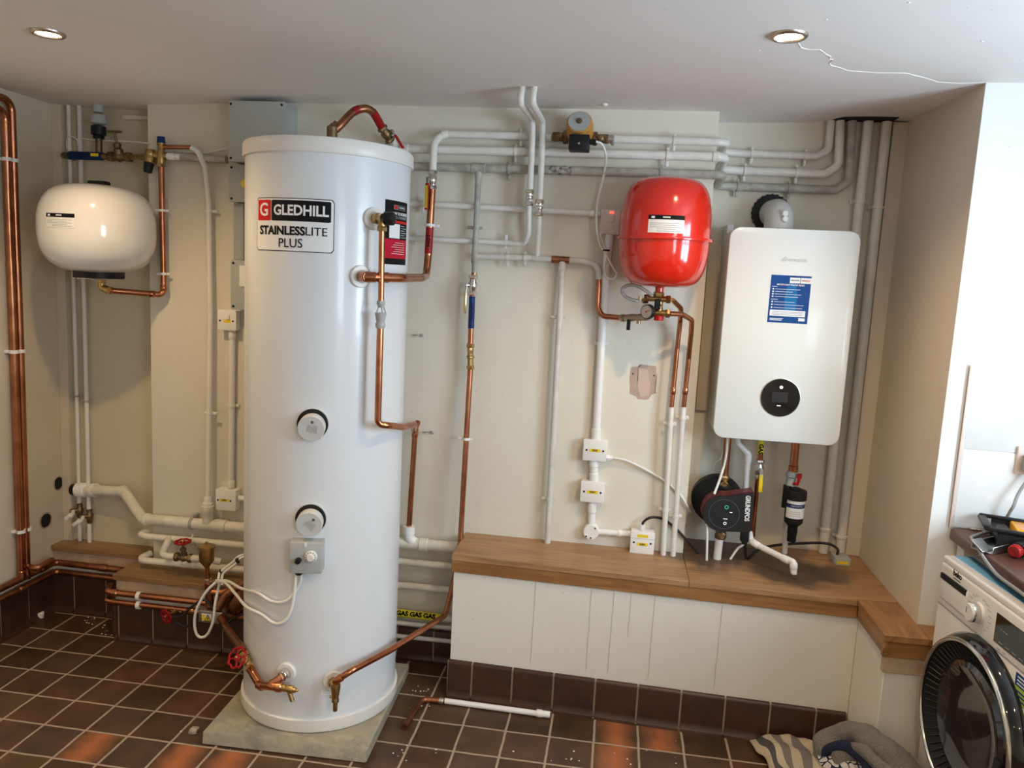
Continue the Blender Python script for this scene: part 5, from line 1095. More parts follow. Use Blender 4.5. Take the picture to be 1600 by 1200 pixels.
# =================================================================== BOILER
BX0, BX1, BZ0, BZ1, BYF = .884, 1.336, 1.068, 1.844, -.114
bo = thing('boiler', 'white wall-hung gas boiler with round black display', 'boiler', ((BX0+BX1)/2, AR, BZ0))
def rrect(x0, x1, z0, z1, r, n=8):
    out = []
    for cx_, cz_, a0 in ((x1-r, z1-r, 0), (x0+r, z1-r, 90), (x0+r, z0+r, 180), (x1-r, z0+r, 270)):
        for k in range(n+1): a = math.radians(a0+90*k/n); out.append((cx_+r*math.cos(a), cz_+r*math.sin(a)))
    return out
def rslab(bm, x0, x1, z0, z1, r, yf, yb, bev=.004, n=8):
    rings = []
    for (ins, y) in ((0, yb), (0, yf+bev), (bev*.3, yf+bev*.3), (bev, yf)):
        rings.append([bm.verts.new((x, y, z)) for x, z in rrect(x0+ins, x1-ins, z0+ins, z1-ins, max(r-ins, .002), n)])
    for A, B in zip(rings, rings[1:]):
        for k in range(len(A)): bm.faces.new([A[k], A[(k+1) % len(A)], B[(k+1) % len(A)], B[k]])
    bm.faces.new(rings[0][::-1]); bm.faces.new(rings[-1])
bm = NB(); rslab(bm, BX0, BX1, BZ0, BZ1, .040, BYF, BYF+.018); obj('front_panel', bm, M_BOIL, bo, 'glossy white front panel')
bm = NB(); box(bm, (BX0+.008, BYF+.018, BZ0+.010), (BX1-.008, AR-.018, BZ1-.008), .012, 3); obj('case', bm, M_BOILSIDE, bo)
bm = NB(); box(bm, (BX0+.05, BYF+.05, BZ0-.006), (BX1-.05, AR-.03, BZ0+.012), .002); obj('underside_tray', bm, M_GREYPL, bo)
dc = PY(1219, 621, BYF)
bm = NB(); lathe(bm, [(.0715, -.001), (.0715, .0025), (.069, .003)], dc, (0, -1, 0), 64); obj('display_rim', bm, M_CHROME, bo)
bm = NB(); lathe(bm, [(.069, .0), (.0692, .0036), (0, .0036)], dc, (0, -1, 0), 64); obj('display', bm, M_BLKGL, bo, 'round glossy black display')
bm = NB(); box(bm, (dc.x-.030, dc.y-.0042, dc.z-.018), (dc.x+.026, dc.y-.0036, dc.z+.020), .0002, 1); obj('screen', bm, mat('screen_grey', (.035, .035, .037), .12), bo)
bm = NB(); lathe(bm, [(.006, .0036), (.0058, .0045), (0, .0045)], dc+V((-.0, 0, .038)), (0, -1, 0), 14); obj('power_icon', bm, M_LED, bo)
bm = NB(); box(bm, (dc.x-.010, dc.y-.0043, dc.z-.032), (dc.x+.004, dc.y-.0036, dc.z-.029)); obj('arrow_icon', bm, M_LED, bo)
lg = PY(1242, 407, BYF); obj('brand_letters', text_bm('WORCESTER', .013, mtx=frame(lg+V((.008, -.0006, 0)), (1, 0, 0), (0, 0, 1), (0, -1, 0)), maxw=.065), M_GREYPL, bo, 'small grey letters')
bm = NB()
for k, (x0_, z0_, x1_, z1_) in enumerate(((-.048, -.002, -.032, .012), (-.044, -.006, -.028, .008), (-.036, -.006, -.026, .002))):
    a, b = lg+V((x0_, -.001, z0_)), lg+V((x1_, -.001, z1_)); sweep(bm, [a, b], .0009, 6)
obj('brand_mark', bm, M_GREYPL, bo)
# blue sticker
sx0, sx1, sz0, sz1 = 1.041, 1.181, 1.508, 1.679; sy = BYF
stk = thing('instruction_sticker', 'blue instruction sticker on the boiler front', 'sticker', ((sx0+sx1)/2, sy, sz0))
def flat(nm, x0, x1, z0, z1, off, mt, par, lab=None, y=sy): bm = NB(); box(bm, (x0, y-off, z0), (x1, y-off+.0004, z1)); return obj(nm, bm, mt, par, lab)
def ftext(nm, body, size, x, z, off, mt, par, y=sy, **kw): return obj(nm, text_bm(body, size, mtx=frame((x, y-off, z), (1, 0, 0), (0, 0, 1), (0, -1, 0)), **kw), mt, par)
flat('sheet', sx0, sx1, sz0, sz1, .0006, M_STICK, stk)
bm = NB(); pts = [(1.098, 1.55), (1.094, 1.60), (1.100, 1.635), (1.108, 1.655), (1.118, 1.662), (1.128, 1.650), (1.136, 1.62), (1.138, 1.58), (1.134, 1.55)]
f = [bm.verts.new((x, sy-.0010, z)) for x, z in pts]; bm.faces.new(f); obj('figure_silhouette', bm, M_STICK2, stk, 'lighter blue shape')
flat('brand_panel', sx0+.066, sx0+.102, 1.652, 1.672, .0012, M_LABW, stk); flat('brand_panel', sx0+.104, sx1+.001, 1.652, 1.672, .0012, M_LABW, stk)
ftext('brand_letters', 'WORCESTER', .007, sx0+.084, 1.662, .0018, M_STICK, stk, maxw=.030); ftext('brand_letters', 'BOSCH', .007, sx0+.122, 1.662, .0018, M_LABR, stk, bold=.0002, maxw=.026)
ftext('heading', 'IMPORTANT PLEASE READ', .008, (sx0+sx1)/2, 1.645, .0016, M_LABW, stk, bold=.00015, maxw=.096)
bm = NB()
for i, z in enumerate((1.629, 1.620, 1.611, 1.602, 1.583, 1.573, 1.562)):
    lathe(bm, [(.0030, 0), (.003, .0006), (0, .0006)], (sx0+.011, sy-.0007, z), (0, -1, 0), 12)
    box(bm, (sx0+.018, sy-.0012, z-.0007), (sx0+(.105, .080, .11, .10, .09, .122, .118)[i], sy-.0007, z+.0007))
box(bm, (sx0+.006, sy-.0012, 1.637), (sx0+.024, sy-.0007, 1.6385)); box(bm, (sx0+.006, sy-.0012, 1.591), (sx0+.030, sy-.0007, 1.5925)); obj('fine_print', bm, M_LABW, stk)
flat('note_panel', sx0+.006, sx0+.130, 1.532, 1.554, .0011, M_LABW, stk)
bm = NB()
for i in range(3): box(bm, (sx0+.012+i*.002, sy-.0014, 1.537+i*.005), (sx0+.120, sy-.0010, 1.538+i*.005))
obj('note_print', bm, M_STICK, stk); flat('badge', sx0+.108, sx0+.130, 1.517, 1.528, .0011, M_LABW, stk); ftext('footer', 'LIVE TO BE\nA HEAT MAKER', .005, sx0+.035, 1.521, .0014, M_LABW, stk) if 0 else None
bm = NB(); box(bm, (sx0+.008, sy-.0012, 1.521), (sx0+.054, sy-.0007, 1.5235)); box(bm, (sx0+.008, sy-.0012, 1.516), (sx0+.050, sy-.0007, 1.5185)); obj('footer_print', bm, M_LABW, stk)
# flue
fl = thing('boiler_flue', 'pale grey flue elbow with black collar on top of the boiler', 'flue', (1.085, .05, BZ1))
fc = PY(1218, 335, .06); bm = NB(); sweep(bm, smooth([V((fc.x, .055, BZ1-.012)), V((fc.x, .058, BZ1+.035)), V((fc.x, .085, BZ1+.068)), V((fc.x-.002, .19, BZ1+.078))], 8), .054, 36); obj('elbow', bm, M_FLUE, fl)
bm = NB()
for dx, dz in ((.008, .062), (.010, .042)): q = V((fc.x+dx, .002, BZ1+dz)); lathe(bm, [(.0115, -.01), (.0115, .006), (.009, .009), (0, .009)], q, (0.1, -1, .2), 20)
obj('test_caps', bm, M_PVC, fl); bm = NB(); q = V((fc.x-.010, AR-.002, BZ1+.078)); lathe(bm, [(.056, .0), (.074, 0), (.072, .010), (.060, .012)], q, (0, -1, 0), 48)
for k in range(24): a = k*2*math.pi/24; cyl(bm, q+V((.070*math.cos(a), -.004, .070*math.sin(a))), q+V((.076*math.cos(a), -.004, .076*math.sin(a))), .004, 6)
obj('collar', bm, M_BLACK, fl, 'black ribbed collar')
bm = NB(); q = PY(1141, 357, .05); box(bm, (q.x-.010, .06, q.z-.02), (q.x+.014, AR-.002, q.z+.016), .002); obj('hanging_bracket', bm, M_FLUE, None, 'small bracket tab at the top left of the boiler', 'bracket')
bm = NB(); q = PY(1141, 500, AR-.01); box(bm, (CR+.02, AR-.016, 1.12), (BX0+.1, AR-.001, 1.80), .004); obj('backing_board', bm, M_WALLW, None, 'painted backing board behind the boiler', 'board')

# under the boiler ----------------------------------------------------
yb3 = .06
pipe('copper_pipe', 'copper pipe from the boiler down to the black pump', [V((PY(1137, 690, yb3).x, yb3, BZ0+.02)), PY(1132, 744, yb3)], .0145, M_OLDCU, 0)
t = thing('pump_isolator', 'brass isolating valve above the black pump', 'valve', PY(1131, 750, yb3)); q = PY(1131, 750, yb3)
bm = NB(); hexn(bm, q+V((0, 0, .0)), (0, 0, 1), .021, .02); cyl(bm, q+V((0, 0, -.035)), q, .018, 16); lathe(bm, [(.014, -.01), (.016, .026), (.010, .03), (.008, .034)], q+V((0, 0, -.015)), (0, -1, 0), 16); obj('body', bm, M_BRASS, t)
cnd, path = pipe('condensate_pipe', 'upper white plastic pipe slanting from under the boiler', [V((PY(1148, 690, yb3).x, yb3+.02, BZ0+.01)), PY(1153, 693, yb3), PY(1169, 709, yb3), PY(1165, 770, yb3), PY(1168, 800, yb3)], .0125, M_PVC, .012, joints=[(PY(1168, 716, yb3), .03)])
# gas run
yg2 = .04
gp, path = pipe('gas_pipe', 'copper gas pipe with yellow GAS tape under the boiler', [V((PY(1188, 690, yg2).x, yg2, BZ0+.02)), PY(1187, 724, yg2)], .0108, M_COPPER, 0)
bm = wrap(path, V((PY(1188, 690, yg2).x, yg2, BZ0+.01)), PY(1188, 709, yg2), .0122); obj('gas_tape', bm, M_GASY, gp, 'yellow tape')
qq = PY(1188, 701, yg2); obj('tape_letters', text_bm('GAS', .022, mtx=frame(V((qq.x, yg2-.0125, qq.z)), (0, 0, -1), (1, 0, 0), (0, -1, 0)), bold=.001), M_LABK, gp)
ball_valve('gas valve with yellow handle under the boiler', PY(1186, 733, yg2), (-.02, 0, 1), (.15, -1, 0), L=.075, R=.0175, lever=-1, hmat=M_YEL, mt=M_STEEL, lev=.085)
pipe('copper_pipe', 'thin copper gas pipe beside the black pump', [PY(1184, 742, yg2), PY(1176, 838, yg2+.02)], .0095, M_COPPER, 0)
# return run + magnetic filter
yf_ = .02
pipe('copper_pipe', 'thick copper pipe from the boiler down to the black filter', [V((PY(1243, 695, yf_).x, yf_, BZ0+.02)), PY(1239, 738, yf_)], .0155, M_COPPER, 0, joints=[(PY(1239.5, 732, yf_), .02)])
t = thing('filter_valve', 'grey isolating valve with red handle above the black filter', 'valve', PY(1237, 748, yf_)); q0_, q1_ = PY(1238, 736, yf_), PY(1234, 764, yf_)
bm = NB(); ax = q1_-q0_; L = ax.length; lathe(bm, [(.017, 0), (.022, .004), (.022, .022), (.018, .026), (.019, L*.5), (.020, L*.8), (.017, L)], q0_, ax, 10); obj('body', bm, M_GREYPL, t)
bm = NB(); c = PY(1246, 757, yf_-.03); a_ = PY(1250, 743, yf_-.03); sweep(bm, [c+V((-.012, .01, 0)), c, (a_+c)/2, a_], .006, 10); box(bm, a_-V((.010, .004, .012)), a_+V((.008, .004, .008)), .003); obj('red_handle', bm, M_REDPL, t, 'red handle')
fz = [PY(1241, py, yf_-.03).z for py in (765, 780, 793, 812, 822, 832, 846)]; fx = PY(1241, 800, yf_-.03).x; fy_ = yf_-.03
t = thing('magnetic_filter', 'black magnetic filter canister with white and blue label under the boiler', 'filter', (fx, fy_, fz[-1]))
Z0 = fz[-1]; H_ = lambda z: z-Z0
bm = NB(); lathe(bm, [(.016, 0), (.017, .004), (.017, .028), (.0185, .030), (.0185, H_(fz[4])-.0), (.034, H_(fz[3])-.01), (.035, H_(fz[3])), (.035, H_(fz[1])), (.040, H_(fz[1])+.002), (.040, H_(fz[0])-.004), (.036, H_(fz[0])), (0, H_(fz[0]))], (fx, fy_, Z0), (0, 0, 1), 32)
cyl(bm, (fx-.004, fy_, fz[0]-.002), (fx-.004, fy_, fz[0]+.008), .018, 20); cyl(bm, (fx-.03, fy_+.02, fz[1]-.04), (fx-.03, fy_+.02, fz[0]+.01), .016, 16); obj('canister', bm, M_BLACK, t)
def band(z0, z1, r, mt, nm, lab=None, a0=200, a1=340):
    bm = NB(); n = 20; G = [[bm.verts.new((fx+r*math.cos(math.radians(a0+(a1-a0)*i/n)), fy_+r*math.sin(math.radians(a0+(a1-a0)*i/n)), z)) for z in (z0, z1)] for i in range(n+1)]
    for i in range(n): bm.faces.new([G[i][0], G[i+1][0], G[i+1][1], G[i][1]])
    return obj(nm, bm, mt, t, lab)
zt2, zb4 = PY(1241, 780, fy_-.035).z, PY(1241, 811, fy_-.035).z; hh = zt2-zb4
band(zb4, zt2, .0356, M_LABW, 'label', 'white label'); band(zt2-hh*.47, zt2-hh*.27, .0360, mat('label_navy', (.01, .03, .12), .4), 'label_stripe', 'navy stripe')
obj('label_letters', text_bm('MAGNETIC', .009, fn=lambda c: V((fx+.0364*math.sin(c.x/.0364), fy_-.0364*math.cos(c.x/.0364), zt2-hh*.37+c.y)), sub=1, maxw=.045), M_LABW, t)
bm = NB()
for i in range(3):
    for kk in range(8): a = math.radians(235+kk*8); box(bm, (fx+.0362*math.cos(a)-.002, fy_+.0362*math.sin(a)-.0006, zb4+.010+i*.008), (fx+.0362*math.cos(a)+.002, fy_+.0362*math.sin(a), zb4+.012+i*.008))
obj('label_print', bm, M_GREYPL, t)
pipe('white_pipe', 'short white pipe rising behind the black filter from the ledge', [PY(1226, 864, .07), PY(1228, 820, .07), PY(1232, 790, .05)], .0115, M_PINT, .05)
# grundfos-style pump
# scroll body behind (black insulating shell)
sc1 = PY(1117, 782, .06)
pm = thing('heating_pump', 'black and dark red heating pump on a black insulating shell under the boiler', 'pump', PY(1117, 840, .05))
bm = NB(); lathe(bm, [(.060, -.09), (.090, -.075), (.100, -.05), (.102, -.02), (.092, .01), (.06, .02)], sc1, V((-.35, -1, .0)), 48); cyl(bm, PY(1133, 757, .06)+V((0, 0, 0)), PY(1133, 775, .06), .046, 28, .006); obj('insulating_shell', bm, M_BLACK, pm)
# faceplate plane
fy2 = -.085
fc2 = PY(1128, 803, fy2); 
A_ = [PY(px, py, fy2) for px, py in ((1119, 771), (1174, 769), (1178, 778), (1176, 832), (1170, 833), (1128, 828))]
def faceplate(scale_r, y0, y1, grow=0):
    c = fc2; pts = []; r = .070+grow
    x_r = PY(1176, 800, fy2).x+grow; zt3 = PY(1176, 771, fy2).z+grow; zb5 = PY(1172, 832, fy2).z-grow
    n = 28; a_s = math.radians(80); a_e = math.radians(280)
    for k in range(n+1): a = a_s+(a_e-a_s)*k/n; pts.append((c.x+r*math.cos(a), c.z+r*math.sin(a)))
    rr = .007
    for cx_, cz_, a0 in ((x_r-rr, zb5+rr, 270), (x_r-rr, zt3-rr, 0)):
        for k in range(7): a = math.radians(a0+90*k/6); pts.append((cx_+rr*math.cos(a), cz_+rr*math.sin(a)))
    bm = NB(); F1 = [bm.verts.new((x, y0, z)) for x, z in pts]; F2 = [bm.verts.new((x, y1, z)) for x, z in pts]
    bm.faces.new(F1[::-1]); bm.faces.new(F2)
    for k in range(len(pts)): bm.faces.new([F1[k], F1[(k+1) % len(pts)], F2[(k+1) % len(pts)], F2[k]])
    bmesh.ops.bevel(bm, geom=[e for e in bm.edges if all(abs(v.co.y-y0) < 1e-6 for v in e.verts)], offset=.002, segments=2, affect='EDGES')
    return bm
obj('control_box', faceplate(1, fy2+.012, fy2+.075, .003), mat('pump_dark_red', (.12, .012, .015), .35), pm, 'dark red housing')
obj('faceplate', faceplate(1, fy2, fy2+.0125), mat('faceplate_black', (.02, .022, .024), .3), pm, 'black faceplate')
bm = NB(); torus(bm, V((fc2.x+.008, fy2-.0005, fc2.z)), (0, -1, 0), .057, .0008, 48, 8); obj('dial_ring', bm, mat('dial_ring_grey', (.12, .12, .12), .4), pm)
bm = NB(); torus(bm, V((fc2.x+.015, fy2-.0008, fc2.z+.028)), (0, -1, 0), .0065, .001, 20, 6); obj('green_indicator', bm, M_LEDG, pm, 'small green light')
bm = NB(); box(bm, (fc2.x+.028, fy2-.001, fc2.z+.008), (fc2.x+.038, fy2, fc2.z+.010)); torus(bm, V((fc2.x+.014, fy2-.0008, fc2.z-.036)), (0, -1, 0), .005, .001, 16, 6); box(bm, (fc2.x+.006, fy2-.001, fc2.z-.019), (fc2.x+.022, fy2, fc2.z-.0175)); obj('white_indicators', bm, M_LED, pm)
q = PY(1167.5, 796, fy2); dxx = (PY(1166, 825, fy2)-PY(1169, 775, fy2)).normalized()
obj('brand_letters', text_bm('GRUNDFOS', .024, mtx=frame(V((q.x, fy2-.0008, q.z+.004)), dxx, V((-dxx.z, 0, dxx.x)), (0, -1, 0)), bold=.0009, maxw=.100), M_LABW, pm, 'white letters')
q = PY(1166.5, 829, fy2); bm = NB()
for s in (-1, 1): sweep(bm, smooth([V((q.x-.008, fy2-.001, q.z+s*.006)), V((q.x, fy2-.001, q.z+s*.001)), V((q.x+.008, fy2-.001, q.z+s*.006))], 5), .0014, 6)
obj('brand_mark', bm, M_LABW, pm) if 0 else bm.free()
q = PY(1164, 838, fy2+.03); bm = NB(); box(bm, (q.x-.016, q.y-.01, q.z-.020), (q.x+.014, q.y+.02, q.z+.022), .003); cyl(bm, q+V((0, 0, -.03)), q+V((0, 0, -.01)), .011, 12); obj('cable_plug', bm, M_BLACK, pm)
bm = NB(); q = PY(1126, 833, fy2+.05); hexn(bm, q+V((0, 0, -.022)), (0, 0, 1), .022, .02); lathe(bm, [(.014, 0), (.016, .028), (.010, .032), (.010, .036)], q+V((0, 0, -.002)), (0, -1, 0), 16); cyl(bm, q+V((0, 0, -.01)), q+V((0, 0, .03)), .02, 16); obj('lower_valve', bm, M_OLDBR, pm, 'dull brass valve')
qz = PY(1122, 855, fy2+.05); bm = NB(); cyl(bm, V((q.x-.005, q.y, .5695)), q+V((-.003, 0, -.018)), .0155, 16, .001); obj('pump_tail_pipe', bm, M_PINT, pm, 'white pipe stub')
# condensate lower
cl, path = pipe('condensate_pipe', 'lower white plastic pipe stepping across the ledge with an open end', [PY(1171, 832, -.02), PY(1173, 845, -.05), PY(1184, 852, -.07), PY(1228, 874, -.16), PY(1240, 878, -.185), PY(1240, 894, -.185)], .0120, M_PVC, .008, joints=[(PY(1180, 850, -.06), .03), (PY(1228, 873, -.16), .03), (PY(1240, 884, -.185), .018)])
bm = NB(); q = PY(1240, 896, -.185); lathe(bm, [(.009, -.002), (.0115, 0), (.0115, .014), (.012, .014)], q, (0, 0, 1), 16); obj('open_end', bm, M_PVC, cl)
# small grey box with label in corner + black cable
q = PY(1318, 869, .02); t = thing('switch_box', 'small grey box with yellow label on the ledge in the right corner', 'electrical box', (q.x, q.y, BZ))
bm = NB(); box(bm, (q.x-.030, q.y, BZ+.0005), (q.x+.030, q.y+.07, BZ+.032), .003); obj('case', bm, M_BOXG, t)
bm = NB(); box(bm, (q.x-.022, q.y-.0008, BZ+.008), (q.x+.022, q.y, BZ+.020)); obj('yellow_label', bm, M_YEL, t, 'yellow label')
cable('black_cable', 'black cable crossing the ledge from the pump to the small grey box', [PY(1164, 851, -.04), V((PY(1168, 862, -.02).x, -.02, BZ+.008)), PY(1182, 861, -.03), PY(1205, 853, .05), PY(1250, 849, .09), PY(1290, 849, .10), PY(1308, 857, .07), V((q.x-.012, q.y+.04, BZ+.030))], .0055, M_CABK)
cable('white_cable', 'white cable hanging in front of the pump shell from the boiler', [V((PY(1136, 692, .02).x, .02, BZ0+.01)), PY(1134, 715, .0), PY(1126, 745, -.04), PY(1116, 772, -.07)], .0048, M_CABW)
cable('white_cable', 'white cable dropping beside the pump to the ledge', [PY(1107, 803, -.06), PY(1105, 815, -.07), PY(1105, 840, -.07), V((PY(1105, 866, -.07).x, -.07, BZ+.003))], .0048, M_CABW)
cable('white_cable', 'short white cable lying under the pump plug', [PY(1164, 848, -.04), PY(1160, 852, -.05), PY(1152, 858, -.04), V((PY(1142, 864, -.04).x, -.04, BZ+.006))], .0045, M_CABW)
cable('white_cable', 'thin white cable hanging in a slack curve left of the pump shell', [V((PY(1133, 694, .10).x, .10, BZ0+.01)), PY(1128, 712, .11), PY(1117, 725, .12), PY(1112, 745, .12), PY(1112, 765, .12)], .0022, M_CABW)
cable('white_cable', 'short slack white cable at the chimney edge near the ledge', [PY(1078, 800, .04), PY(1076, 797, .02), PY(1072, 806, .02), PY(1071, 818, .03)], .003, M_CABW)

# =================================================================== AIR VENT GROUP left of the cylinder
yv = -.22
def VV(px, py, y=yv): return PY(px, py, y)
av = thing('air_vent', 'brass bottle air vent on a copper stem left of the cylinder', 'air vent', VV(324, 905))
c = VV(323, 880); bm = NB(); top_z = VV(323, 852).z-c.z; lathe(bm, [(.006, -.022), (.010, -.016), (.018, -.004), (.030, .012), (.030, top_z-.014), (.034, top_z-.012), (.034, top_z-.003), (.028, top_z), (.010, top_z+.003), (.006, top_z+.005), (.006, top_z+.014), (.003, top_z+.016)], c, (0, 0, 1), 32); obj('float_body', bm, M_BRASS, av)
bm = NB(); sweep(bm, [VV(324, 884), VV(325, 906)], .0085, 14); obj('stem', bm, M_COPPER, av, 'copper stem')
bm = NB(); hexn(bm, VV(326, 910), (0, 0, 1), .013, .016); obj('chrome_nut', bm, M_CHROME, av, 'chrome nut')
t = thing('copper_tee', 'aged copper tee below the bottle air vent', 'pipe fitting', VV(327, 945))
bm = NB(); cyl(bm, VV(326, 910), VV(328, 948), .0165, 20, .002); sweep(bm, smooth([VV(328, 925), VV(345, 926, yv+.01), VV(358, 922, yv+.03)], 6), .0135, 16); obj('tee_body', bm, M_OLDCU, t)
pipe('copper_pipe', 'aged copper pipe slanting up behind the cylinder from the tee', [VV(340, 952, -.24), VV(352, 930, -.22), V((-.86, -.19, VV(383, 893, -.19).z+.01)), V((-.66, -.10, VV(400, 880, -.1).z+.04))], .0165, M_OLDCU, .05)
pipe('copper_pipe', 'thick aged copper pipe slanting down to the lower red-wheeled valve', [VV(345, 965, -.27), VV(352, 978, -.32), VV(376, 1012, -.63), VV(380, 1020, -.65)], .0150, M_OLDCU, .03)
# motorised valve behind
mv = thing('motorised_valve', 'grey metal valve head with warning label between the ledge and cylinder', 'motorised valve', VV(326, 975, -.25))
a, b = VV(308, 953, -.25), VV(347, 977, -.25)
bm = NB(); box(bm, (a.x+.004, -.25, b.z+.002), (b.x+.002, -.17, a.z), .004); obj('head', bm, M_STEEL, mv)
bm = NB(); box(bm, (a.x+.020, -.2515, b.z+.010), (a.x+.062, -.2500, a.z-.012), .0003); obj('warning_label', bm, M_LABW, mv, 'white label')
bm = NB(); box(bm, (a.x+.022, -.2525, b.z+.012), (a.x+.034, -.2512, a.z-.016)); obj('yellow_label', bm, M_YEL, mv, 'yellow label')
q = V((a.x+.047, -.2522, (a.z+b.z)/2-.002)); bm = NB(); quad(bm, q+V((-.013, 0, -.012)), q+V((.013, 0, -.012)), q+V((.001, 0, .012)), q+V((-.001, 0, .012))); obj('warning_triangle', bm, M_YEL, mv, 'yellow triangle')
bm = NB(); 
for u_, v_ in ((V((-.014, 0, -.013)), V((.014, 0, -.013))), (V((.014, 0, -.013)), V((0, 0, .014))), (V((0, 0, .014)), V((-.014, 0, -.013)))): sweep(bm, [q+u_+V((0, -.0003, 0)), q+v_+V((0, -.0003, 0))], .0010, 6)
sweep(bm, [q+V((0, -.0005, -.007)), q+V((0, -.0005, .004))], .0012, 6); obj('triangle_outline', bm, M_LABK, mv)
bm = NB(); lathe(bm, [(.018, -.02), (.022, 0), (.018, .03)], VV(345, 968, -.2), (1, 0, .3), 16); obj('valve_body', bm, M_OLDBR, mv)
# white boss and larger dark pump-ish body behind the cable
bm = NB(); q = VV(366, 935, -.16); lathe(bm, [(.030, 0), (.045, .015), (.050, .05), (.040, .09), (.02, .10)], q+V((-.02, 0, -.05)), (.5, .1, .8), 24); obj('old_pump_body', bm, M_OLDCU, None, 'dark old pump body half hidden behind the cylinder', 'pump')
cable('black_cable', 'black cable running behind the grey valve head', [PY(272, 965, -.23), PY(285, 962, -.24), PY(300, 948, -.24), PY(322, 938, -.24), PY(350, 972, -.23), PY(372, 962, -.2), V((-.80, -.2, VV(392, 940, -.2).z))], .0050, M_CABK)
cable('black_cable', 'black cable sagging behind the red-wheeled valve to the grey valve head', [PY(276, 972, -.22), PY(290, 979, -.23), PY(305, 974, -.24), PY(316, 968, -.24)], .0060, M_CABK)
# white cables
yk = -.30
hub = VV(343, 905, yk)
cable('white_cable', 'white cable running up right behind the cylinder with black ties', [VV(341, 912, yk), VV(342, 900, yk+.01), VV(345, 893, -.27), VV(362, 880, -.25), VV(384, 866, -.22), V((-.74, -.16, VV(400, 856, -.16).z))], .0052, M_CABW, group=None)
cable('white_cable', 'second white cable running up right behind the cylinder beside the first', [VV(347, 914, yk), VV(347, 903, yk+.01), VV(350, 895, -.27), VV(366, 883, -.25), VV(386, 869, -.22), V((-.74, -.15, VV(400, 860, -.16).z))], .0052, M_CABW)
for k, (px, py) in enumerate(((346, 893.5), (371, 876))):
    q = VV(px, py, -.268+.02*k); bm = NB(); lathe(bm, [(.011, -.003), (.012, 0), (.011, .003)], q, (1, .1, .5), 12); obj('cable_tie', bm, M_BLACK, None, ('lower' if k == 0 else 'upper') + ' black cable tie on the two white cables left of the cylinder', 'cable tie')
cable('white_cable', 'white cable looping low across the cylinder front up to the thermostat', [VV(338, 908, yk), VV(352, 911, yk-.08), VV(368, 928, -.50), VV(385, 948, -.66), KP(-113, .455, R0+.012), KP(-101, .437, R0+.012), KP(-93, .455, R0+.012), KP(-88.5, .505, R0+.012), KP(-86.5, .58, R0+.012), KP(-86, .63, R0+.014)], .0052, M_CABW)
cable('white_cable', 'white cable sagging gently across the cylinder front below the thermostat', [VV(338, 907, yk), VV(356, 908, yk-.08), VV(376, 919, -.55), KP(-117, .523, R0+.010), KP(-103, .510, R0+.010), KP(-92, .525, R0+.010), KP(-84, .580, R0+.010), KP(-82, .625, R0+.02)], .0052, M_CABW)
cable('white_cable', 'white cable hanging in a long teardrop loop in front of the ledge', [VV(338, 909, yk), VV(322, 925, yk-.02), VV(308, 950, yk-.03), VV(304, 972, yk-.03), VV(307, 990, yk-.03), VV(315, 996, yk-.03), VV(325, 990, yk-.03), VV(333, 970, yk-.03), VV(336, 945, yk-.02), VV(340, 925, yk), VV(343, 912, yk)], .0054, M_CABW)
# lower left drain / balancing group
dA = KP(-92.9, .264); nA = KN(-92.9)
gv0, gv1 = VV(381, 1022, -.655), VV(391, 1045, -.69)
gate_valve('red-wheeled brass valve at the lower left of the cylinder', (gv0+gv1)/2+V((0, 0, .0)), gv1-gv0, (-.25, -.70, .55), L=.070, R=.017, wheelR=.033, stemL=.055, mt=M_BRASS)
jt = VV(424, 1072, -.765)
pipe('copper_pipe', 'copper pipe from the lower red-wheeled valve curving to the drain cock', [gv1-V((0, 0, -.004)), VV(396, 1053, -.71), VV(407, 1071, -.735), jt, VV(438, 1074, -.765)], .0142, M_COPPER, .02, joints=[(VV(408, 1070, -.735), .02), (VV(436, 1074, -.765), .015)])
pipe('copper_pipe', 'short copper branch from the lower tee to the cylinder boss', [jt+V((-.004, .004, .004)), dA+nA*.035], .0125, M_OLDCU, 0)
bm = NB(); lathe(bm, [(.010, 0), (.012, .012), (.018, .014), (.018, .03), (.015, .034)], dA, nA, 20); obj('boss_union', bm, M_CHROME, None, 'chrome union on the lower left boss of the cylinder', 'fitting')
t = thing('drain_cock', 'brass drain cock at the end of the lower left copper pipe', 'drain valve', VV(445, 1074, -.765)); q = VV(440, 1074, -.765)
bm = NB(); lathe(bm, [(.012, 0), (.013, .012), (.010, .014), (.0135, .026), (.0135, .040), (.009, .044), (.009, .050), (.005, .053), (.005, .058)], q, (1, -.05, -.05), 14); cyl(bm, q+V((.024, 0, -.004)), q+V((.040, -.004, -.042)), .0075, 12, .001); obj('body', bm, M_BRASS, t)

# =================================================================== CEILING LIGHTS
def downlight(x, y, label):
    t = thing('ceiling_light', label, 'ceiling light', (x, y, H-.008), 'recessed ceiling downlights')
    zc = ceil_z(x, y); bm = NB(); lathe(bm, [(.031, .004), (.036, -.008), (.043, -.0085), (.047, -.004), (.047, .006), (.044, .012)], V((x, y, zc)), (0, 0, 1), 40); obj('bezel', bm, mat('brushed_nickel', (.55, .48, .42), .3, 1), t, sharp=60)
    bm = NB(); lathe(bm, [(.030, .001), (.030, .004), (0, .004)], V((x, y, zc-.006)), (0, 0, 1), 32); obj('bulb', bm, M_BULB, t, 'glowing bulb')
    l = bpy.data.lights.new('downlight_beam', 'SPOT'); l.energy = LAMP_E; l.color = (1, .68, .36); l.spot_size = math.radians(146); l.spot_blend = .85; l.shadow_soft_size = .020
    o = bpy.data.objects.new('downlight_beam', l); COL.objects.link(o); o.parent = t; o.location = (0, 0, -.012)
downlight(-1.208, -.87, 'lit recessed ceiling light at the top left'); downlight(.886, -.91, 'lit recessed ceiling light at the top right')
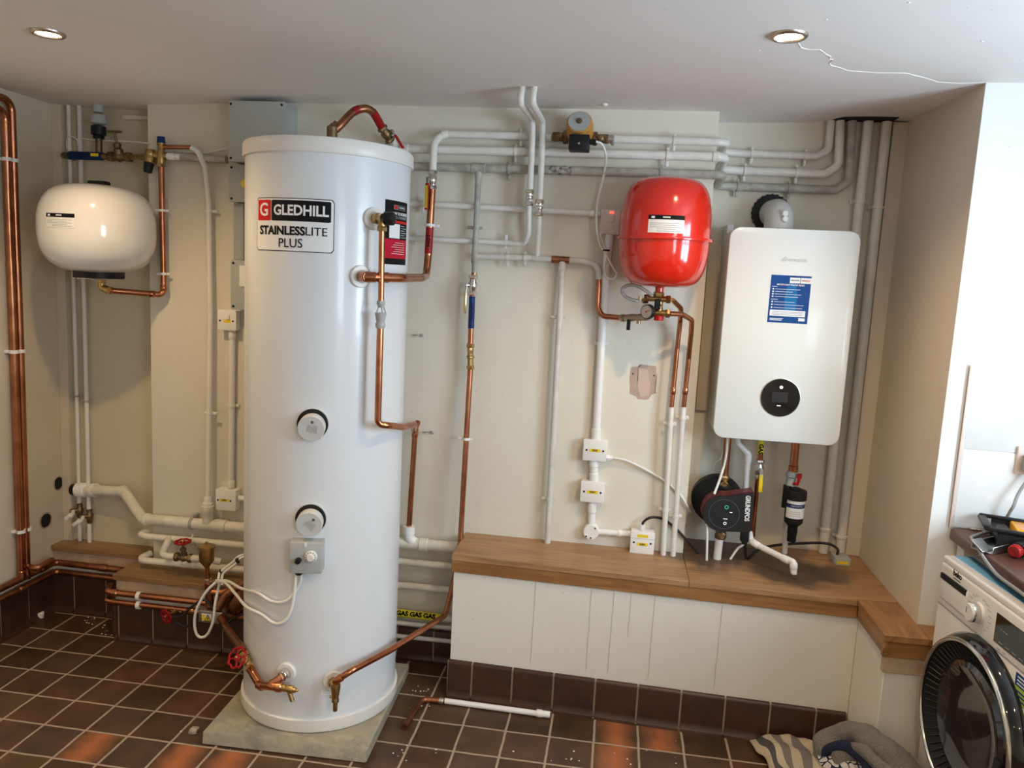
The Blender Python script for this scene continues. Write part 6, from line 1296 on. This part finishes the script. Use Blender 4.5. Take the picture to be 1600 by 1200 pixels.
for i, (x, y) in enumerate(((-1.2, -2.5), (.88, -2.5), (-1.2, -4.1), (.88, -4.1))): downlight(x, y, 'recessed ceiling light behind the camera, %s row, %s' % (('middle', 'rear')[i//2], ('left', 'right')[i % 2]))
# crack in ceiling
pts = [(1247, 66), (1252, 74), (1262, 77), (1281, 77), (1290, 84), (1298, 88), (1296, 92), (1302, 93), (1296, 98), (1298, 102), (1312, 105), (1325, 110), (1345, 111), (1370, 113), (1415, 113), (1430, 117), (1440, 119), (1454, 123), (1465, 127), (1500, 129), (1538, 128)]
bm = NB(); w3 = []
for px, py in pts: q = PZ(px, py, H); w3.append(V((q.x, q.y, ceil_z(q.x, q.y)-.0005)))
sweep(bm, w3, .0012, 6); obj('ceiling_crack', bm, M_CRACK, None, 'jagged white filled crack in the ceiling from the right light', 'crack')
bm = NB(); q = PZ(1291, 30, H)
for (px, py) in ((1291, 30), (1420, 4), (1534, 65), (1186, 79)): q = PZ(px, py, H); lathe(bm, [(.004, 0), (.003, -.0015), (0, -.002)], V((q.x, q.y, ceil_z(q.x, q.y))), (0, 0, 1), 8)
obj('filler_spots', bm, M_CRACK, None, 'tiny white filler spots on the ceiling right of the light', 'filler'); 
bm = NB(); q = PZ(945, 162, H); lathe(bm, [(.012, .002), (.011, -.006), (.005, -.010), (0, -.010)], V((q.x, q.y, ceil_z(q.x, q.y))), (0, 0, 1), 12); obj('ceiling_hook', bm, M_PVC, None, 'small white stub on the ceiling right of the orange pump', 'hook')

# =================================================================== RIGHT SIDE: splashback, worktop, machine
yt = -.474
tl = PY(1514, 573, yt); SZ1 = tl.z; SX0 = tl.x
t = thing('tiled_splashback', 'large white glazed wall tiles above the brown worktop', 'wall tiles', (SX0, yt, .90))
zj = PY(1500, 701, yt).z
for (z0, z1) in ((zj+.001, SZ1), (.905, zj-.001)):
    for k in range(2): bm = NB(); box(bm, (SX0+.012+k*.404, yt-.009, z0), (SX0+.412+k*.404, yt-.0005, z1), .002); obj('tile', bm, M_TILEW, t)
bm = NB(); box(bm, (SX0, yt-.011, .905), (SX0+.0115, yt-.0005, SZ1+.006), .001); obj('edge_strip', bm, mat('edge_strip_cream', (.80, .68, .60), .5), t, 'cream edge strip')
bm = NB(); box(bm, (SX0, yt-.006, .905), (2.26, yt-.0002, SZ1-.001), 0); obj('grout', bm, M_CRACK, t)
# socket
q = PY(1597, 718, yt-.012); t = thing('wall_socket', 'white wall socket with a grey plug at the right edge', 'socket', V((q.x, yt-.01, q.z)))
zc1, zc0 = PY(1592, 697, yt-.012).z, PY(1590, 740, yt-.012).z; xs0 = PY(1587, 718, yt-.012).x
bm = NB(); box(bm, (xs0, yt-.020, zc0), (xs0+.146, yt-.0095, zc1), .003); obj('faceplate', bm, M_PINKSW, t)
pl_ = thing('plug', 'grey plug in the white wall socket', 'plug', V((xs0+.04, yt-.04, (zc0+zc1)/2-.01)))
bm = NB(); box(bm, (xs0+.012, yt-.056, (zc0+zc1)/2-.032), (xs0+.062, yt-.0205, (zc0+zc1)/2+.022), .010, 3); obj('plug_body', bm, M_CABG, pl_)
# worktop
WZ = .905; wx0 = 1.595
M_WORK = mat('brown_worktop', (.12, .045, .028), .34, col2=(.070, .030, .022), vscale=26)
t = thing('worktop', 'dark brown stone-effect worktop over the washing machine', 'worktop', (1.9, -1.2, WZ-.04))
bm = NB(); mm = frame((wx0, yt-.001, 0), (1, 0, 0), (0, 1, 0), (0, 0, 1)); 
prof = [(0, WZ-.038), (-.0, WZ-.038)]
box(bm, (wx0, -3.0, WZ-.040), (XFR-.002, yt-.0105, WZ), .010, 4); obj('slab', bm, M_WORK, t)
bm = NB(); box(bm, (wx0+.03, yt-.06, .0), (XFR-.01, yt-.011, WZ-.042), .002); obj('end_support', bm, M_WHITEW, t)
# washing machine, local frame: x = along the front from the far corner, y = into the machine, z up
WA = V((1.540, -.600, 0)); wdv = V((.088, -.996, 0)).normalized(); win = V((.996, .088, 0)).normalized()
# right-handed frame: x=win(depth) , y=wdv? build with explicit mapping
def WM(u, d, z): return WA + wdv*u + win*d + V((0, 0, z))
WMX = Matrix((wdv, win, V((0, 0, 1)))).transposed().to_4x4(); WMX.translation = WA
wmn = thing('washing_machine', 'white front-loading washing machine with a black porthole door', 'washing machine', WM(.3, .25, 0))
MH = .85
bm = NB(); box(bm, (0, .012, .015), (.60, .55, MH-.014), .006, 2, WMX); obj('cabinet', bm, M_MACH, wmn)
bm = NB(); box(bm, (-.002, .0, MH-.022), (.602, .55, MH-.001), .006, 3, WMX); obj('top_cover', bm, M_MACH, wmn)
bm = NB(); box(bm, (.010, .030, MH-.001), (.59, .54, MH+.0012), 0, 1, WMX); obj('blue_film', bm, M_FILM, wmn, 'blue protective film')
bm = NB(); box(bm, (.0, -.004, .700), (.60, .02, MH-.022), .006, 3, WMX); obj('control_panel', bm, M_MACH, wmn)
bm = NB(); box(bm, (.0, .0, .03), (.60, .02, .698), .004, 2, WMX); obj('front_panel', bm, M_MACH, wmn)
for k in range(4): bm = NB(); cyl(bm, WM(.05+.5*(k % 2), .06+.43*(k//2), 0), WM(.05+.5*(k % 2), .06+.43*(k//2), .02), .02, 16); obj('foot', bm, M_BLACK, wmn)
# drawer
bm = NB(); box(bm, (.012, -.008, .722), (.165, .004, .800), .006, 3, WMX); dw = obj('detergent_drawer', bm, M_MACH, wmn)
bm = NB(); box(bm, (.014, -.0105, .782), (.160, -.002, .800), .003, 2, WMX); obj('drawer_grip', bm, M_BLACK, dw, 'dark grip recess')
# knob
nrm = -win; kc = WM(.228, -.004, .764)
bm = NB(); lathe(bm, [(.030, 0), (.029, .004), (.0265, .006), (.0255, .028), (.023, .031), (0, .031)], kc, nrm, 48); kb = obj('programme_knob', bm, M_MACH, wmn)
bm = NB(); lathe(bm, [(.0262, .006), (.0275, .008), (.0268, .024), (.0262, .026)], kc, nrm, 48); obj('knob_ring', bm, M_CHROME, kb, 'chrome ring')
bm = NB(); box(bm, (-.001, -.0355, .0), (.001, -.0350, .016), 0, 1, frame(kc, wdv, win, (0, 0, 1))); obj('knob_pointer', bm, M_LABK, kb)
bm = NB()
for k in range(14):
    a = math.radians(-50+k*280/13); r = .046
    u_, z_ = .228-.0+r*math.cos(a), .764+r*math.sin(a)*.95
    box(bm, (u_-(.016 if math.cos(a) < 0 else 0), -.0046, z_-.0012), (u_+(0 if math.cos(a) < 0 else .016), -.0040, z_+.0008), 0, 1, WMX)
obj('programme_list', bm, M_GREYPL, wmn)
obj('brand_letters', text_bm('beko', .026, mtx=Matrix((wdv, V((0, 0, 1)), nrm)).transposed().to_4x4(), bold=.0006), M_LABK, wmn, 'black letters') if 0 else None
mtx = Matrix((wdv, V((0, 0, 1)), wdv.cross(V((0, 0, 1))))).transposed().to_4x4(); mtx.translation = WM(.098, -.0046, .822)
obj('brand_letters', text_bm('beko', .024, mtx=mtx, bold=.0006), M_LABK, wmn, 'black letters')
bm = NB(); box(bm, (.078, -.0046, .806), (.118, -.0040, .808), 0, 1, WMX); obj('brand_underline', bm, M_LABK, wmn)
bm = NB(); box(bm, (.018, -.0046, .815), (.048, -.0040, .816), 0, 1, WMX); box(bm, (.018, -.0086, .735), (.034, -.0080, .736), 0, 1, WMX); obj('model_print', bm, M_GREYPL, wmn)
bm = NB(); box(bm, (.310, -.0052, .722), (.575, -.0040, .802), .001, 1, WMX); obj('display_panel', bm, M_BLKGL, wmn, 'glossy black display')
bm = NB()
for k in range(7): box(bm, (.335+k*.030, -.0058, .730), (.352+k*.030, -.0052, .7315), 0, 1, WMX)
for k in range(3): box(bm, (.335+k*.012, -.0058, .765), (.343+k*.012, -.0052, .7665), 0, 1, WMX)
obj('display_print', bm, M_GREYPL, wmn)
bm = NB(); box(bm, (.33, -.0046, .710), (.345, -.0040, .713), 0, 1, WMX); box(bm, (.355, -.0046, .710), (.368, -.0040, .713), 0, 1, WMX); obj('button_marks', bm, M_GREYPL, wmn)
# sticker
bm = NB(); box(bm, (.415, .0008, .595), (.545, -.0002, .690), 0, 1, WMX); obj('warranty_sticker', bm, M_STICK, wmn, 'blue and green sticker')
bm = NB(); box(bm, (.415, -.0012, .618), (.545, .0002, .656), 0, 1, WMX); obj('sticker_band', bm, mat('lime', (.45, .62, .05), .4), wmn, 'lime band')
bm = NB(); box(bm, (.415, -.0010, .596), (.545, .0002, .616), 0, 1, WMX); obj('sticker_foot', bm, M_LABW, wmn)
bm = NB()
for k in range(3): box(bm, (.425, -.0014, .662+k*.009), (.535, .0002, .665+k*.009), 0, 1, WMX)
obj('sticker_print', bm, M_LABW, wmn)
bm = NB()
for k in range(3): box(bm, (.425, -.0020, .624+k*.010), (.535, .0002, .628+k*.010), 0, 1, WMX)
obj('sticker_print', bm, M_STICK, wmn)
# door
dcn = WM(.270, .0, .452)
bm = NB(); lathe(bm, [(.250, .0), (.250, .010), (.242, .026), (.232, .036)], dcn, nrm, 96, cap=False); lathe(bm, [(.224, .036), (.220, .010), (.220, .0)], dcn, nrm, 96, cap=False); dr_ = obj('door', bm, M_BLKGL, wmn, 'black porthole door')
bm = NB(); torus(bm, dcn+nrm*.037, nrm, .228, .0068, 96, 14); obj('chrome_ring', bm, M_CHROME, dr_, 'chrome ring')
bm = NB(); lathe(bm, [(.224, .034), (.205, .018), (.178, .006), (.176, .002)], dcn, nrm, 96, cap=False); obj('inner_rim', bm, M_BLACK, dr_)
bm = NB(); u, w2_, _ = basis(nrm)
for k in range(64):
    a = 2*math.pi*k/64; d = u*math.cos(a)+w2_*math.sin(a); sweep(bm, [dcn+nrm*.031+d*.219, dcn+nrm*.0095+d*.183], .0020, 6)
obj('rim_ribs', bm, mat('rib_black', (.020, .018, .016), .45), dr_)
bm = NB(); lathe(bm, [(.180, .004), (.172, .018), (.156, .024), (.140, .016), (.115, .008), (.08, .004), (0, .003)], dcn, nrm, 72, cap=False); obj('door_glass', bm, M_GLASS, dr_, 'dark bowl glass')
bm = NB(); box(bm, (.445, -.046, .33), (.475, -.030, .47), .004, 2, WMX); obj('door_handle', bm, M_BLACK, dr_)
# --- things on the worktop
def Wk(px, py, h=0): return PZ(px, py, WZ+h)
t = thing('tool_tray', 'black plastic tool tray with yellow inserts on the brown worktop', 'tool tray', Wk(1570, 855))
c = Wk(1590, 846, .03); 
bm = NB(); mtx = Matrix.Translation(V((1.80, -.66, WZ))) @ Matrix.Rotation(math.radians(-18), 4, 'Z') @ Matrix.Rotation(math.radians(-4), 4, 'X')
# tray shell: bottom + four walls + rim with handle hole
box(bm, (-.14, -.06, .001), (.16, .10, .008), .002, 1, mtx); box(bm, (-.14, -.065, .001), (-.10, .10, .050), .008, 2, mtx)
box(bm, (-.14, -.066, .001), (.16, -.056, .045), .003, 1, mtx); box(bm, (-.14, .095, .001), (.16, .105, .060), .003, 1, mtx); box(bm, (-.03, -.06, .002), (-.022, .10, .052), .002, 1, mtx)
box(bm, (-.175, -.072, .046), (-.025, -.055, .058), .005, 2, mtx); box(bm, (-.175, .092, .056), (.16, .108, .068), .005, 2, mtx); box(bm, (-.178, -.072, .050), (-.155, .108, .064), .006, 2, mtx); box(bm, (-.02, -.075, .040), (.16, -.052, .052), .004, 2, mtx)
obj('tray_body', bm, M_BLACK, t)
bm = NB(); box(bm, (-.092, -.050, .012), (-.030, .092, .060), .004, 2, mtx); box(bm, (-.018, -.050, .012), (.155, .092, .060), .004, 2, mtx); obj('yellow_bins', bm, M_YELPL, t, 'yellow bins')
bm = NB(); box(bm, (-.086, -.042, .055), (-.036, .085, .0605), .003, 1, mtx); box(bm, (-.010, -.042, .055), (.148, .085, .0605), .003, 1, mtx); obj('bin_recess', bm, mat('amber_plastic', (.7, .28, .01), .3), t)
t = thing('metal_brackets', 'folded grey metal brackets lying on the worktop corner', 'bracket', Wk(1540, 850)); mtx = Matrix.Translation(Wk(1550, 858, .0)) @ Matrix.Rotation(math.radians(-52), 4, 'Z')
bm = NB(); box(bm, (-.03, -.055, .001), (.03, .06, .004), .001, 1, mtx); box(bm, (-.032, -.055, .001), (-.028, .06, .022), .001, 1, mtx); box(bm, (.028, -.055, .001), (.032, .06, .022), .001, 1, mtx)
m2 = mtx @ Matrix.Translation(V((-.005, -.055, .018))) @ Matrix.Rotation(.6, 4, 'Y'); box(bm, (-.022, -.02, -.001), (.022, .03, .002), .001, 1, m2); box(bm, (.020, -.02, -.018), (.023, .03, .002), .001, 1, m2); obj('bracket_body', bm, M_STEEL, t)
bm = NB(); q = Wk(1520, 826, .002); mtx = Matrix.Translation(q) @ Matrix.Rotation(-.4, 4, 'Z'); torus(bm, q+V((0, 0, .002)), (0, 0, 1), .012, .002, 20, 6); box(bm, (.0, -.008, 0), (.045, .008, .003), .001, 1, mtx); obj('metal_key', bm, M_STEEL, None, 'small metal key-like tool on the worktop corner', 'tool')
t = thing('red_wheel_tool', 'black tool with a red ribbed wheel on the worktop', 'tool', Wk(1590, 870)); q = Wk(1590, 860, .021)
bm = NB(); lathe(bm, [(.016, 0), (.018, .004), (.018, .018), (.015, .022), (.008, .023), (0, .021)], q, (-.75, -.65, 0), 24); obj('red_wheel', bm, M_REDPL, t)
bm = NB()
for k in range(16): a = 2*math.pi*k/16; uu, ww, aa = basis((-.75, -.65, 0)); d = uu*math.cos(a)+ww*math.sin(a); sweep(bm, [q+d*.0175+aa*.004, q+d*.0175+aa*.018], .0016, 6)
for r_ in (.005, .009, .013): torus(bm, q+aa*.0225, aa, r_, .0012, 24, 6)
obj('wheel_ribs', bm, mat('dark_red_plastic', (.20, .01, .01), .5), t)
bm = NB(); cyl(bm, q+V((.003, .003, 0)), q+V((.07, .06, .0)), .022, 24, .004); obj('tool_body', bm, M_BLACK, t)
cable('grey_cable', 'grey cable from the wall plug trailing over the worktop front edge', [V((xs0+.04, yt-.04, (zc0+zc1)/2-.03)), PY(1592, 770, yt-.05), PY(1584, 790, yt-.06), PY(1578, 800, yt-.05), PY(1570, 820, yt-.03), V((1.78, yt-.05, WZ+.006)), V((1.70, yt-.05, WZ+.008)), Wk(1521, 838, .006), V((1.605, -.62, WZ+.006)), V((1.588, -.72, WZ-.002)), PX(1543, 880, 1.585), PX(1560, 900, 1.585), PX(1590, 922, 1.590), PX(1620, 945, 1.590)], .0048, M_CABG)

# =================================================================== FLOOR THINGS
yo = None
t = thing('pipe_offcut', 'offcut of white pipe with a bent copper end lying on the floor by the bench', 'pipe offcut', PZ(745, 1105, 0))
bm = NB(); sweep(bm, fillet([PZ(632, 1136, .012), PZ(657, 1096, .014), PZ(664, 1093, .014), PZ(695, 1095, .014)], .02), .0108, 16); obj('copper_end', bm, M_OLDCU, t, 'bent copper end')
bm = NB(); sweep(bm, [PZ(694, 1095, .013), PZ(842, 1115, .013)], .0105, 16); obj('white_tube', bm, M_PVC, t)
bm = NB(); a = PZ(838, 1114, .014); d = (PZ(862, 1117, .014)-a).normalized(); lathe(bm, [(.0135, 0), (.0145, .004), (.0145, .020), (.0125, .023), (.0125, .050), (.0105, .052)], a, d, 10); obj('push_fit_end', bm, M_PVC, t)
bm = NB(); a = PZ(690, 1095, .014); lathe(bm, [(.012, -.01), (.013, -.006), (.013, .004), (.012, .008)], a, d, 14); obj('olive', bm, M_STEEL, t)
# debris crumbs
bm = NB(); random.seed(3)
for (px, py, n_, sp_) in ((150, 970, 14, 16), (175, 990, 14, 10), (640, 1095, 18, 16), (655, 1080, 10, 10), (380, 1165, 4, 10), (620, 1180, 14, 30), (860, 1190, 10, 30), (1000, 1180, 10, 60), (350, 1120, 8, 14), (300, 1145, 6, 6), (262, 1010, 4, 8)):
    for _ in range(n_):
        q = PZ(px+random.gauss(0, sp_), py+random.gauss(0, sp_*.4), 0 if not (310 < px < 600 and py > 1100 and py < 1150) else .05)
        if abs(q.x-KX) < .31 and abs(q.y-KY) < .32: continue
        s = random.uniform(.001, .0032); r = bmesh.ops.create_icosphere(bm, subdivisions=1, radius=s)
        for v in r['verts']: v.co = V((v.co.x*random.uniform(.8, 2), v.co.y, v.co.z*.6))+V((q.x, q.y, max(q.z, 0)+s*.5))
obj('plaster_crumbs', bm, M_CRACK, None, 'pale plaster crumbs scattered over the floor tiles', 'debris', kind='stuff')
bm = NB(); q = PZ(396, 1163, 0); mm = Matrix.Translation(q) @ Matrix.Rotation(.5, 4, 'Z') @ Matrix.Rotation(.2, 4, 'X'); box(bm, (-.008, -.010, .001), (.009, .008, .004), .001, 1, mm); box(bm, (.006, -.01, .002), (.009, .008, .012), .001, 1, mm); obj('plastic_scrap', bm, M_PVC, None, 'small bent white plastic scrap in front of the slab', 'scrap')
bm = NB(); q = PZ(302, 1146, 0); box(bm, q+V((-.012, -.012, 0)), q+V((.014, .018, .022)), .006, 1)
for v in bm.verts: v.co += V((random.uniform(-.003, .003),)*3)
obj('rubble_lump', bm, M_BRICKD, None, 'small lump of rubble at the left corner of the slab', 'rubble')
# towels -----------------------------------------------------------------
def towel(name, label, ctrl, mt, thick=.012, seed=0, nu=44, nv=30, amp=.014, fl=.003):
    """ctrl: grid rows of world points (loose cloth); bicubic-ish interpolation, folds, thickness"""
    random.seed(seed); rows = [smooth(r, 10) for r in ctrl]; cols = [smooth([r[i] for r in rows], 10) for i in range(len(rows[0]))]
    bm = NB(); uvl = bm.loops.layers.uv.new('UVMap'); n, m_ = len(cols), len(cols[0]); ph = [random.uniform(0, 6) for _ in range(6)]
    def P_(i, j):
        u_, v_ = i/(n-1), j/(m_-1); p = V(cols[i][j])
        h = amp*(math.sin(u_*9+ph[0]+2*math.sin(v_*4+ph[1]))+.6*math.sin(v_*13+ph[2]+3*math.sin(u_*5))+.35*math.sin(u_*27+v_*9+ph[3]))
        return V((p.x+h*.35, p.y+h*.2, max(fl+thick, p.z+h)))
    G = [[P_(i, j) for j in range(m_)] for i in range(n)]
    top = [[bm.verts.new(G[i][j]) for j in range(m_)] for i in range(n)]
    for i in range(n-1):
        for j in range(m_-1):
            f = bm.faces.new([top[i][j], top[i+1][j], top[i+1][j+1], top[i][j+1]])
            for lp_, (a, b) in zip(f.loops, ((i, j), (i+1, j), (i+1, j+1), (i, j+1))): lp_[uvl].uv = (a/(n-1), b/(m_-1))
    o = obj(name, bm, mt, None, label, 'towel', sharp=80)
    s = o.modifiers.new('thickness', 'SOLIDIFY'); s.thickness = thick; s.offset = -1
    return o
def tz(px, py, z): return PZ(px, py, z)
towel('striped_towel', 'crumpled cream and grey striped cloth on the floor in front of the bench',
      [[tz(1172, 1160, .005), tz(1195, 1153, .02), tz(1230, 1153, .04), tz(1262, 1152, .05), tz(1290, 1165, .05)],
       [tz(1182, 1175, .012), tz(1212, 1168, .045), tz(1243, 1168, .06), tz(1275, 1172, .07), tz(1300, 1180, .06)],
       [tz(1198, 1195, .006), tz(1225, 1195, .045), tz(1255, 1200, .06), tz(1285, 1205, .06), tz(1315, 1210, .05)],
       [tz(1212, 1230, .005), tz(1235, 1235, .03), tz(1262, 1240, .04), tz(1290, 1240, .03), tz(1325, 1245, .02)]], M_TOWS, .006, 2, amp=.008)
ty = lambda px, py, y: PY(px, py, y)
towel('patterned_towel', 'white towel with navy leaf outlines bunched between the striped and grey cloths',
      [[ty(1268, 1168, -.44), ty(1290, 1160, -.47), ty(1312, 1160, -.50), ty(1330, 1168, -.54)],
       [ty(1276, 1180, -.52), ty(1300, 1174, -.55), ty(1328, 1180, -.60), ty(1356, 1188, -.64)],
       [ty(1290, 1200, -.58), ty(1316, 1200, -.62), ty(1346, 1206, -.67), ty(1374, 1212, -.70)],
       [ty(1300, 1240, -.66), ty(1330, 1245, -.70), ty(1362, 1250, -.74), ty(1392, 1250, -.78)]], M_TOWL, .008, 5, amp=.006)
def roll(bm, pts, r, seed, flat=.8):
    random.seed(seed); path = smooth(pts, 9); k0 = len(bm.verts); a, b, c = (random.uniform(0, 6) for _ in range(3))
    sweep(bm, path, r, 22, rad=lambda t: r*(.88+.10*math.sin(t*7+a)+.06*math.sin(t*17+b)))
    bm.verts.ensure_lookup_table()
    for v in bm.verts[k0:]:
        v.co += V((math.sin(v.co.z*70+a), math.sin(v.co.x*60+b), math.sin(v.co.y*65+c)))*.004
        v.co.z = max(v.co.z, .003)
bm = NB()
roll(bm, [ty(1296, 1190, -.50), ty(1292, 1166, -.50), ty(1312, 1150, -.505), ty(1342, 1148, -.56), ty(1374, 1164, -.665), ty(1402, 1190, -.70), ty(1424, 1224, -.74), ty(1436, 1262, -.80)], .046, 4)
roll(bm, [ty(1318, 1200, -.58), ty(1322, 1180, -.58), ty(1342, 1172, -.62), ty(1366, 1184, -.68), ty(1390, 1212, -.73), ty(1404, 1250, -.78)], .036, 8)
roll(bm, [ty(1410, 1180, -.66), ty(1428, 1206, -.70), ty(1436, 1240, -.74)], .032, 12)
obj('grey_towel', bm, M_TOWG, None, 'thick grey towel rolled in an arch on the floor against the washing machine', 'towel', sharp=80)
bm = NB(); roll(bm, [ty(1290, 1176, -.52), ty(1308, 1166, -.56), ty(1330, 1172, -.62), ty(1352, 1190, -.67), ty(1360, 1215, -.70)], .022, 3)
obj('navy_cloth', bm, mat('navy_cloth', (.012, .02, .06), .95, bump=.8, bscale=200), None, 'dark navy cloth tucked between the patterned and grey towels', 'cloth', sharp=80)

# repeats share a group
GR = {}
for o in bpy.data.objects:
    if o.parent is None and 'label' in o.keys() and not o.get('kind'): GR.setdefault(o.name.split('.')[0], []).append(o)
PH = {'copper_pipe': 'bare copper pipes', 'white_pipe': 'white painted pipes', 'grey_pipe': 'grey painted pipes', 'conduit': 'white conduits', 'white_cable': 'white cables', 'black_cable': 'black cables',
      'gate_valve': 'gate valves with handwheels', 'lever_valve': 'lever ball valves', 'junction_box': 'white junction boxes', 'adaptable_box': 'grey electrical boxes', 'wall_hole': 'holes in the left wall',
      'drain_valve': 'small drain valves in the alcove', 'painted_pipe': 'thin painted pipes in the left alcove', 'pump_valve': 'valves beside the orange pump', 'compression_coupling': 'chrome couplings on the ceiling pipes',
      'cable_tie': 'black cable ties', 'drain_cock': 'drain cocks on the cylinder', 'pipe_ledge': 'dusty wooden ledges', 'expansion_vessel': 'expansion vessels', 'fused_switch': 'fused switches', 'condensate_pipe': 'white plastic condensate pipes',
      'copper_discharge_pipe': 'copper discharge pipes by the cylinder', 'gas_pipe': 'gas pipes with yellow tape', 'pipe_clip': 'white clips on copper pipes', 'ceiling_light': 'recessed ceiling downlights'}
for k, v in GR.items():
    if len(v) > 1 and k in PH:
        for o in v: o['group'] = PH[k]
